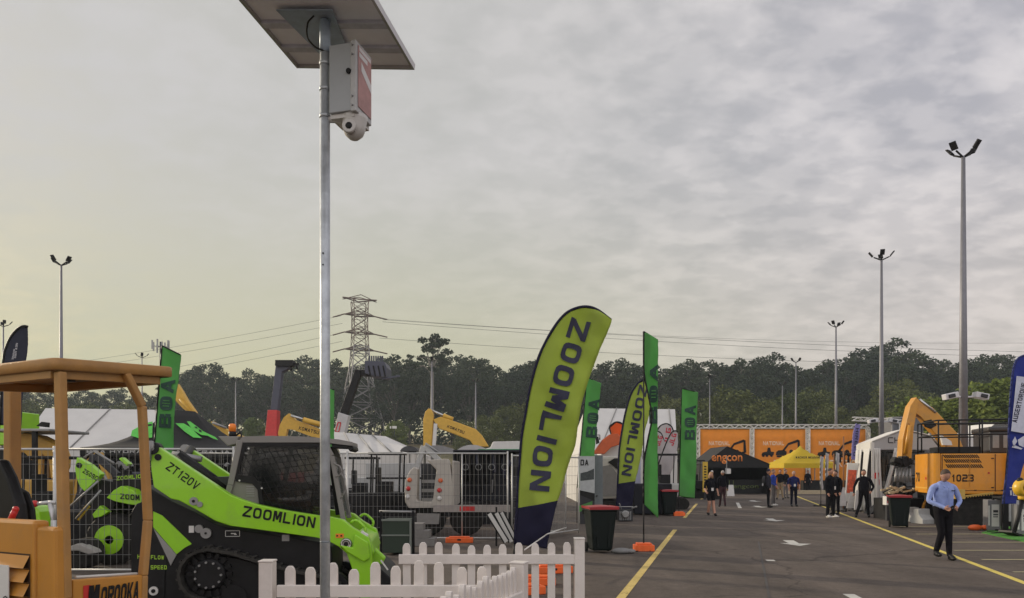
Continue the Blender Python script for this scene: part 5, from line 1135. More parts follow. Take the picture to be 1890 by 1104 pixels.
# ================================================================ tents
canvas = mat('white_canvas', (.58, .57, .55), .8, var=.06, scale=1.2, bump=.3, bscale=2); canvas2 = mat('grey_canvas', (.38, .38, .39), .8, var=.06, scale=1.5)
blackc = mat('black_canvas', (.009, .009, .010), .85, var=.2, scale=2, bump=.3, bscale=4); yelc = cloth('yellow_canvas', (.62, .44, .02), trans=.25)
orc = cloth('orange_banner', (.80, .30, .035), trans=.2)
def gable(name, label, Y, xl, xr, xp, ye, yp, depth, mroof, mwall, group=None, wall=True, wy=None, front=True, yaw=0, cat='tent'):
    """gable end facing the viewer: eaves row ye, peak (xp, yp)"""
    F_ = Fr((xl-CXP)/FP*Y, Y, yaw); t = F_.thing(name, label, cat, group); a = F_.p(xl, ye); c = F_.p(xr, ye); k = F_.p(xp, yp); th = .03
    b = MB().m(mroof)
    b.add([(a.x-.05, -.05, a.z), (k.x, -.05, k.z), (k.x, depth, k.z), (a.x-.05, depth, a.z), (c.x+.05, -.05, c.z), (c.x+.05, depth, c.z)], [(0, 1, 2, 3), (1, 4, 5, 2)]); b.build('roof', t, solid=.03)
    if front: b = MB().m(mroof); zz = a.z-(a.z*.08); b.add([(a.x, 0, a.z-.25), (c.x, 0, c.z-.25), (c.x, 0, c.z), (k.x, 0, k.z-.02), (a.x, 0, a.z)], [(0, 1, 2, 3, 4)]); b.build('valance', t, solid=.012)
    if wall:
        b = MB().m(mwall); b.add([(a.x, depth, 0), (c.x, depth, 0), (c.x, depth, c.z), (k.x, depth, k.z-.03), (a.x, depth, a.z)], [(0, 1, 2, 3, 4)])
        b.add([(a.x, 0.05, 0), (a.x, depth, 0), (a.x, depth, a.z), (a.x, .05, a.z)], [(0, 1, 2, 3)]); b.add([(c.x, 0.05, 0), (c.x, depth, 0), (c.x, depth, c.z), (c.x, .05, c.z)], [(0, 1, 2, 3)]); b.build('wall', t, solid=.01)
    for x in (a.x+.04, c.x-.04): 
        b = MB().m(grey); b.box(x-.03, x+.03, .06, .12, 0, a.z); b.build('leg', t)
    return t, F_, a, c, k
# black gable tent with orange word
t, F_, a, c, k = gable('gable_tent', 'black gable tent with orange lowercase lettering at the end of the aisle', 54, 1301, 1420, 1342, 857, 824, 4.5, blackc, blackc)
text('engcon', mat('orange_print', (.78, .25, .05), .6), (F_.p(1313, 851).x, -.03, F_.p(1313, 851).z), (1, 0, 0), (0, 0, 1), .62, t, width=F_.p(1370, 850).x-F_.p(1313, 850).x, bold=.02)
b = MB().m(black); b.box(a.x+2.0, c.x-.15, 1.0, 1.5, 0, 1.05); o = b.build('counter', t, .02); text('engcon', mat('olive_print', (.10, .13, .04), .7), (a.x+2.35, .985, .42), (1, 0, 0), (0, 0, 1), .30, o, width=1.9, bold=.02)
b = MB().m(mat('olive_print', (.10, .13, .04))); b.box(a.x+2.05, a.x+2.1, .985, .995, .1, 1.0); b.box(a.x+2.35, a.x+2.4, .985, .995, .1, 1.0); b.build('stripe', o)
b = MB().m(grey); b.box(0, .04, 0, .04, 1.2, 2.4); b.box(-.1, .25, -.01, .0, 1.15, 1.55); b.m(white); b.box(.0, .3, -.02, .0, 1.15, 1.5); o = b.build('hanging_sign'); o.location = P(1341, HY, 52.5)*1; o.location.z = 0; o.location.z = .35; tag(o, 'small white sign hanging under the black gable tent roof', 'sign')
b = MB().m(white); b.add([(-.25, 0, 0), (.25, 0, 0), (.2, .1, .75), (-.2, .1, .75), (-.25, .5, 0), (.25, .5, 0)], [(0, 1, 2, 3), (3, 2, 5, 4)]); o = b.build('a_frame_sign', solid=.02); o.location = (P(1349, HY, 50).x, 50, 0); tag(o, 'small white A frame sign on the ground in front of the black gable tent', 'sign')
# yellow gazebo
Y = 58; t = thing('gazebo', 'yellow pyramid roof gazebo in front of the orange banner wall', 'gazebo', (P(1497, HY, Y).x, Y, 0)); L0 = P(1447, 862, Y).x-t.location.x; R0 = P(1545, 862, Y).x-t.location.x; ze = ztop(855, Y); zp = ztop(823, Y)+.1; dp = 4.2
b = MB().m(yelc)
def pyr(u, v):
    x = L0+(R0-L0)*u; y = dp*v; m_ = max(abs(u-.5), abs(v-.5))*2; s_ = (1-m_); return (x, y, ze+(zp-ze)*(s_*.8+.2*s_**3)-.10*math.sin(math.pi*max(0, 1-abs(m_-.5)*2))*.6)
b.grid(pyr, 12, 12); zl = ztop(864, Y)
b.grid(lambda u, v: (L0+(R0-L0)*u, -.02, ze-(ze-zl)*v+.05*math.sin(u*math.pi*2)*v*0), 8, 1); b.grid(lambda u, v: (L0, dp*u, ze-(ze-zl)*v), 4, 1); b.grid(lambda u, v: (R0, dp*u, ze-(ze-zl)*v), 4, 1); o = b.build('canopy', t)
zz1 = ztop(846, Y); sline('WACKER NEUSON', black, (L0+1.15, .6, zz1), (L0+3.05, .6, zz1), (0, .02, .16), o, off=(0, -1, 0), t=.3)
for x in (L0+.05, R0-.05):
    for y in (.05, dp-.05): b = MB().m(grey); b.box(x-.03, x+.03, y-.03, y+.03, 0, ze); b.build('leg', t)
b = MB().m(black); b.box(L0+1.7, R0+1.2, .5, 1.1, 0, .95); o = b.build('display_table', None, .05); o.location = t.location; tag(o, 'black draped display table under the yellow gazebo', 'table')
b = MB().m(mat('timber', (.40, .33, .22), .8)); b.box(-2.6, 2.6, 0, .3, 0, .28); o = b.build('timber_beam', None, .02); o.location = (P(1502, HY, 54).x, 54, 0); tag(o, 'long pale timber beam on the ground in front of the yellow gazebo', 'beam')
# orange banner wall on white truss
Y = 66; ox = P(1285, HY, Y).x; t = thing('banner_wall', 'white truss wall carrying three big orange banners at the end of the aisle', 'banner wall', (ox, Y, 0)); WD = P(1604, HY, Y).x-ox; HT = ztop(784, Y)
truss = mat('white_truss', (.60, .59, .56), .5)
def trussbar(p0, p1, w=.30, nm='truss'):
    p0 = Vector(p0); p1 = Vector(p1); d = p1-p0; L_ = d.length; d.normalize(); s_ = Vector((-d.z, 0, d.x)); f_ = Vector((0, 1, 0)); b = MB().m(truss)
    for i in (-1, 1):
        for j in (-1, 1): b.bar(p0+s_*w/2*i+f_*w/2*j, p1+s_*w/2*i+f_*w/2*j, .07, .07, f_)
    n = max(2, int(L_/.42))
    for k in range(n):
        a, c = p0+d*(L_*k/n), p0+d*(L_*(k+1)/n); sg = 1 if k % 2 else -1
        for j in (-1, 1): b.bar(a+s_*w/2*sg+f_*w/2*j, c-s_*w/2*sg+f_*w/2*j, .045, .045, f_)
        b.bar(a+s_*w/2*sg-f_*w/2, c+s_*w/2*sg+f_*w/2, .04, .04, s_)
    return b.build(nm, t)
trussbar((0, 0, HT-.15), (WD, 0, HT-.15))
vx = [.15]+[P(x, HY, Y).x-ox for x in (1388, 1491)]+[WD-.1]
for x in vx: trussbar((x, 0, .1), (x, 0, HT-.35), .26)
trussbar((WD-2.6, -2.5, HT+.35), (WD+1.2, -3.0, HT+.1)); trussbar((WD+1.2, -3.0, .1), (WD+1.2, -3.0, HT-.1), .26)
npr = mat('pale_orange_print', (.85, .66, .45), .7)
def machine_print(o, x, z, w):
    m_ = black; b = MB().m(m_); y = -.03
    def pg(pts): cap(b, [(x+p*w, z+q*w) for p, q in pts], y-.004, y)
    pg([(0, .05), (.30, .05), (.32, .13), (.24, .14), (.22, .24), (.16, .24), (.14, .14), (.03, .12)]); pg([(.36, .05), (.62, .05), (.63, .14), (.56, .18), (.42, .17), (.37, .13)]); pg([(.38, 0), (.66, 0), (.66, .045), (.38, .045)])
    pg([(.56, .14), (.68, .30), (.92, .38), (.94, .42), (.90, .44), (.66, .35), (.52, .17)]); pg([(.90, .42), (.95, .42), (.97, .12), (.92, .10), (.90, .12)]); pg([(.78, .0), (.93, .10), (.95, .14), (.88, .14), (.76, .04)])
    for c in (.05, .14, .25): pg([(c+.035*math.cos(i*.785), .04+.035*math.sin(i*.785)) for i in range(8)])
    pg([(.74+.05*math.cos(i*.785), .14+.05*math.sin(i*.785)) for i in range(8)])
    b.build('machine_print', o, fix=False)
for i in range(3):
    x0, x1 = vx[i]+.22, vx[i+1]-.22; b = MB().m(orc); b.grid(lambda u, v: (x0+(x1-x0)*u, .0+.03*math.sin(u*9+i)*v, HT-.42-(HT-.55)*v), 10, 6); o = b.build('banner', t, solid=.01)
    z = ztop(822, Y); sline('NATIONAL', npr, (x0+.75, -.035, z), (x0+2.65, -.035, z), (0, 0, .36), o, t=.2, gap=.15)
    machine_print(o, x0+.6, ztop(842, Y)-.1, 3.6); z = ztop(862, Y); sline('EXPO', npr, (x0+1.7, -.035, z), (x0+4.1, -.035, z), (0, 0, .62), o, t=.2, gap=.15)
b = MB().m(mat('red_brown_banner', (.25, .07, .03), .7)); b.box(.3, WD-.4, .15, .2, .05, 1.9); b.m(orc)
for k in range(14): b.box(6+k*.62, 6.12+k*.62, .10, .149, .1, 1.5+.3*math.sin(k*2.3))
b.build('lower_panel', t)
# white marquee on the right, entrance curtains
Y = 31; F_ = Fr(P(1611, HY, Y).x, Y, R(-16.3)); t = F_.thing('marquee', 'open white marquee with drawn back curtains and dark sign letters on its fascia', 'marquee')
b = MB().m(canvas); A_ = F_.p(1611, 815); Pk = F_.p(1668, 792); E_ = F_.p(1760, 820, 0); dp = 3.6
b.add([(A_.x-.04, -.05, A_.z), (Pk.x, -.05, Pk.z), (Pk.x, dp, Pk.z), (A_.x-.04, dp, A_.z), (E_.x, -.05, A_.z), (E_.x, dp, A_.z)], [(0, 1, 2, 3), (1, 4, 5, 2)]); b.build('roof', t, solid=.04)
fa = [F_.p(x, y) for x, y in ((1611, 816), (1668, 794), (1758, 818), (1758, 830), (1611, 830))]; b = MB().m(canvas2); b.add([tuple(p) for p in fa], [(0, 1, 2, 3, 4)]); fo = b.build('fascia', t, solid=.02)
sline('CHU', black, F_.p(1639, 818)+Vector((0, -.02, 0)), F_.p(1672, 818)+Vector((0, -.02, 0)), (0, 0, .24), fo, t=.14, h=.14, gap=.25)
b = MB().m(canvas); b.box(-.09, .0, 0, dp, A_.z-.38, A_.z-.02); b.m(white)
b.build('beam', t)
for x, y in ((0, 0), (0, dp), (E_.x, 0), (E_.x, dp)): b = MB().m(white); b.box(x-.05, x+.05, y-.05, y+.05, 0, A_.z-.04); b.build('post', t)
def curtain(fp, nm='curtain', folds=5, amp=.07):
    b = MB().m(canvas)
    def fn(u, v):
        p = fp(u, v); w_ = amp*math.sin(u*folds*6.28)*(.4+v*.6)+.03*math.sin(v*5+u*3); return tuple(p+Vector((w_*.7, w_*.7, 0)))
    b.grid(fn, 24, 10); return b.build(nm, t, solid=.006)
zt_c = A_.z-.3
curtain(lambda u, v: Vector((-.12-.15*v, dp*(.98-.45*u)+.5*v*(1-u), zt_c*(1-v)+.02)), folds=4)
curtain(lambda u, v: Vector((-.10-.22*v, dp*(.42-.40*u), zt_c*(1-v)+.02)), folds=4)
curtain(lambda u, v: Vector((.05+.22*u+.10*v*u, -.08-.1*v, zt_c*(1-v)+.02)), folds=2)
curtain(lambda u, v: Vector((.80+.18*u-.62*v, -.10-.1*v, zt_c*(1-v)+.02)), folds=1)
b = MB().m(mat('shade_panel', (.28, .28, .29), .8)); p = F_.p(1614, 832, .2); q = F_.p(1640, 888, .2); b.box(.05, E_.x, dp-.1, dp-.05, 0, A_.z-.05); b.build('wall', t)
b = MB().m(glass); b.box(p.x+.05, q.x, .18, .2, q.z, p.z); b.build('window', t)
b = MB().m(redp); 
for px, py, s_ in ((1618, 878, .16), (1621, 890, .12)): c_ = F_.p(px, py, -.12); b.bc(c_, (s_, .02, .25))
b.build('print', t)
# shelves inside
b = MB().m(dgrey)
for z in (.5, 1.0, 1.5, 2.0, 2.5): b.box(0, 1.7, 0, .5, z, z+.04)
for x in (0, 1.68): b.box(x, x+.04, 0, .5, 0, 2.6)
b.m(grey); rr = random.Random(8)
for k in range(30): x = rr.uniform(.1, 1.5); z = .54+.5*rr.randrange(4); b.box(x, x+rr.uniform(.05, .16), .05, .35, z, z+rr.uniform(.1, .4))
o = b.build('shelf_rack'); o.location = (P(1638, HY, 32).x, 32.2, 0); tag(o, 'dark shelving with tools just inside the white marquee', 'shelves')
# leaning poster, boards, patterned stand near marquee
def board(name, label, cat, quad, Y, m_, th=.04, lean=.25, group=None):
    c0 = P(quad[0][0], HY, Y); t = thing(name, label, cat, (c0.x, Y, 0), 0, group); pts = [P(x, y, Y)-t.location for x, y in quad]; zb = min(p.z for p in pts); 
    b = MB().m(m_); vs = [(p.x, lean*(p.z-zb)/1.5, p.z) for p in pts]; b.add(vs+[(x, y+th, z) for x, y, z in vs], [(0, 1, 2, 3), (7, 6, 5, 4), (0, 4, 5, 1), (1, 5, 6, 2), (2, 6, 7, 3), (3, 7, 4, 0)]); b.build('panel', t)
    b = MB().m(dgrey)
    for v in vs:
        if v[2] < zb+.3: b.box(v[0]-.03, v[0]+.03, v[1]+th, v[1]+.5, 0, .04); b.bar((v[0], v[1]+th+.02, 0), (v[0], v[1]+th+.02, v[2]+.02), .04, .04, (0, 1, 0))
    b.build('stand', t); return t, vs
t, vs = board('poster_board', 'leaning white poster with a red and orange picture beside the marquee curtain', 'poster', [(1560, 925), (1575, 928), (1591, 855), (1570, 854)], 33, white)
b = MB().m(mat('poster_red', (.62, .10, .04), .6, var=.5, scale=9)); lp = lambda u, v: tuple(Vector(vs[0])*(1-u)*(1-v)+Vector(vs[1])*u*(1-v)+Vector(vs[2])*u*v+Vector(vs[3])*(1-u)*v+Vector((0, -.006, 0))); b.add([lp(.1, .22), lp(.9, .22), lp(.9, .82), lp(.1, .82)], [(0, 1, 2, 3)]); b.build('picture', t)
for i, (q, lab) in enumerate((([(1563, 938), (1577, 938), (1582, 908), (1572, 908)], 'small white board leaning left of the marquee curtain'), ([(1577, 941), (1590, 941), (1592, 905), (1583, 905)], 'small white board leaning against the marquee curtain'), ([(1548, 934), (1562, 934), (1562, 900), (1552, 899)], 'grey white board standing left of the two leaning boards'))): board('display_board', lab, 'board', q, 31.5-.3*i, mat('board_white', (.48, .47, .46), .6), group='boards beside the marquee')
pat = mat('cow_pattern', (.02, .02, .02), .6, var=0, scale=4.5, col2=(.62, .60, .58)); nt = pat.node_tree
t, vs = board('patterned_stand', 'black and white patterned stand behind the man in white trainers', 'stand', [(1541, 941), (1555, 942), (1553, 884), (1545, 882)], 32, pat, .3, 0)
b = MB().m(mat('brown_pole', (.22, .09, .03), .6)); b.tube((0, 0, 0), (0, 0, 3.3), .035); b.tube((-.45, 0, .2), (-.45, 0, 2.5), .03); b.tube((0, 0, .02), (-.45, 0, .02), .03); o = b.build('pole_stand'); o.location = (P(1557, HY, 34).x, 34, 0); tag(o, 'pair of thin brown uprights standing left of the leaning red poster', 'pole stand')
b = MB().m(black)                                            # auger display: dark tools hung high at the stand
for i, x in enumerate((-.3, -.05, .2, .45)): b.tube((x, 0, 2.1+.1*(i % 2)), (x, 0, 2.75), .08, .04, 8); b.ball((x, 0, 2.7), .12, n=7)
b.box(-.42, .5, -.03, .03, 2.82, 2.87); b.box(-.42, -.37, -.03, .03, 0, 2.82); b.box(.45, .5, -.03, .03, 0, 2.82); o = b.build('tool_rack'); o.location = (P(1552, HY, 44).x, 44, 0); tag(o, 'black rack of hanging attachments beyond the thin pole banners', 'rack')
# grey site building behind marquee, and white truck
b = MB().m(mat('slate_wall', (.12, .125, .14), .7)); b.box(0, 2.6, 0, 2.5, 0, 6.2); b.m(grey); b.box(-.12, 2.7, -.1, 2.6, 6.2, 6.3); b.m(mat('slate_trim', (.2, .2, .21))); b.box(-.1, 0, -.06, .1, 0, 6.2); o = b.build('site_building'); o.location = (P(1648, HY, 63).x, 63, 0); o['category'] = 'building'; o['label'] = 'tall slate grey box shaped building behind the white marquee'
b = MB().m(dgrey); b.box(0, .7, 0, .6, 0, 4.6); o = b.build('kiosk'); o.location = (P(1638, HY, 62).x, 62, 0); tag(o, 'narrow dark kiosk just left of the slate grey building', 'kiosk')
# ================================================================ big orange excavator, right
E = Fr(P(1719, HY, 24).x, 24, R(-16.3)); et = E.thing('excavator', 'large orange excavator body with slotted side vents and black handrails', 'excavator')
exo = mat('excavator_orange', (.70, .29, .015), .38, var=.05, scale=1.5, coat=.25, dirt=.3)
b = MB().m(exo); zt, zb = ztop(837, 24), ztop(912, 24)
def cw(u0, u1, r, y0, y1, z0, z1):
    pts = []
    for k in range(7): a = R(180+90*k/6); pts.append((u0+r+r*math.cos(a), y0+r+r*math.sin(a)))
    pts += [(u1, y0), (u1, y1)]
    for k in range(7): a = R(90+90*k/6); pts.append((u0+r+r*math.cos(a), y1-r+r*math.sin(a)))
    b.slab(pts, z0, z1)
uc = E.p(1736, HY).x; ue = E.p(1905, HY).x
cw(0, uc-.01, .26, 0, 2.4, zb+.02, zt); cwo = b.build('counterweight', et, .06)
b = MB().m(mat('pale_yellow_band', (.74, .42, .08), .4)); b.box(-.004, .0, .30, 2.1, zb+.16, zb+.20); b.m(redp); p = E.r(1709, 883, 0); b.bc((-.005, p.y, p.z), (.01, .14, .08)); b.build('stripe', cwo)
sline('70', black, (.06, .30, E.p(1692, 889).z), (.28, .06, E.p(1692, 889).z), (0, 0, .30), cwo, off=(-.6, -.75, 0), t=.2) if False else None
sline('70', black, (-.004, E.r(1691, 889, 0).y, E.r(1691, 889, 0).z), (-.004, E.r(1698, 889, 0).y, E.r(1698, 889, 0).z), (0, 0, .32), cwo, off=(-1, 0, 0), t=.22)
b = MB().m(exo); b.box(uc+.01, ue, .01, 2.4, zb, zt-.01); bod = b.build('body', et, .03)
b = MB().m(black)
for r_, (py, px0, px1) in enumerate(((842, 1741, 1806), (850.5, 1743, 1810), (860, 1746, 1813))):
    p0, p1 = E.p(px0, py+3.6), E.p(px1, py-3.0); n = 17; w = (p1.x-p0.x)/n
    for k in range(n): x = p0.x+k*w; b.add([(x+.06, -.002, p0.z), (x+.06+w*.6, -.002, p0.z), (x+w*.6-.02, -.002, p1.z), (x-.02, -.002, p1.z)], [(0, 1, 2, 3)])
b.build('vent', bod)
b = MB().m(mat('panel_gap', (.10, .035, .01), .7))
for px in (1739, 1837): x = E.p(px, HY).x; b.box(x-.012, x+.012, -.003, .004, zb+.1, zt-.03)
b.box(uc, ue, -.002, .006, zb+.12, zb+.135); b.m(redp); p = E.p(1825, 873); b.bc((p.x, -.004, p.z), (.05, .01, .05)); b.build('panel_line', bod)
b = MB().m(black)
for px, py in ((1752, 905), (1800, 905), (1850, 905), (1832, 846), (1832, 900)): p = E.p(px, py); b.bc((p.x, -.008, p.z), (.07, .012, .03))
b.m(mat('hinge_orange', (.55, .24, .02), .5))
for px in (1790, 1856): p = E.p(px, 850); b.box(p.x-.01, p.x+.01, -.012, -.002, zb+.25, zt-.15)
b.build('latch', bod)
p0, p1 = E.p(1756, 889), E.p(1797, 889); sline('1023', black, (p0.x, -.003, p0.z), (p1.x, -.003, p1.z), (0, 0, .23), bod, t=.22, gap=.18)
# deck, rails, cab
b = MB().m(black); d0, d1 = E.p(1733, 835), E.p(1813, 824); b.box(d0.x, d1.x, .1, 1.2, zt-.005, d1.z); b.box(.08, d0.x, .1, 2.2, zt-.004, zt+.05); b.build('deck', et, .02)
b = MB().m(black); zt2, zm = E.p(1700, 776).z, E.p(1700, 803).z
for y in (.12, 2.1):
    for px in ((1732, 1770, 1808, 1813) if y < 1 else (1701, 1732, 1790)): x = E.p(px, HY, y).x; b.tube((x, y, zt), (x, y, zt2), .025, n=8)
    xa, xb = (E.p(1730, HY, y).x if y < 1 else E.p(1694, HY, y).x), E.p(1885, HY).x
    for z in (zt2, zm, zt2-.13 if y < 1 else zm): b.tube((xa, y, z), (xb, y, z), .024, n=8)
for z in (zt2, zm): b.tube((E.p(1730, HY, .12).x, .12, z), (xa, 2.1, z), .024)
b.tube((xa, 2.1, zt), (xa, 2.1, zt2), .025)
b.build('handrail', et)
b = MB().m(mat('cab_shell', (.05, .05, .055), .4)); c0, c1 = E.p(1836, 790), E.p(1905, 790); b.box(c0.x, c1.x, .5, 2.2, zt, E.p(1836, 795).z); b.box(c0.x-.05, c1.x, .45, 2.25, E.p(1836, 795).z, E.p(1836, 786).z); cb = b.build('cab', et, .05)
b = MB().m(mat('cab_window_light', (.30, .32, .33), .15)); 
for px in (1842, 1862): p = E.p(px, 826); q = E.p(px+12, 802); b.box(p.x, q.x, .48, .499, p.z, q.z)
b.build('window', cb)
# undercarriage
for y0, y1 in ((-.15, .5), (1.9, 2.5)):
    b = MB().m(rubber); x0, x1 = E.p(1738, HY).x, E.p(1890, HY).x; pts = []
    for k in range(9): a = R(90+180*k/8); pts.append((x0+.42+.42*math.cos(a), .43+.42*math.sin(a)))
    for k in range(9): a = R(-90+180*k/8); pts.append((x1+.3+.42*math.cos(a), .43+.42*math.sin(a)))
    cap(b, pts, y0, y1)
    for x in [x0+.3+i*.19 for i in range(int((x1-x0)/.19)+2)]: b.box(x, x+.05, y0-.02, y1+.02, .84, .88); b.box(x, x+.05, y0-.02, y1+.02, -.0, .02)
    b.build('track', et)
b = MB().m(dgrey); b.box(1.3, 3.4, .4, 2.2, .5, zb); b.m(black); b.box(.1, ue, .1, 2.3, zb-.08, zb+.0)
for k in range(3): b.ball((1.5+k*.8, -.16, .35), .05, n=6)
b.build('undercarriage', et)
b = MB().m(mat('worn_yellow_steel', (.55, .36, .08), .6)); p0, p1 = E.p(1764, 918, -.3), E.p(1833, 910, -.3); b.bar((p0.x, -.3, p0.z), (p1.x, -.3, p1.z), .08, .05); n = 14
for k in range(n): x = p0.x+(p1.x-p0.x)*k/n; z = p0.z+(p1.z-p0.z)*k/n; b.add([(x, -.34, z), (x+.07, -.34, z), (x+.035, -.34, z-.06)], [(0, 1, 2)])
b.box(p0.x-.05, p0.x+.25, -.35, -.05, p0.z-.05, p0.z+.25); b.build('step', et)
# second excavator: raised boom
Y = 28; E2 = Fr(P(1760, HY, Y).x, Y, 0); t2 = E2.thing('excavator', 'orange excavator with a raised bent boom behind the large orange body', 'excavator')
bo = mat('boom_orange', (.54, .25, .022), .42, var=.12, scale=2, coat=.15, dirt=.4)
b = MB().m(bo); cap(b, E2.q([(1690, 733), (1697, 738), (1722, 752), (1768, 800), (1780, 830), (1752, 832), (1742, 819), (1726, 801), (1710, 783), (1700, 770), (1692, 764), (1688, 768), (1679, 756)]), 0, .35); b.build('boom', t2, .03)
b = MB().m(bo); cap(b, E2.q([(1690, 733), (1678, 750), (1672, 775), (1664, 810), (1662, 845), (1668, 856), (1680, 856), (1683, 820), (1685, 790), (1690, 762), (1694, 742)]), -.08, .30); b.m(mat('seam_shade', (.36, .15, .02), .5)); cap(b, E2.q([(1673, 780), (1677, 782), (1672, 835), (1668, 840)]), -.12, -.07); b.build('stick', t2, .03)
b = MB().m(mat('chrome_rod', (.5, .5, .5), .25, .8)); a, c = E2.p(1695, 738, .1), E2.p(1724, 762, .1); b.tube(a+Vector((0, -.1, 0)), c+Vector((0, -.1, 0)), .05); b.build('hydraulic_cylinder', t2); b = MB().m(MATS['chrome_rod']); a, c = E2.p(1715, 800, .1), E2.p(1735, 825, .1); b.tube(a, c, .05); a, c = E2.p(1679, 785, -.15), E2.p(1671, 838, -.15); b.build('hydraulic_cylinder', t2); b = MB().m(bo).tube(a, c, .07); b.build('hydraulic_cylinder', t2)
b = MB().m(white); cap(b, E2.q([(1730, 802), (1750, 815), (1752, 822), (1735, 822)]), -.2, -.1); b.m(black); cap(b, E2.q([(1700, 778), (1712, 775), (1722, 786), (1712, 792), (1702, 788)]), -.25, -.15); b.build('work_lamp', t2)
b = MB().m(black)
for k in range(14):
    a = k*2.4; c_ = E2.p(1664+9*math.cos(a), 852+7*math.sin(a*1.3), -.1+.1*math.sin(k)); b.bc(c_, (.35, .3, .12), Matrix.Rotation(a, 3, 'Y'))
b.m(grey)
for k in range(5): a_, c_ = E2.p(1655+k*6, 865, -.1), E2.p(1652+k*7, 890, -.2); b.tube(a_, c_, .05)
b.build('grapple', t2)
b = MB().m(bo); b.box(.3, 2.4, -.3, 2.3, 1.0, 2.3); b.m(rubber); b.box(.2, 3.0, -.3, .3, 0, .85); b.box(.2, 3.0, 1.7, 2.3, 0, .85); b.m(black); b.box(0, 2, .2, 1.8, .8, 1.0); b.build('body', t2, .05)
# attachment bench under the boom: dark pile with timber pieces
b = MB().m(black); rr = random.Random(4); b.box(-.55, .75, 0, 1.0, 0, .75); 
for k in range(16): b.bc((rr.uniform(-.5, .7), rr.uniform(-.2, .6), .85+rr.random()*.2), (rr.uniform(.1, .4), .2, .12), Matrix.Rotation(rr.uniform(-1, 1), 3, 'Y'))
b.m(mat('timber', (.4, .33, .22)))
for k in range(16): b.bc((rr.uniform(-.5, .7), rr.uniform(-.3, .4), .95+rr.random()*.18), (rr.uniform(.08, .35), .1, .06), Matrix.Rotation(rr.uniform(-.6, .6), 3, 'Y'))
b.m(exo); pts = [Vector((.95+.35*math.cos(a), -.2, .35+.45*math.sin(a))) for a in [i*.35 for i in range(2, 10)]]; b.path(pts, .05)
o = b.build('attachment_bench'); o.location = (P(1672, HY, 26).x, 26.2, 0); tag(o, 'dark bench heaped with tools and timber below the raised boom', 'bench')
b = MB().m(white); b.box(0, .32, 0, .25, .55, .85); b.m(redp); b.box(.03, .29, -.005, 0, .62, .78); b.m(dgrey); b.box(.05, .27, .05, .2, 0, .55); o = b.build('red_label_box'); o.location = (P(1636, HY, 25.5).x, 25.5, 0); tag(o, 'small white and red box on a stand behind the right wheelie bin', 'box')
conc = mat('pale_concrete', (.36, .36, .35), .8, bump=.3)
for i, (px, py) in enumerate(((1689, 963), (1709, 967))):
    b = MB().m(conc); prof = [(-.30, 0), (.22, 0), (.30, .06), (.30, .14), (.12, .30), (.10, .48), (-.10, .48), (-.12, .30), (-.30, .14)]
    b.add([(x_, z*0+y_, z) for y_, z in prof for x_ in (-.22, .22)], [(2*k, 2*k+1, 2*((k+1) % 9)+1, 2*((k+1) % 9)) for k in range(9)]+[tuple(range(0, 18, 2)), tuple(range(1, 18, 2))]); o = b.build('barrier', None, .01); o.location = G(px, py)+Vector((0, .25, 0)); o.rotation_euler = (0, 0, R(12)); tag(o, ('left pale concrete barrier block between the bin and the walking man', 'right pale concrete barrier block just behind the walking man')[i], 'barrier', 'concrete barrier blocks')
# black skirting machine behind marquee front
b = MB().m(black); cap(b, [(0, 0), (1.7, 0), (1.7, 1.0), (1.25, 1.0)], 0, .6); o = b.build('ramp'); o.location = (P(1606, HY, 29.5).x, 29.5, 0); tag(o, 'black sloping ramp case at the foot of the marquee entrance', 'ramp')
# white pickup-like truck behind the railing
t = thing('truck', 'white truck with dark windows parked behind the handrails of the large orange body', 'truck', (P(1775, HY, 33).x, 33, 0)); b = MB().m(white)
F3 = Fr(P(1775, HY, 33).x, 33, 0); cap(b, F3.q([(1778, 835), (1780, 812), (1806, 800), (1822, 795), (1836, 781), (1880, 779), (1895, 790), (1895, 860), (1778, 860)]), 0, 2.2); b.build('body', t, .05)
b = MB().m(glass); cap(b, F3.q([(1818, 796), (1836, 783), (1868, 782), (1868, 787), (1838, 790), (1826, 797)]), -.02, 0); cap(b, F3.q([(1840, 800), (1878, 798), (1878, 812), (1840, 812)]), -.02, -.001); b.build('window', t)
for x in (.6, 2.3): b = MB().m(rubber); b.lathe([(.42, -.02), (.42, .3)], (x, 0, .42), 'Y', 16); b.build('wheel', t)
# grey display plinths, black frame, turf, bags, yellow auger drive
def plinth(label, x0, x1, y0, y1, Y, grp='grey display stands'):
    F_ = Fr(P(x0, HY, Y).x, Y, R(-20)); t = F_.thing('display_stand', label, 'display stand', grp); w = F_.p(x1, y1).x; h = F_.p(x0, y0).z
    b = MB().m(mat('stand_grey', (.17, .17, .18), .6)); b.box(0, w, 0, .55, 0.02, h); b.build('body', t, .01)
    b = MB().m(white); b.box(w*.05, w*.16, -.006, 0, .18*h, .82*h); b.box(w*.30, w*.88, -.006, 0, .15*h, .86*h); b.m(dgrey); b.box(w*.42, w*.80, -.010, -.006, .52*h, .56*h); b.box(w*.42, w*.80, -.010, -.006, .60*h, .68*h)
    for k in range(4): b.box(w*(.44+.09*k), w*(.49+.09*k), -.010, -.006, .44*h, .5*h)
    b.build('poster', t); return t
plinth('grey display stand with a white poster, left of the blue feather flag foot', 1823, 1847, 923, 980, 21.3); plinth('grey display stand with a white poster at the right edge of the view', 1877, 1905, 932, 990, 20.0)
b = MB().m(black); b.box(0, .55, 0, .5, 0, .06); b.box(0, .55, 0, .5, .95, 1.0)
for x in (0, .5):
    for y in (0, .45): b.box(x, x+.05, y, y+.05, 0, 1.0)
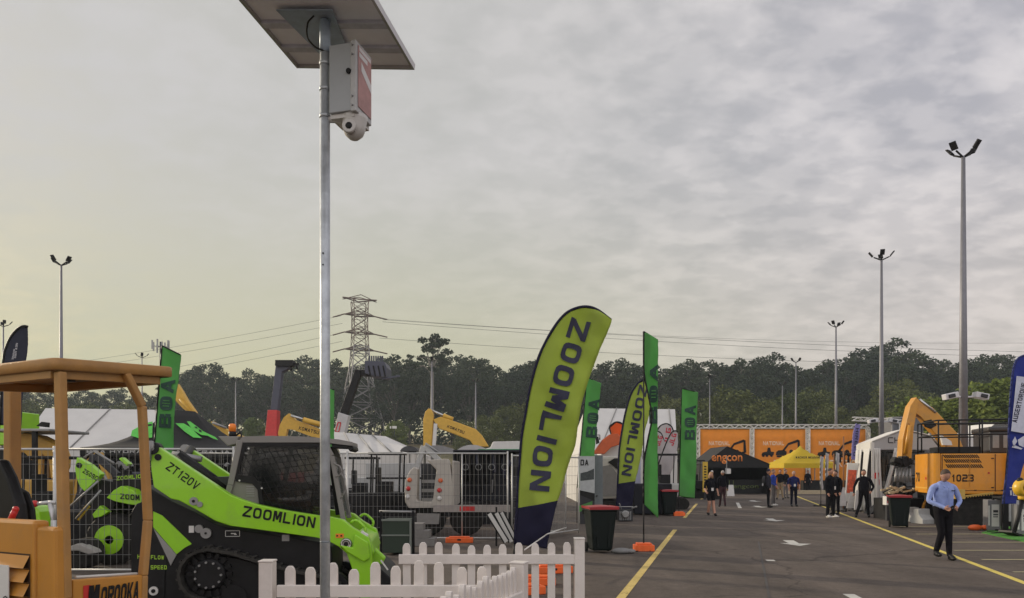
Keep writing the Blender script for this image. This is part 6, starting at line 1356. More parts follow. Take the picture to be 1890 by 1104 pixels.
b.m(mat('stand_poster', (.42, .42, .43), .6)); b.box(.2, .48, .02, .04, .3, .9); b.m(black); b.box(.0, .2, .02, .04, .06, .95); o = b.build('frame_stand', None, .01); o.location = (P(1849, HY, 20.9).x, 20.9, 0); o.rotation_euler.z = R(-5); tag(o, 'black open frame stand between the two grey display stands', 'display stand')
turf = mat('artificial_turf', (.05, .22, .02), .95, var=.3, scale=20, bump=1, bscale=80)
g0, g1, g2, g3 = G(1812, 984), G(1905, 1004), G(1960, 980), G(1850, 972); b = MB().m(turf); b.add([(q.x, q.y, .02) for q in (g0, g1, g2, g3)]+[(q.x, q.y, .0) for q in (g0, g1, g2, g3)], [(0, 1, 2, 3), (0, 4, 5, 1), (1, 5, 6, 2), (3, 2, 6, 7), (0, 3, 7, 4)]); o = b.build('turf_mat'); tag(o, 'bright green artificial turf mat under the grey display stands', 'turf mat')
b = MB().m(oran); b.ball((0, 0, .08), .12, (1.8, .9, .75)); b.ball((.34, .03, .08), .11, (1.7, .9, .7)); o = b.build('weight_bag'); o.location = G(1800, 979); tag(o, 'orange weight bag lying on the asphalt left of the grey display stands', 'weight bag')
b = MB().m(mat('auger_yellow', (.70, .42, .03), .4)); b.lathe([(.16, -.16), (.21, -.12), (.22, .06), (.16, .12)], (-.05, 0, 0), 'Y', 18); b.lathe([(.10, -.2), (.13, -.16), (.13, .25)], (.12, 0, -.1), 'Z', 14); b.m(black); b.lathe([(.10, -.19), (.11, -.155)], (-.05, 0, 0), 'Y', 14); b.ball((-.16, -.02, .17), .08, n=8); b.box(-.02, .2, -.1, .1, .16, .24); b.tube((.1, 0, -.2), (.1, 0, -1.25), .05); b.box(-.2, .4, -.2, .2, -1.27, -1.22); o = b.build('auger_drive'); o.location = (P(1887, HY, 19.6).x, 19.6, 1.3); o.rotation_euler = (0, R(18), R(15)); o.location.z = 1.27; tag(o, 'round yellow auger drive on a black stand at the right edge', 'auger')
b = MB().m(exo); b.box(0, 3, 0, .22, .9, 3.0); b.m(black); b.box(-.02, 3, .02, .2, 0, .9); b.box(.4, 2.6, -.02, 0, 1.9, 2.7); o = b.build('orange_machine', None, .05); o.location = (P(1876, HY, 22.8).x, 22.6, 0); tag(o, 'orange machine side showing past the right edge of the blue flag', 'machine')
# ================================================================ stands and machines behind the fences
def machine(name, label, cat, px, Y, yaw=0, group=None):
    F_ = Fr(P(px, HY, Y).x, Y, yaw); return F_, F_.thing(name, label, cat, group)
def arm(F_, t, nm, pts, m_, v0=0, v1=.3, bev=.03):
    b = MB().m(m_); cap(b, F_.q(pts), v0, v1); return b.build(nm, t, bev)
def crawler(t, x0, x1, y0, y1, h=.8):
    for a, c in ((y0, y0+.45), (y1-.45, y1)):
        b = MB().m(rubber); r = h/2; pts = []
        for k in range(7): q = R(90+180*k/6); pts.append((x0+r+r*math.cos(q), r+r*math.sin(q)))
        for k in range(7): q = R(-90+180*k/6); pts.append((x1-r+r*math.cos(q), r+r*math.sin(q)))
        cap(b, pts, a, c); b.build('track', t)
# --- green wheel loader behind the left fence
F_, t = machine('wheel_loader', 'lime green wheel loader with a green wheel rim, behind the left mesh fence', 'wheel loader', 130, 13.6)
lp = arm(F_, t, 'lift_arm', [(141.5, 844), (165, 857), (187, 875.5), (172, 892), (156, 907), (147, 898), (141, 883), (138, 865)], lime, 0, .15, .01)
b = MB().m(black); p = F_.p(146.5, 859); b.lathe([(.05, -.02), (.05, 0)], (p.x, 0, p.z), 'Y', 14); b.build('pivot_pin', lp)
a, c = F_.p(152, 872), F_.p(178, 887.5); d = c-a; sline('Z50BC', black, a, c, Vector((-d.z, 0, d.x)).normalized()*.085, lp, t=.22)
arm(F_, t, 'lift_arm', [(187, 846), (192, 843), (207, 856), (202, 860)], lime, .6, .75, .01)
fe = arm(F_, t, 'fender', [(199, 918.5), (212, 905), (226, 897), (247, 904), (262, 922), (262, 933), (242, 931), (217, 926)], lime, -.05, .25, .02)
sline('ZOOM', black, F_.p(222, 921, -.06), F_.p(258, 924, -.06), (0, 0, .10), fe, t=.26)
sline('ZOOMLION', limtx, F_.p(215, 887, .19), F_.p(268, 882, .19), (.0, 0, .075), t, t=.24)
arm(F_, t, 'bonnet', [(195, 880), (290, 868), (292, 935), (262, 940), (240, 935), (200, 925)], black, .2, 1.4)
arm(F_, t, 'front_frame', [(140, 905), (175, 885), (200, 890), (202, 935), (180, 960), (170, 990), (150, 985)], black, .2, 1.1)
arm(F_, t, 'guard', [(173, 949), (187, 933), (202, 945), (190, 953), (176, 956)], lime, -.05, .1, .01)
b = MB().m(mat('decal_yellow', (.62, .38, .03), .5)); cap(b, F_.q([(145, 955), (165, 931), (170, 935), (150, 960)]), -.1, -.05); b.build('lever_plate', t)
b = MB().m(grey)
for (x0, y0, x1, y1) in ((126, 938, 181, 888), (140, 958, 186, 905)): b.tube(F_.p(x0, y0, -.12), F_.p(x1, y1, -.12), .02)
b.build('hydraulic_cylinder', t)
for wx, v in ((202, 0), (202, 1.1)):
    p = F_.p(wx, 992.5, 0); b = MB().m(rubber); b.lathe([(.28, .02), (.42, 0), (.47, .06), (.47, .28), (.42, .34), (.28, .32)], (p.x, v, .47), 'Y', 28)
    for k in range(20): q = k*math.pi/10; b.bar((p.x+.45*math.cos(q), v+.04, .47+.45*math.sin(q)), (p.x+.48*math.cos(q+.12), v+.17, .47+.48*math.sin(q+.12)), .05, .04, (math.cos(q), 0, math.sin(q)))
    b.build('tyre', t); b = MB().m(mat('rim_green', (.27, .56, .015), .4)); b.lathe([(.25, -.02), (.27, -.03), (.26, 0), (.14, .08), (.10, .08)], (p.x, v+.01, .47), 'Y', 24); b.m(black); b.lathe([(.08, -.02), (.09, .06)], (p.x, v+.01, .47), 'Y', 14)
    for k in range(8): q = k*math.pi/4; b.lathe([(.012, .05), (.012, .07)], (p.x+.12*math.cos(q), v+.01, .47+.12*math.sin(q)), 'Y', 6)
    b.build('rim', t)
p = F_.p(120, 1000); b = MB().m(rubber); b.lathe([(.28, .02), (.42, 0), (.47, .06), (.47, .28), (.28, .32)], (p.x-.9, 0.05, .47), 'Y', 24); b.build('tyre', t)
# --- compact roller plate in front
F_, t = machine('compactor', 'small dark compactor with a pale grey top plate, low behind the left mesh fence', 'compactor', 122, 12.9)
arm(F_, t, 'top_plate', [(128, 1010), (150, 1002), (178, 1014), (183, 1020), (168, 1022), (150, 1016), (130, 1016)], mat('plate_grey', (.30, .29, .27), .6), -.1, .12, .02)
b = MB().m(rubber); p = F_.p(148, 1035); b.lathe([(.2, 0), (.27, .03), (.27, .5), (.2, .53)], (p.x-.1, 0, .27), 'Y', 18); b.build('drum', t)
# --- lime cover and levers beyond dumper seat
F_, t = machine('small_loader', 'small lime machine with a white lever and red knob, just past the dumper seat', 'small loader', 60, 8.5)
b = MB().m(lime); cap(b, F_.q([(53, 934), (62, 934), (72, 945), (75, 965), (72, 985), (50, 985)]), 0, .3); b.build('cover', t, .04)
b = MB().m(mat('lever_grey', (.5, .5, .5), .4, .3)); pts = [F_.p(x, y, -.05) for x, y in ((70, 930), (90, 927), (104, 928))]; b.path(pts, .022, 8); b.path([F_.p(93, 929, -.05), F_.p(99, 960, -.05), F_.p(99, 1010, -.05)], .03, 8); b.build('lever', t)
b = MB().m(redp); b.ball(F_.p(64, 930, -.05), .04, n=10); b.build('knob', t)
b = MB().m(black); b.box(-.5, -.1, .0, .5, 0, .7); b.build('body', t, .04)
# --- yellow excavator behind left
F_, t = machine('excavator', 'yellow excavator with a silver topped canopy, behind the dumper posts', 'excavator', 30, 19)
yb = mat('dusty_yellow', (.50, .29, .05), .5, var=.25, scale=1.5)
arm(F_, t, 'boom', [(-5, 812), (30, 798), (52, 802), (72, 812), (90, 822), (98, 842), (97, 862), (86, 885), (80, 884), (76, 850), (64, 838), (60, 882), (54, 884), (44, 850), (30, 835), (-5, 830)], yb, .3, .8)
b = MB().m(grey); a, c = F_.p(-20, 786), F_.p(100, 797); b.box(a.x, c.x, -.2, 1.6, c.z, c.z+.07); b.build('canopy', t, .02)
b = MB().m(black); 
for px in (-10, 69): x = F_.p(px, HY).x; b.box(x-.05, x+.05, -.15, -.05, .9, c.z)
b.build('canopy_post', t)
b = MB().m(yb); b.box(-1.0, 1.0, 0, 1.5, .8, 1.5); b.m(black); b.box(-.6, .9, .2, 1.3, .5, .8); b.build('body', t, .05); crawler(t, -1.2, 1.3, 0, 1.6, .6)
b = MB().m(black); cap(b, F_.q([(62, 786), (72, 778), (79, 779), (78, 788)]), .1, .3); b.build('work_lamp', t)
F_, t = machine('small_loader', 'lime green machine with an orange beacon at the left edge, mostly out of view', 'small loader', -20, 21)
arm(F_, t, 'body', [(-25, 757), (11, 757), (11, 822), (-25, 822)], lime, 0, 1.5); b = MB().m(MATS['beacon_lens']); p = F_.p(3, 768); b.bc((p.x, -.06, p.z), (.22, .1, .17)); b.build('beacon', t, .03); b = MB().m(black); b.box(-.3, 1.0, .05, 1.4, 0, 2.4); b.build('frame', t); crawler(t, -.4, 1.2, 0, 1.5, .7)
# ---- assorted small excavators and skid steers as dark clutter behind fence
def mini(label, px, Y, col, s=1.0, flip=1, yaw=0, grp='compact excavators behind the fences', armp=(1.3, 2.2)):
    F_, t = machine('compact_excavator', label, 'excavator', px, Y, yaw, grp); m_ = col
    crawler(t, -.75*s, .75*s, -.1, 1.2*s, .42*s)
    b = MB().m(m_); b.slab([(-.6*s, .1), (.45*s, .1), (.55*s, .5), (.55*s, 1.0*s), (-.6*s, 1.0*s), (-.75*s, .6)], .5*s, 1.0*s); b.m(black); b.box(-.3*s, .3*s, .2, .9*s, .4*s, .5*s); b.build('body', t, .05)
    b = MB().m(black)
    for x in (-.45*s, .35*s):
        for y in (.15, .95*s): b.bar((x, y, 1.0*s), (x+.03, y, 2.1*s), .05, .05)
    b.box(-.52*s, .45*s, .1, 1.02*s, 2.1*s, 2.17*s); b.box(-.3*s, .1*s, .3*s, .75*s, 1.0*s, 1.35*s); b.box(-.35*s, -.25*s, .3*s, .75*s, 1.3*s, 1.75*s); b.build('cab', t, .02)
    b = MB().m(m_); k = flip; b.bar((.5*k*s, .5, .8*s), (1.0*k*s, .5, armp[1]*s), .16*s, .14*s, (0, 1, 0)); b.bar((1.0*k*s, .5, armp[1]*s), (1.55*k*s, .5, armp[1]*.78*s), .15*s, .13*s, (0, 1, 0)); b.build('boom', t, .02)
    b = MB().m(m_); b.bar((1.5*k*s, .5, armp[1]*.82*s), (1.65*k*s, .5, .8*s), .11*s, .11*s, (0, 1, 0)); b.build('stick', t, .02)
    b = MB().m(dgrey); cap(b, [(1.45*k*s, .85*s), (1.8*k*s, .8*s), (1.75*k*s, .35*s), (1.5*k*s, .3*s), (1.35*k*s, .5*s)], .3, .75); b.build('bucket', t, .02); b = MB().m(grey); b.tube((.55*k*s, .5, 1.0*s), (.85*k*s, .42, 1.7*s), .035*s); b.tube((1.05*k*s, .42, armp[1]*s+.08), (1.5*k*s, .42, armp[1]*.86*s+.1), .03*s); b.build('hydraulic_cylinder', t)
    return t
wh = mat('machine_white', (.42, .42, .41), .45, var=.1, scale=2)
mini('compact black and grey excavator behind the fence between dumper and loader tail', 70, 16, dgrey, .95, 1)
mini('compact yellow excavator behind the rear of the lime wheel loader', 235, 19, yb, 1.0, -1)
mini('pale compact excavator seen left of the truck with red tail lights', 712, 21.5, wh, 1.05, 1, armp=(1.3, 2.35))
mini('dark compact excavator directly behind the lime track loader windscreen', 665, 23, dgrey, 1.0, -1)
mini('pale compact excavator seen through the green loader cab', 520, 20, wh, 1.0, 1)
mini('grey compact excavator behind the cab rear of the green track loader', 400, 21, grey, 1.0, 1)
mini('white compact excavator between the red print feathers and the black lid bin', 1236, 33, wh, 1.15, -1, armp=(1.3, 2.3))
mini('black compact excavator left of the black gable tent, beside a yellow upright banner', 1288, 46, black, 1.1, -1, armp=(1.3, 2.2))
# yellow vertical banner by it
b = MB().m(mat('banner_yellow', (.60, .40, .04), .6)); b.box(0, .30, 0, .04, .45, 2.25); b.m(black)
for k in range(9): b.box(.08, .22, -.006, 0, .65+k*.16, .73+k*.16)
b.m(dgrey); b.box(.1, .2, .045, .08, 0, 2.2); o = b.build('upright_banner'); o.location = (P(1297, HY, 44).x, 44, 0); tag(o, 'slim yellow upright banner left of the black gable tent', 'banner')
# --- white marquees and tents left
def big_gable_x(name, label, Y, pts_roof, ye, depth, mroof, xl, xr, cat='tent', seams=()):
    """ridge across the view: front slope polygon seen, walls below"""
    F_ = Fr(P(xl, HY, Y).x, Y, 0); t = F_.thing(name, label, cat); q = pts_roof
    e0, e1 = F_.p(*q[0]), F_.p(*q[1]); r1, r0 = F_.p(*q[2], depth/2), F_.p(*q[3], depth/2)
    b = MB().m(mroof); bk0 = Vector((e0.x, depth, e0.z)); bk1 = Vector((e1.x, depth, e1.z))
    b.add([tuple(v) for v in (e0, e1, r1, r0, bk0, bk1)], [(0, 1, 2, 3), (3, 2, 5, 4)]); 
    b.build('roof', t, solid=.03)
    b = MB().m(mroof); b.add([tuple(v) for v in (e0, r0, bk0, e1, r1, bk1)], [(0, 1, 2), (3, 5, 4)]); b.add([(e0.x, 0, 0), (e1.x, 0, 0), (e1.x, 0, e1.z-.01), (e0.x, 0, e0.z-.01), (e0.x, depth, 0), (e1.x, depth, 0), (e1.x, depth, e1.z-.01), (e0.x, depth, e0.z-.01)], [(0, 1, 2, 3), (4, 7, 6, 5), (0, 3, 7, 4), (1, 5, 6, 2)]); b.build('wall', t)
    for s_ in seams:
        a = e0.lerp(e1, s_[0]); c = r0.lerp(r1, s_[1]); b = MB().m(mat('seam_grey', (.2, .2, .2))); b.tube(a+Vector((0, -.04, .03)), c+Vector((0, -.04, .05)), .03, n=6); b.build('seam', t)
    return t
big_gable_x('marquee', 'large white marquee with a long pitched roof behind the dumper posts', 34, [(28, 832), (300, 832), (285, 757), (84, 754)], 0, 8, canvas, 28, 300, 'marquee', [(.36, .60)])
big_gable_x('marquee', 'pale marquee with a ribbed roof behind the green track loader cab', 36, [(628, 836), (766, 838), (712, 806), (610, 797)], 0, 7, canvas, 628, 766, 'marquee', [(.2, .25), (.45, .5), (.7, .75)])
t = big_gable_x('marquee', 'large white marquee behind the tall green flags in the centre', 40, [(1068, 838), (1250, 838), (1246, 756), (1080, 754)], 0, 9, canvas, 1068, 1250, 'marquee', [(.2, .35), (.97, .93)])
# black pitched tent with green logos
Y = 25; F_, t = machine('black_tent', 'black pitched tent with lime green print behind the left mesh fence', 'tent', 148, Y)
a, c = F_.p(148, 826), F_.p(432, 828); k0, k1 = F_.p(318, 757, 2.3), F_.p(362, 760, 2.3); W4 = 4.6
b = MB().m(blackc)
def slope(u, v, p0, p1, q0, q1):
    e = p0.lerp(p1, u); r = q0.lerp(q1, u); p = e.lerp(r, v); p.z -= .38*math.sin(math.pi*v)*.9; return tuple(p)
e0, e1, e2, e3 = Vector((a.x, 0, a.z)), Vector((c.x, 0, c.z)), Vector((c.x, W4, c.z)), Vector((a.x, W4, a.z)); a0, a1 = Vector((k0.x, 2.2, k0.z)), Vector((k1.x, 2.2, k1.z))
for p0, p1, q0, q1 in ((e0, e1, a0, a1), (e1, e2, a1, a1), (e2, e3, a1, a0), (e3, e0, a0, a0)): b.grid(lambda u, v: slope(u, v, p0, p1, q0, q1), 10, 10)
ro = b.build('roof', t, solid=.01)
def onslope(px, py, off=.05):                                # drop a picture point on the front slope of the tent
    best = None
    for i in range(61):
        v = i/60*0.98
        for_u = None
        lo, hi = 0, 1
        pL = Vector(slope(0, v, e0, e1, a0, a1)); pR = Vector(slope(1, v, e0, e1, a0, a1))
        yy = pL.y+Y; X = (px-CXP)/FP*yy-t.location.x; u = (X-pL.x)/(pR.x-pL.x)
        z = CH-(py-HY)/FP*yy; dz = abs(pL.z-z)
        if best is None or dz < best[0]: best = (dz, Vector((X, pL.y, pL.z)))
    return best[1]+Vector((0, -off, off*.7))
gp = mat('lime_print', (.10, .50, .07), .7)
for poly_ in ([(325, 784), (340, 783), (352, 790), (368, 806), (374, 811), (358, 810), (343, 800)], [(346, 779), (352, 780), (366, 790), (376, 798), (398, 808), (404, 814), (395, 812), (384, 806), (373, 805), (356, 795)], [(283, 780), (275, 781), (262, 786), (245, 796), (243, 806), (260, 812), (282, 810)]):
    b = MB().m(gp); pts = [onslope(*p) for p in poly_]; b.add([tuple(p) for p in pts], [tuple(range(len(pts)))]); b.build('logo', ro)
b = MB().m(black)
for poly_ in ([(360, 790), (364, 790), (367, 794), (363, 794)], [(368, 795), (373, 797), (374, 801), (369, 799)], [(268, 786), (282, 785), (282, 789), (268, 790)], [(268, 794), (282, 793), (282, 797), (268, 798)], [(268, 801), (282, 801), (282, 804), (268, 804)]):
    pts = [onslope(*p, off=.07) for p in poly_]; b.add([tuple(p) for p in pts], [tuple(range(len(pts)))])
b.build('logo', ro)
b = MB().m(blackc); z1 = F_.p(150, 840).z; b.box(a.x, c.x, -.02, .0, z1, a.z); vo = b.build('valance', t)
sline('BOA HYDRAULICS AUSTRALIA', mat('dull_white_print', (.40, .40, .40), .7), F_.p(160, 836, -.03), F_.p(424, 837, -.03), (0, 0, .105), vo, t=.22)
for x in (a.x+.05, c.x-.05):
    for y in (.05, W4-.05): b = MB().m(black); b.box(x-.03, x+.03, y-.03, y+.03, 0, a.z); b.build('leg', t)
b = MB().m(blackc); b.box(a.x, c.x, W4, W4+.03, 0, a.z); b.box(a.x, a.x+.03, 0, W4, 0, a.z); b.build('wall', t)
rr = random.Random(12)
for i, (px, Y_, lab) in enumerate(((165, 23.5, 'dark rack of hydraulic attachments under the left half of the black tent'), (255, 23.2, 'dark rack of attachments under the middle of the black tent'), (345, 23.4, 'dark rack of attachments under the right half of the black tent'))):
    b = MB().m(dgrey); b.box(0, 1.35, 0, .5, .0, .9)
    for k in range(22): x = rr.uniform(0, 1.3); z = rr.uniform(.9, 2.0); b.m(rr.choice([black, dgrey, grey, dgrey])); b.bc((x, rr.uniform(-.1, .3), z), (rr.uniform(.05, .3), .15, rr.uniform(.05, .35)), Matrix.Rotation(rr.uniform(-1, 1), 3, 'Y'))
    b.m(black); b.box(0, .04, .1, .14, 0, 2.1); b.box(1.3, 1.34, .1, .14, 0, 2.1); b.box(0, 1.34, .1, .14, 2.08, 2.12); o = b.build('attachment_rack'); o.location = (P(px, HY, Y_).x, Y_, 0); tag(o, lab, 'rack', 'attachment racks under the black tent')
# yellow booms above
F_, t = machine('excavator', 'yellow excavator boom pointing up behind the black tent, right of the green flag', 'excavator', 345, 38)
arm(F_, t, 'boom', [(322, 712), (327, 708), (336, 722), (345, 738), (362, 762), (352, 764), (338, 755), (324, 740)], mat('boom_yellow', (.60, .36, .05), .45, var=.12)); b = MB().m(MATS['boom_yellow']); b.box(-.6, 2.4, 0, 2, 1, 2.6); b.build('body', t, .08); crawler(t, -1, 2.8, 0, 2.2, .9)
by_ = MATS['boom_yellow']
b = MB().m(by_); a, c = F_.p(332, 736, -.05), F_.p(352, 762, -.05); b.tube(a, c, .08); b.build('hydraulic_cylinder', t)
F_, t = machine('excavator', 'low yellow excavator arm left of the orange beacon', 'excavator', 400, 32)
arm(F_, t, 'boom', [(388, 778), (392, 778), (425, 796), (450, 806), (450, 812), (420, 806), (392, 784)], by_); b = MB().m(grey); b.tube(F_.p(392, 780, -.1), F_.p(418, 790, -.1), .05); b.build('hydraulic_cylinder', t); b = MB().m(by_); b.box(.6, 2.2, 0, 1.6, .6, 1.3); b.build('body', t, .05); crawler(t, .3, 2.4, 0, 1.8, .6)
def komatsu(F_, t, dx, dy, body=True):
    s_ = lambda pts: [(x+dx, y+dy) for x, y in pts]
    arm(F_, t, 'stick', s_([(791, 754), (796, 755), (800, 764), (799, 790), (797, 824), (781.5, 825), (781, 775), (785, 760)]), by_, -.05, .35)
    o = arm(F_, t, 'boom', s_([(799, 774.6), (813, 769), (840, 778), (878, 792), (890, 804), (902, 824), (876, 825), (867, 812.6), (835, 800), (810, 791)]), by_, 0, .4)
    b = MB().m(MATS['chrome_rod']); b.tube(F_.p(795+dx, 757+dy, .1), F_.p(828+dx, 771+dy, .1), .055); b.m(by_); b.tube(F_.p(818+dx, 767+dy, .1), F_.p(836+dx, 774+dy, .1), .10); b.m(white); b.bar(F_.p(804+dx, 782+dy, -.1), F_.p(801+dx, 824+dy, -.1), .16, .08, (0, 1, 0)); b.build('hydraulic_cylinder', t)
    a, c = F_.p(825+dx, 789+dy, 0), F_.p(856+dx, 801+dy, 0); d = c-a; sline('KOMATSU', black, a, c, Vector((-d.z, 0, d.x)).normalized()*.13, o, t=.24)
F_, t = machine('excavator', 'yellow excavator with a raised arm behind the truck with red tail lights', 'excavator', 880, 34); komatsu(F_, t, 0, 0); b = MB().m(by_); b.box(-.3, 2.2, .2, 2.4, .9, 2.1); b.build('body', t, .08); crawler(t, -.8, 2.8, 0, 2.6, .85)
F_, t = machine('excavator', 'yellow excavator arm behind the green loader cab, left of the galvanised pole', 'excavator', 600, 36)
o = arm(F_, t, 'boom', [(513, 800), (516, 785), (524, 770), (533, 763), (540, 768), (545, 775), (575, 786), (610, 800), (612, 812), (575, 806), (540, 793), (530, 792), (526, 808), (515, 808)], by_)
b = MB().m(MATS['chrome_rod']); b.tube(F_.p(537, 767, -.1), F_.p(562, 775, -.1), .06); b.m(by_); b.tube(F_.p(560, 775, -.1), F_.p(600, 786, -.1), .13); b.build('hydraulic_cylinder', t)
a, c = F_.p(551, 793, 0), F_.p(588, 802, 0); d = c-a; sline('KOMATSU', black, a, c, Vector((-d.z, 0, d.x)).normalized()*.17, o, t=.24); b = MB().m(by_); b.box(-.3, 2.2, .2, 2.4, .9, 2.1); b.build('body', t, .08); crawler(t, -.8, 2.8, 0, 2.6, .85)
# telescopic handlers with raised booms
F_, t = machine('telehandler', 'telescopic handler with a dark raised boom on a red lower section', 'telehandler', 500, 46)
slate = mat('slate_boom', (.055, .06, .09), .5)
arm(F_, t, 'boom', [(509, 673), (537, 672), (531, 681), (520, 687), (512, 757), (499, 757)], slate, 0, .5); arm(F_, t, 'lower_boom', [(495, 757), (512, 757), (511, 812), (489, 812)], mat('boom_red', (.50, .03, .03), .4), -.1, .6)
b = MB().m(black); b.bc(F_.p(527, 671, 0), (1.1, .6, .35)); b.bar(F_.p(508, 673, 0), F_.p(552, 672, 0), .12, .12); b.bar(F_.p(548, 672, 0), F_.p(549, 682, 0), .1, .1, (0, 1, 0)); b.bar(F_.p(537, 668, 0), F_.p(538, 684, 0), .1, .1, (0, 1, 0)); b.build('carriage', t)
b = MB().m(MATS['boom_red']); b.box(-1, 3, 0, 2.2, .7, 1.6); b.build('body', t, .08)
for x in (-.3, 2.4): b = MB().m(rubber); b.lathe([(.3, -.1), (.55, -.1), (.6, 0), (.55, .35)], (x, 0, .6), 'Y', 18); b.build('wheel', t)
F_, t = machine('telehandler', 'telescopic handler with a pale lower boom and a dark tined grab raised high', 'telehandler', 630, 40)
arm(F_, t, 'boom', [(655.6, 681), (668, 684), (662, 700), (639, 768), (627, 762), (640, 725)], black, 0, .45); o = arm(F_, t, 'lower_boom', [(625, 761), (644, 767), (636, 800), (631, 816), (614, 816)], mat('boom_pale', (.42, .42, .43), .4), -.1, .55)
b = MB().m(redp); b.bar(F_.p(616, 806, -.12), F_.p(624, 780, -.12), .05, .03, (0, 1, 0)); b.bar(F_.p(624, 780, -.12), F_.p(629, 780, -.12), .05, .03, (0, 1, 0)); b.bar(F_.p(629, 780, -.12), F_.p(623, 808, -.12), .05, .03, (0, 1, 0)); b.bar(F_.p(618, 797, -.12), F_.p(626, 797, -.12), .05, .03, (0, 1, 0)); b.build('lettering', o)
b = MB().m(slate); cap(b, F_.q([(676, 668), (712, 670), (716, 680), (715, 697), (690, 695), (676, 690)]), -.4, 1.2)
for k in range(7): a = F_.p(682+k*4, 670, -.2); b.bar(a, F_.p(682+k*4, 657, -.2), .07, .07, (0, 1, 0))
b.bar(F_.p(705, 699, -.2), F_.p(738, 694, -.2), .09, .09, (0, 1, 0)); b.m(black); cap(b, F_.q([(664, 682), (680, 684), (680, 694), (664, 692)]), 0, .5)
for k in range(4): a = F_.p(680+k*9, 675, -.42); b.bar(a, F_.p(684+k*9, 695, -.42), .08, .04, (0, 1, 0))
b.build('grab', t)
b = MB().m(MATS['boom_pale']); b.box(-2, 1.5, 0, 2.2, .7, 1.6); b.build('body', t, .08)
for x in (-1.5, 1.0): b = MB().m(rubber); b.lathe([(.3, -.1), (.55, -.1), (.6, 0), (.55, .35)], (x, 0, .6), 'Y', 18); b.build('wheel', t)
# site buildings far left
b = MB().m(mat('brown_container', (.12, .08, .065), .8)); b.box(0, 6.2, 0, 2.5, 0, 4.6); b.m(mat('pale_roof', (.42, .42, .42), .6)); b.box(-.2, 6.6, -.2, 2.6, 4.6, 4.9); b.m(dgrey)
for k in range(3): b.box(1+k*1.7, 2+k*1.7, -.02, 0, 2.6, 3.7)
o = b.build('site_building'); o.location = (P(437, HY, 84).x, 84, 0); tag(o, 'low brown site building with a pale flat roof beyond the orange beacon', 'building')
b = MB().m(white); b.box(0, .9, 0, .05, 0, .5); b.box(-.5, -.2, 0, .05, 0, .45); b.m(dgrey); b.box(.4, .5, .05, .1, -1.6, 0); o = b.build('road_sign'); o.location = P(724, 791, 150); tag(o, 'small white sign panel on the dry grass slope right of the lattice tower', 'sign')
# white roofs and grey canopies right of the loader
def rooflet(label, x0, x1, yt, yb_, Y_, m_, cat='canopy', depth=2.5):
    F_ = Fr(P(x0, HY, Y_).x, Y_, 0); t = F_.thing('canopy', label, cat); a, c = F_.p(x0, yb_), F_.p(x1, yb_); h = F_.p(x0, yt).z; w = c.x
    b = MB().m(m_); n = 12
    b.add([(w*(.0+i/n), y, a.z+(h-a.z)*math.sin(math.pi*i/n)**.6) for y in (0, depth) for i in range(n+1)], [(i, i+1, n+2+i, n+1+i) for i in range(n)]+[tuple(range(n+1)), tuple(range(n+1, 2*n+2))[::-1]]); b.build('roof', t)
    for x in (.05, w-.05):
        for y in (.1, depth-.1): b = MB().m(grey); b.box(x-.03, x+.03, y-.03, y+.03, 0, a.z); b.build('leg', t)
rooflet('dark arched canopy roof left of the truck with red tail lights', 738, 772, 823, 833, 29, mat('canopy_charcoal', (.05, .05, .055), .6)); rooflet('long grey curved canopy roof above the truck with red tail lights', 770, 842, 822, 836, 30, mat('canopy_grey', (.20, .20, .21), .6))
rooflet('pale canopy roof right of the raised yellow excavator arm', 838, 905, 821, 838, 30, canvas2)
F_, t = machine('van', 'white van with a green stripe behind the fence, left of the biggest lime flag', 'van', 880, 27)
o = arm(F_, t, 'body', [(880, 833), (905, 826), (910, 815), (960, 814), (975, 822), (976, 905), (880, 905)], white, 0, 2); b = MB().m(mat('stripe_green', (.03, .25, .10), .5)); cap(b, F_.q([(878, 833), (883, 829), (972, 829), (972, 832), (884, 832)]), -.02, -.002); b.m(black)
for px in (947, 953): p = F_.p(px, 835); b.ball((p.x, -.01, p.z), .05, (1, .3, 1), 6)
b.build('stripe', o)
for x in (.3, 1.5): b = MB().m(rubber); b.lathe([(.36, -.03), (.36, .25)], (x, 0, .36), 'Y', 16); b.build('wheel', t)
# truck with U frame and lights
F_, t = machine('utility_truck', 'pale truck body with open rear frame and round red tail lights behind mesh fence', 'truck', 745, 19.6)
cream = mat('cream_body', (.40, .37, .33), .45, var=.08, scale=2)
fr_ = [(747.7, 927), (746.5, 905), (749, 884), (757, 868), (764, 861.6), (771, 866), (770.5, 884), (769, 922), (773, 926), (795, 927), (799, 922), (803, 885), (806, 868), (787, 849), (826, 847), (831, 858), (836, 900), (834, 937), (754, 938)]
o = arm(F_, t, 'rear_frame', fr_, cream, 0, .5, .03)
for px, py, m_ in ((756, 886, redp), (753.5, 902, redp), (813, 887, redp), (811, 905, redp), (752, 917, white), (811, 920, white)):
    p = F_.p(px, py, 0); b = MB().m(mat('lamp_orange', (.65, .12, .03), .3) if py < 890 else m_); b.lathe([(.02, -.045), (.055, -.03), (.065, 0)], (p.x, 0, p.z), 'Y', 14); b.build('tail_lamp', o)
arm(F_, t, 'side_body', [(834, 850), (838, 850), (838, 936), (834, 936)], cream, .0, 2.2); b = MB().m(dgrey); a, c = F_.p(772, 926), F_.p(804, 862); b.box(a.x, c.x, .6, 2.5, a.z-.1, c.z+.1); b.m(grey)
for z in (.9, 1.15, 1.4): b.box(a.x+.02, c.x-.02, .56, .60, z, z+.09)
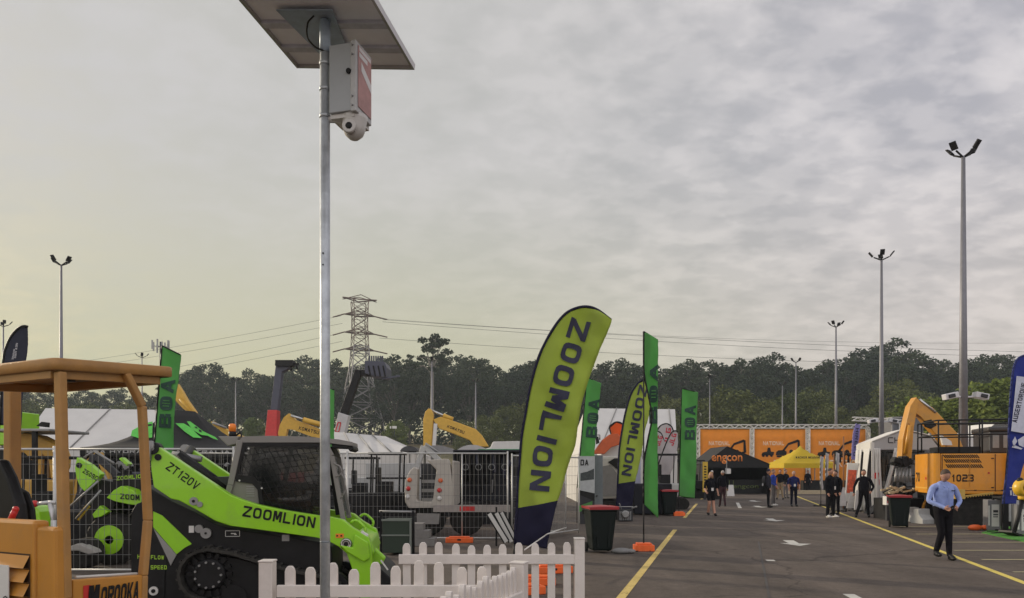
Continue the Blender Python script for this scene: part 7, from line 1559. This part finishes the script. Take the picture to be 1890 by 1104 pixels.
b.build('tray', t); b = MB().m(mat('bumper_beige', (.30, .27, .25), .6)); a, c = F_.p(800, 945), F_.p(942, 932); b.box(a.x, c.x, -.08, .0, a.z, c.z); b.m(redp); b.box(a.x+.7, a.x+1.1, -.085, -.08, a.z+.03, c.z-.03); b.build('bumper', t, .01)
for px in (790, 860): x = F_.p(px, HY).x; b = MB().m(rubber); b.lathe([(.25, 0), (.42, 0), (.45, .06), (.45, .3)], (x, .15, .45), 'Y', 20); b.build('wheel', t)
b = MB().m(mat('slab_grey', (.22, .21, .20), .8)); cap(b, F_.q([(770, 948), (812, 948), (810, 967), (770, 967)]), -.1, .1); b.build('mud_flap', t)
# dark open stall with hanging tools
t = thing('open_stall', 'dark open stall full of hanging hoses and tools behind the mesh fence', 'stall', (P(838, HY, 23.5).x, 23.5, 0)); w = P(960, HY, 23.5).x-t.location.x; b = MB().m(mat('stall_dark', (.02, .021, .028), .8)); b.box(0, w, 1.5, 1.55, 0, 2.4); b.box(-.03, 0, 0, 1.5, 0, 2.4); b.box(0, w, 0, 1.5, 2.35, 2.4); b.build('shell', t)
b = MB(); rr = random.Random(9)
for k in range(34): x = .05+rr.random()*(w-.1); l = rr.uniform(.3, 1.3); b.m(rr.choice([black, dgrey, slate, grey, navy])); b.tube((x, .3+rr.random()*.8, 2.3), (x+rr.uniform(-.05, .05), .3+rr.random()*.8, 2.3-l), rr.uniform(.02, .06), n=6)
for k in range(4): x = .35+k*.42; b.m(grey); pts = [Vector((x+.1*math.cos(a*.7), .2, 1.85+.1*math.sin(a*.7))) for a in range(10)]; b.path(pts, .012)
b.build('hanging_tools', t)
b = MB().m(black); b.box(.1, w-.1, .4, 1.2, 0, .75); b.build('bench', t)
# stepped grey blocks, pale barrel bar and dark bin box right of the loader
b = MB().m(mat('weathered_block', (.20, .19, .18), .9, bump=.5)); b.box(0, .55, 0, .5, 0, .18); b.box(0, .42, .02, .5, .18, .36); b.box(0, .28, .04, .5, .36, .52); o = b.build('block_stack', None, .01); o.location = (P(758, HY, 17).x, 17, 0); tag(o, 'stepped stack of grey blocks behind the left end of the back picket fence', 'blocks')
t = thing('skip_box', 'dark green steel box with a pale roller bar right of the lime track loader', 'skip', (P(706, HY, 15.2).x, 15.2, 0)); dg_ = mat('deep_green', (.02, .035, .022), .6)
z0, z1, z2 = ztop(1018, 15.2), ztop(988, 15.2), ztop(960, 15.2); w = P(757, HY, 15.2).x-t.location.x; b = MB().m(dg_); b.box(0, w, 0, .7, .05, z2); b.build('box', t, .01); b = MB().m(mat('rim_grey', (.16, .18, .16), .5)); b.box(-.02, w+.02, -.02, .02, z2-.02, z2+.02); b.box(-.02, w+.02, -.02, 0, z1-.015, z1+.015); b.box(w-.01, w+.03, -.03, .0, 0.02, z2); b.build('rim', t)
b = MB().m(grey); b.tube((-.1, .2, ztop(945, 15.2)), (w+.08, .2, ztop(946, 15.2)), .025); b.m(black); b.bar((w+.04, .2, .0), (w+.04, .2, ztop(944, 15.2)), .05, .05); b.bar((-.06, .2, 0), (-.06, .2, ztop(944, 15.2)), .05, .05); b.build('roller_bar', t)
t = thing('leaning_frame', 'three long white framed boards leaning against the mesh fence left of the biggest flag', 'boards', (P(920, HY, 17).x, 17, 0))
for k, (x0, y0, x1, y1) in enumerate(((903, 948, 935, 1000), (916, 947, 944, 1000), (925, 946, 950, 995))):
    O = t.location; a, c = P(x0, y0, 17+.08*k)-O, P(x1, y1, 17+.08*k)-O; b = MB().m(black); b.bar(a, c, .17, .04, (0, 1, 0)) if False else b.bar(a, c, .15, .05, (0, 1, 0)); b.m(white); b.bar(a+Vector((0, -.03, 0)), c+Vector((0, -.03, 0)), .09, .01, (0, 1, 0)); b.build('board', t)
b = MB().m(black); b.bar((P(916, HY, 17).x-t.location.x, .1, 0), (P(916, HY, 17).x-t.location.x, .1, .9), .04, .04); b.build('stay', t)
# centre: poster stand, grey post, pale trailer, generator, covered table, spare wheel, orange excavator arm
t, vs = board('poster_board', 'tall poster board with black letters and machine pictures beside the grey column', 'poster', [(1070, 985), (1097, 985), (1098, 842), (1070, 842)], 24, mat('poster_pale', (.38, .40, .40), .6), .05, 0)
lp = lambda u, v, o=.004: tuple(Vector(vs[0])*(1-u)*(1-v)+Vector(vs[1])*u*(1-v)+Vector(vs[2])*u*v+Vector(vs[3])*(1-u)*v+Vector((0, -o, 0)))
b = MB().m(dgrey); b.add([lp(0, 0), lp(1, 0), lp(1, .42), lp(0, .5)], [(0, 1, 2, 3)]); b.m(black); b.add([lp(0, .50, .006), lp(1, .42, .006), lp(1, .52, .006), lp(0, .56, .006)], [(0, 1, 2, 3)]); b.m(mat('treeline_print', (.05, .06, .06), .8, var=.5, scale=12)); b.add([lp(.05, .68, .006), lp(.95, .70, .006), lp(.95, .84, .006), lp(.5, .80, .006), lp(.05, .78, .006)], [(0, 1, 2, 3, 4)])
b.m(greenc); b.add([lp(-.02, .28, .008), lp(.85, .34, .008), lp(.85, .42, .008), lp(-.02, .36, .008)], [(0, 1, 2, 3)]); b.build('picture', t)
sline('DA', black, lp(.05, .88), lp(.58, .88), (0, 0, .19), t, t=.28)
b = MB().m(mat('column_grey', (.13, .15, .16), .6)); b.box(0, .28, 0, .28, 0, 2.25); b.m(black); b.ball((.08, -.02, .9), .03); o = b.build('column', None, .01); o.location = (P(1097, HY, 24.5).x, 24.5, 0); tag(o, 'slate grey square column right of the tall poster board', 'column')
F_, t = machine('trailer', 'cream box trailer with a rounded corner between the grey column and small lime flag', 'trailer', 1108, 28); o = arm(F_, t, 'body', [(1108, 842), (1146, 842), (1146, 856), (1146, 920), (1108, 922)], mat('trailer_cream', (.42, .40, .36), .5, var=.1), 0, 2, .08)
b = MB().m(mat('trailer_shade', (.18, .17, .16), .6)); cap(b, F_.q([(1110, 861), (1126, 858), (1138, 873), (1140, 915), (1110, 916)]), -.03, -.002); b.build('door', o); b = MB().m(black); cap(b, F_.q([(1122, 853), (1134, 846), (1146, 846), (1146, 872)]), -.05, -.031); b.box(0, .9, .1, 1.8, .2, .6); b.build('trim', o)
for x in (.25,): b = MB().m(rubber); b.lathe([(.3, -.03), (.3, .2)], (x, 0, .3), 'Y', 14); b.build('wheel', t)
F_, t = machine('generator', 'small grey engine unit on the asphalt between the nearest bin and small lime flag', 'engine', 1142, 25.2); b = MB().m(dgrey); b.box(0, .48, 0, .4, .02, .42); b.m(grey); b.lathe([(.1, 0), (.14, .05), (.1, .12)], (.22, -.12, .25), 'Y', 14)
for k in range(7): b.box(.03+k*.06, .06+k*.06, -.01, 0, .05, .35)
b.tube((.0, .05, .5), (.5, .05, .5), .02); b.tube((.45, 0, .45), (.6, -.1, .52), .03); b.tube((.1, .1, .42), (.02, 0, .62), .025); b.build('engine', t, .01)
b = MB().m(mat('black_cloth', (.010, .011, .018), .85, bump=.4, bscale=6)); b.box(0, 1.5, 0, .9, .03, 1.22); o = b.build('draped_table', None, .04); o.location = (P(1170, HY, 29).x, 29, 0); tag(o, 'black draped table between the smaller lime flag and the farther bin', 'table')
b = MB().m(mat('pale_blue_banner', (.35, .36, .48), .6)); b.box(0, .25, 0, .03, .9, 2.3); b.box(.1, .15, .03, .06, 0, 2.3); o = b.build('upright_banner'); o.location = (P(1175, HY, 29.6).x, 30.1, 0); tag(o, 'pale blue upright banner showing between the lime flag and tall green flag', 'banner')
b = MB().m(rubber); b.lathe([(.12, -.06), (.2, -.08), (.24, 0), (.2, .08), (.12, .06)], (0, 0, .24), 'Y', 18); b.m(grey); b.lathe([(.11, -.03), (.1, .03)], (0, 0, .24), 'Y', 14); b.m(black); b.box(-.5, 0, .05, .4, .25, .5); o = b.build('spare_wheel'); o.location = G(1262, 938)+Vector((0, .2, 0)); tag(o, 'small black wheel showing right of the farther bin', 'wheel')
F_, t = machine('excavator', 'orange red excavator arm and white body in front of the central white marquee', 'excavator', 1100, 33); orx = mat('red_orange_boom', (.50, .09, .02), .45, var=.15)
arm(F_, t, 'boom', [(1094, 838), (1102, 826), (1112, 812), (1125, 802), (1140, 800), (1146, 808), (1146, 820), (1128, 826), (1116, 838)], orx); arm(F_, t, 'body', [(1112, 838), (1120, 828), (1134, 822), (1150, 821), (1160, 830), (1160, 870), (1112, 870)], white, .5, 2.2); b = MB().m(black); cap(b, F_.q([(1100, 806), (1104, 806), (1106, 818), (1101, 820)]), -.1, .2); b.m(grey); b.path([F_.p(1101, 808, 0), F_.p(1100, 803, 0), F_.p(1107, 803, 0), F_.p(1107, 812, 0)], .03); b.build('coupler', t); crawler(t, 0, 1.8, .4, 2.3, .8)
# extra wrapped pallets / clutter on the left lot, low behind fences
for i, (px, Y_, w, h, m_, lab) in enumerate(((300, 17.5, 1.2, .9, dgrey, 'dark crate behind the tail of the green track loader'), (440, 24, 1.6, 1.3, slate, 'slate coloured case behind the green loader cab'), (560, 24, 1.6, 1.1, dgrey, 'dark case seen low through the green loader cab'), (610, 26, 1.3, 1.5, wh, 'white cabinet behind the loader windscreen'), (675, 26, 2.0, 2.0, wh, 'white truck cab side behind the grabbing arm'), (20, 15, 1.5, .9, black, 'black case low behind the dumper seat'), (196, 17, 2.2, 1.5, black, 'black case behind the wheel loader'), (120, 20, 3.0, 1.7, slate, 'wide slate case behind the wheel loader arm'), (640, 20.5, 2.0, 1.1, black, 'black case low behind the fence, right of the loader windscreen'))):
    t = thing('equipment_case', lab, 'case', (P(px, HY, Y_).x, Y_, 0), R(4*i-8), 'equipment cases behind the fence'); b = MB().m(m_); b.box(0, w, 0, .8, .08, h); b.build('body', t, .03); b = MB().m(black); b.box(.02, w-.02, -.01, 0, h*.72, h*.75); b.box(w*.4, w*.6, -.03, -.01, h*.45, h*.5); b.box(.1, .25, .05, .7, 0, .08); b.box(w-.25, w-.1, .05, .7, 0, .08); b.build('trim', t)
# ================================================================ AIR
def haze():
    b = MB(); m = bpy.data.materials.new('haze_air'); m.use_nodes = True; N = m.node_tree.nodes; N.clear()
    o = N.new('ShaderNodeOutputMaterial'); v = N.new('ShaderNodeVolumePrincipled'); m.node_tree.links.new(v.outputs[0], o.inputs['Volume'])
    v.inputs['Color'].default_value = (.80, .90, 1, 1); v.inputs["Density"].default_value = .00036; v.inputs['Anisotropy'].default_value = .3
    b.m(m); b.box(-420, 420, -30, 300, -1.2, 55)
    tag(b.build('haze'), None, None, kind='stuff')
haze()
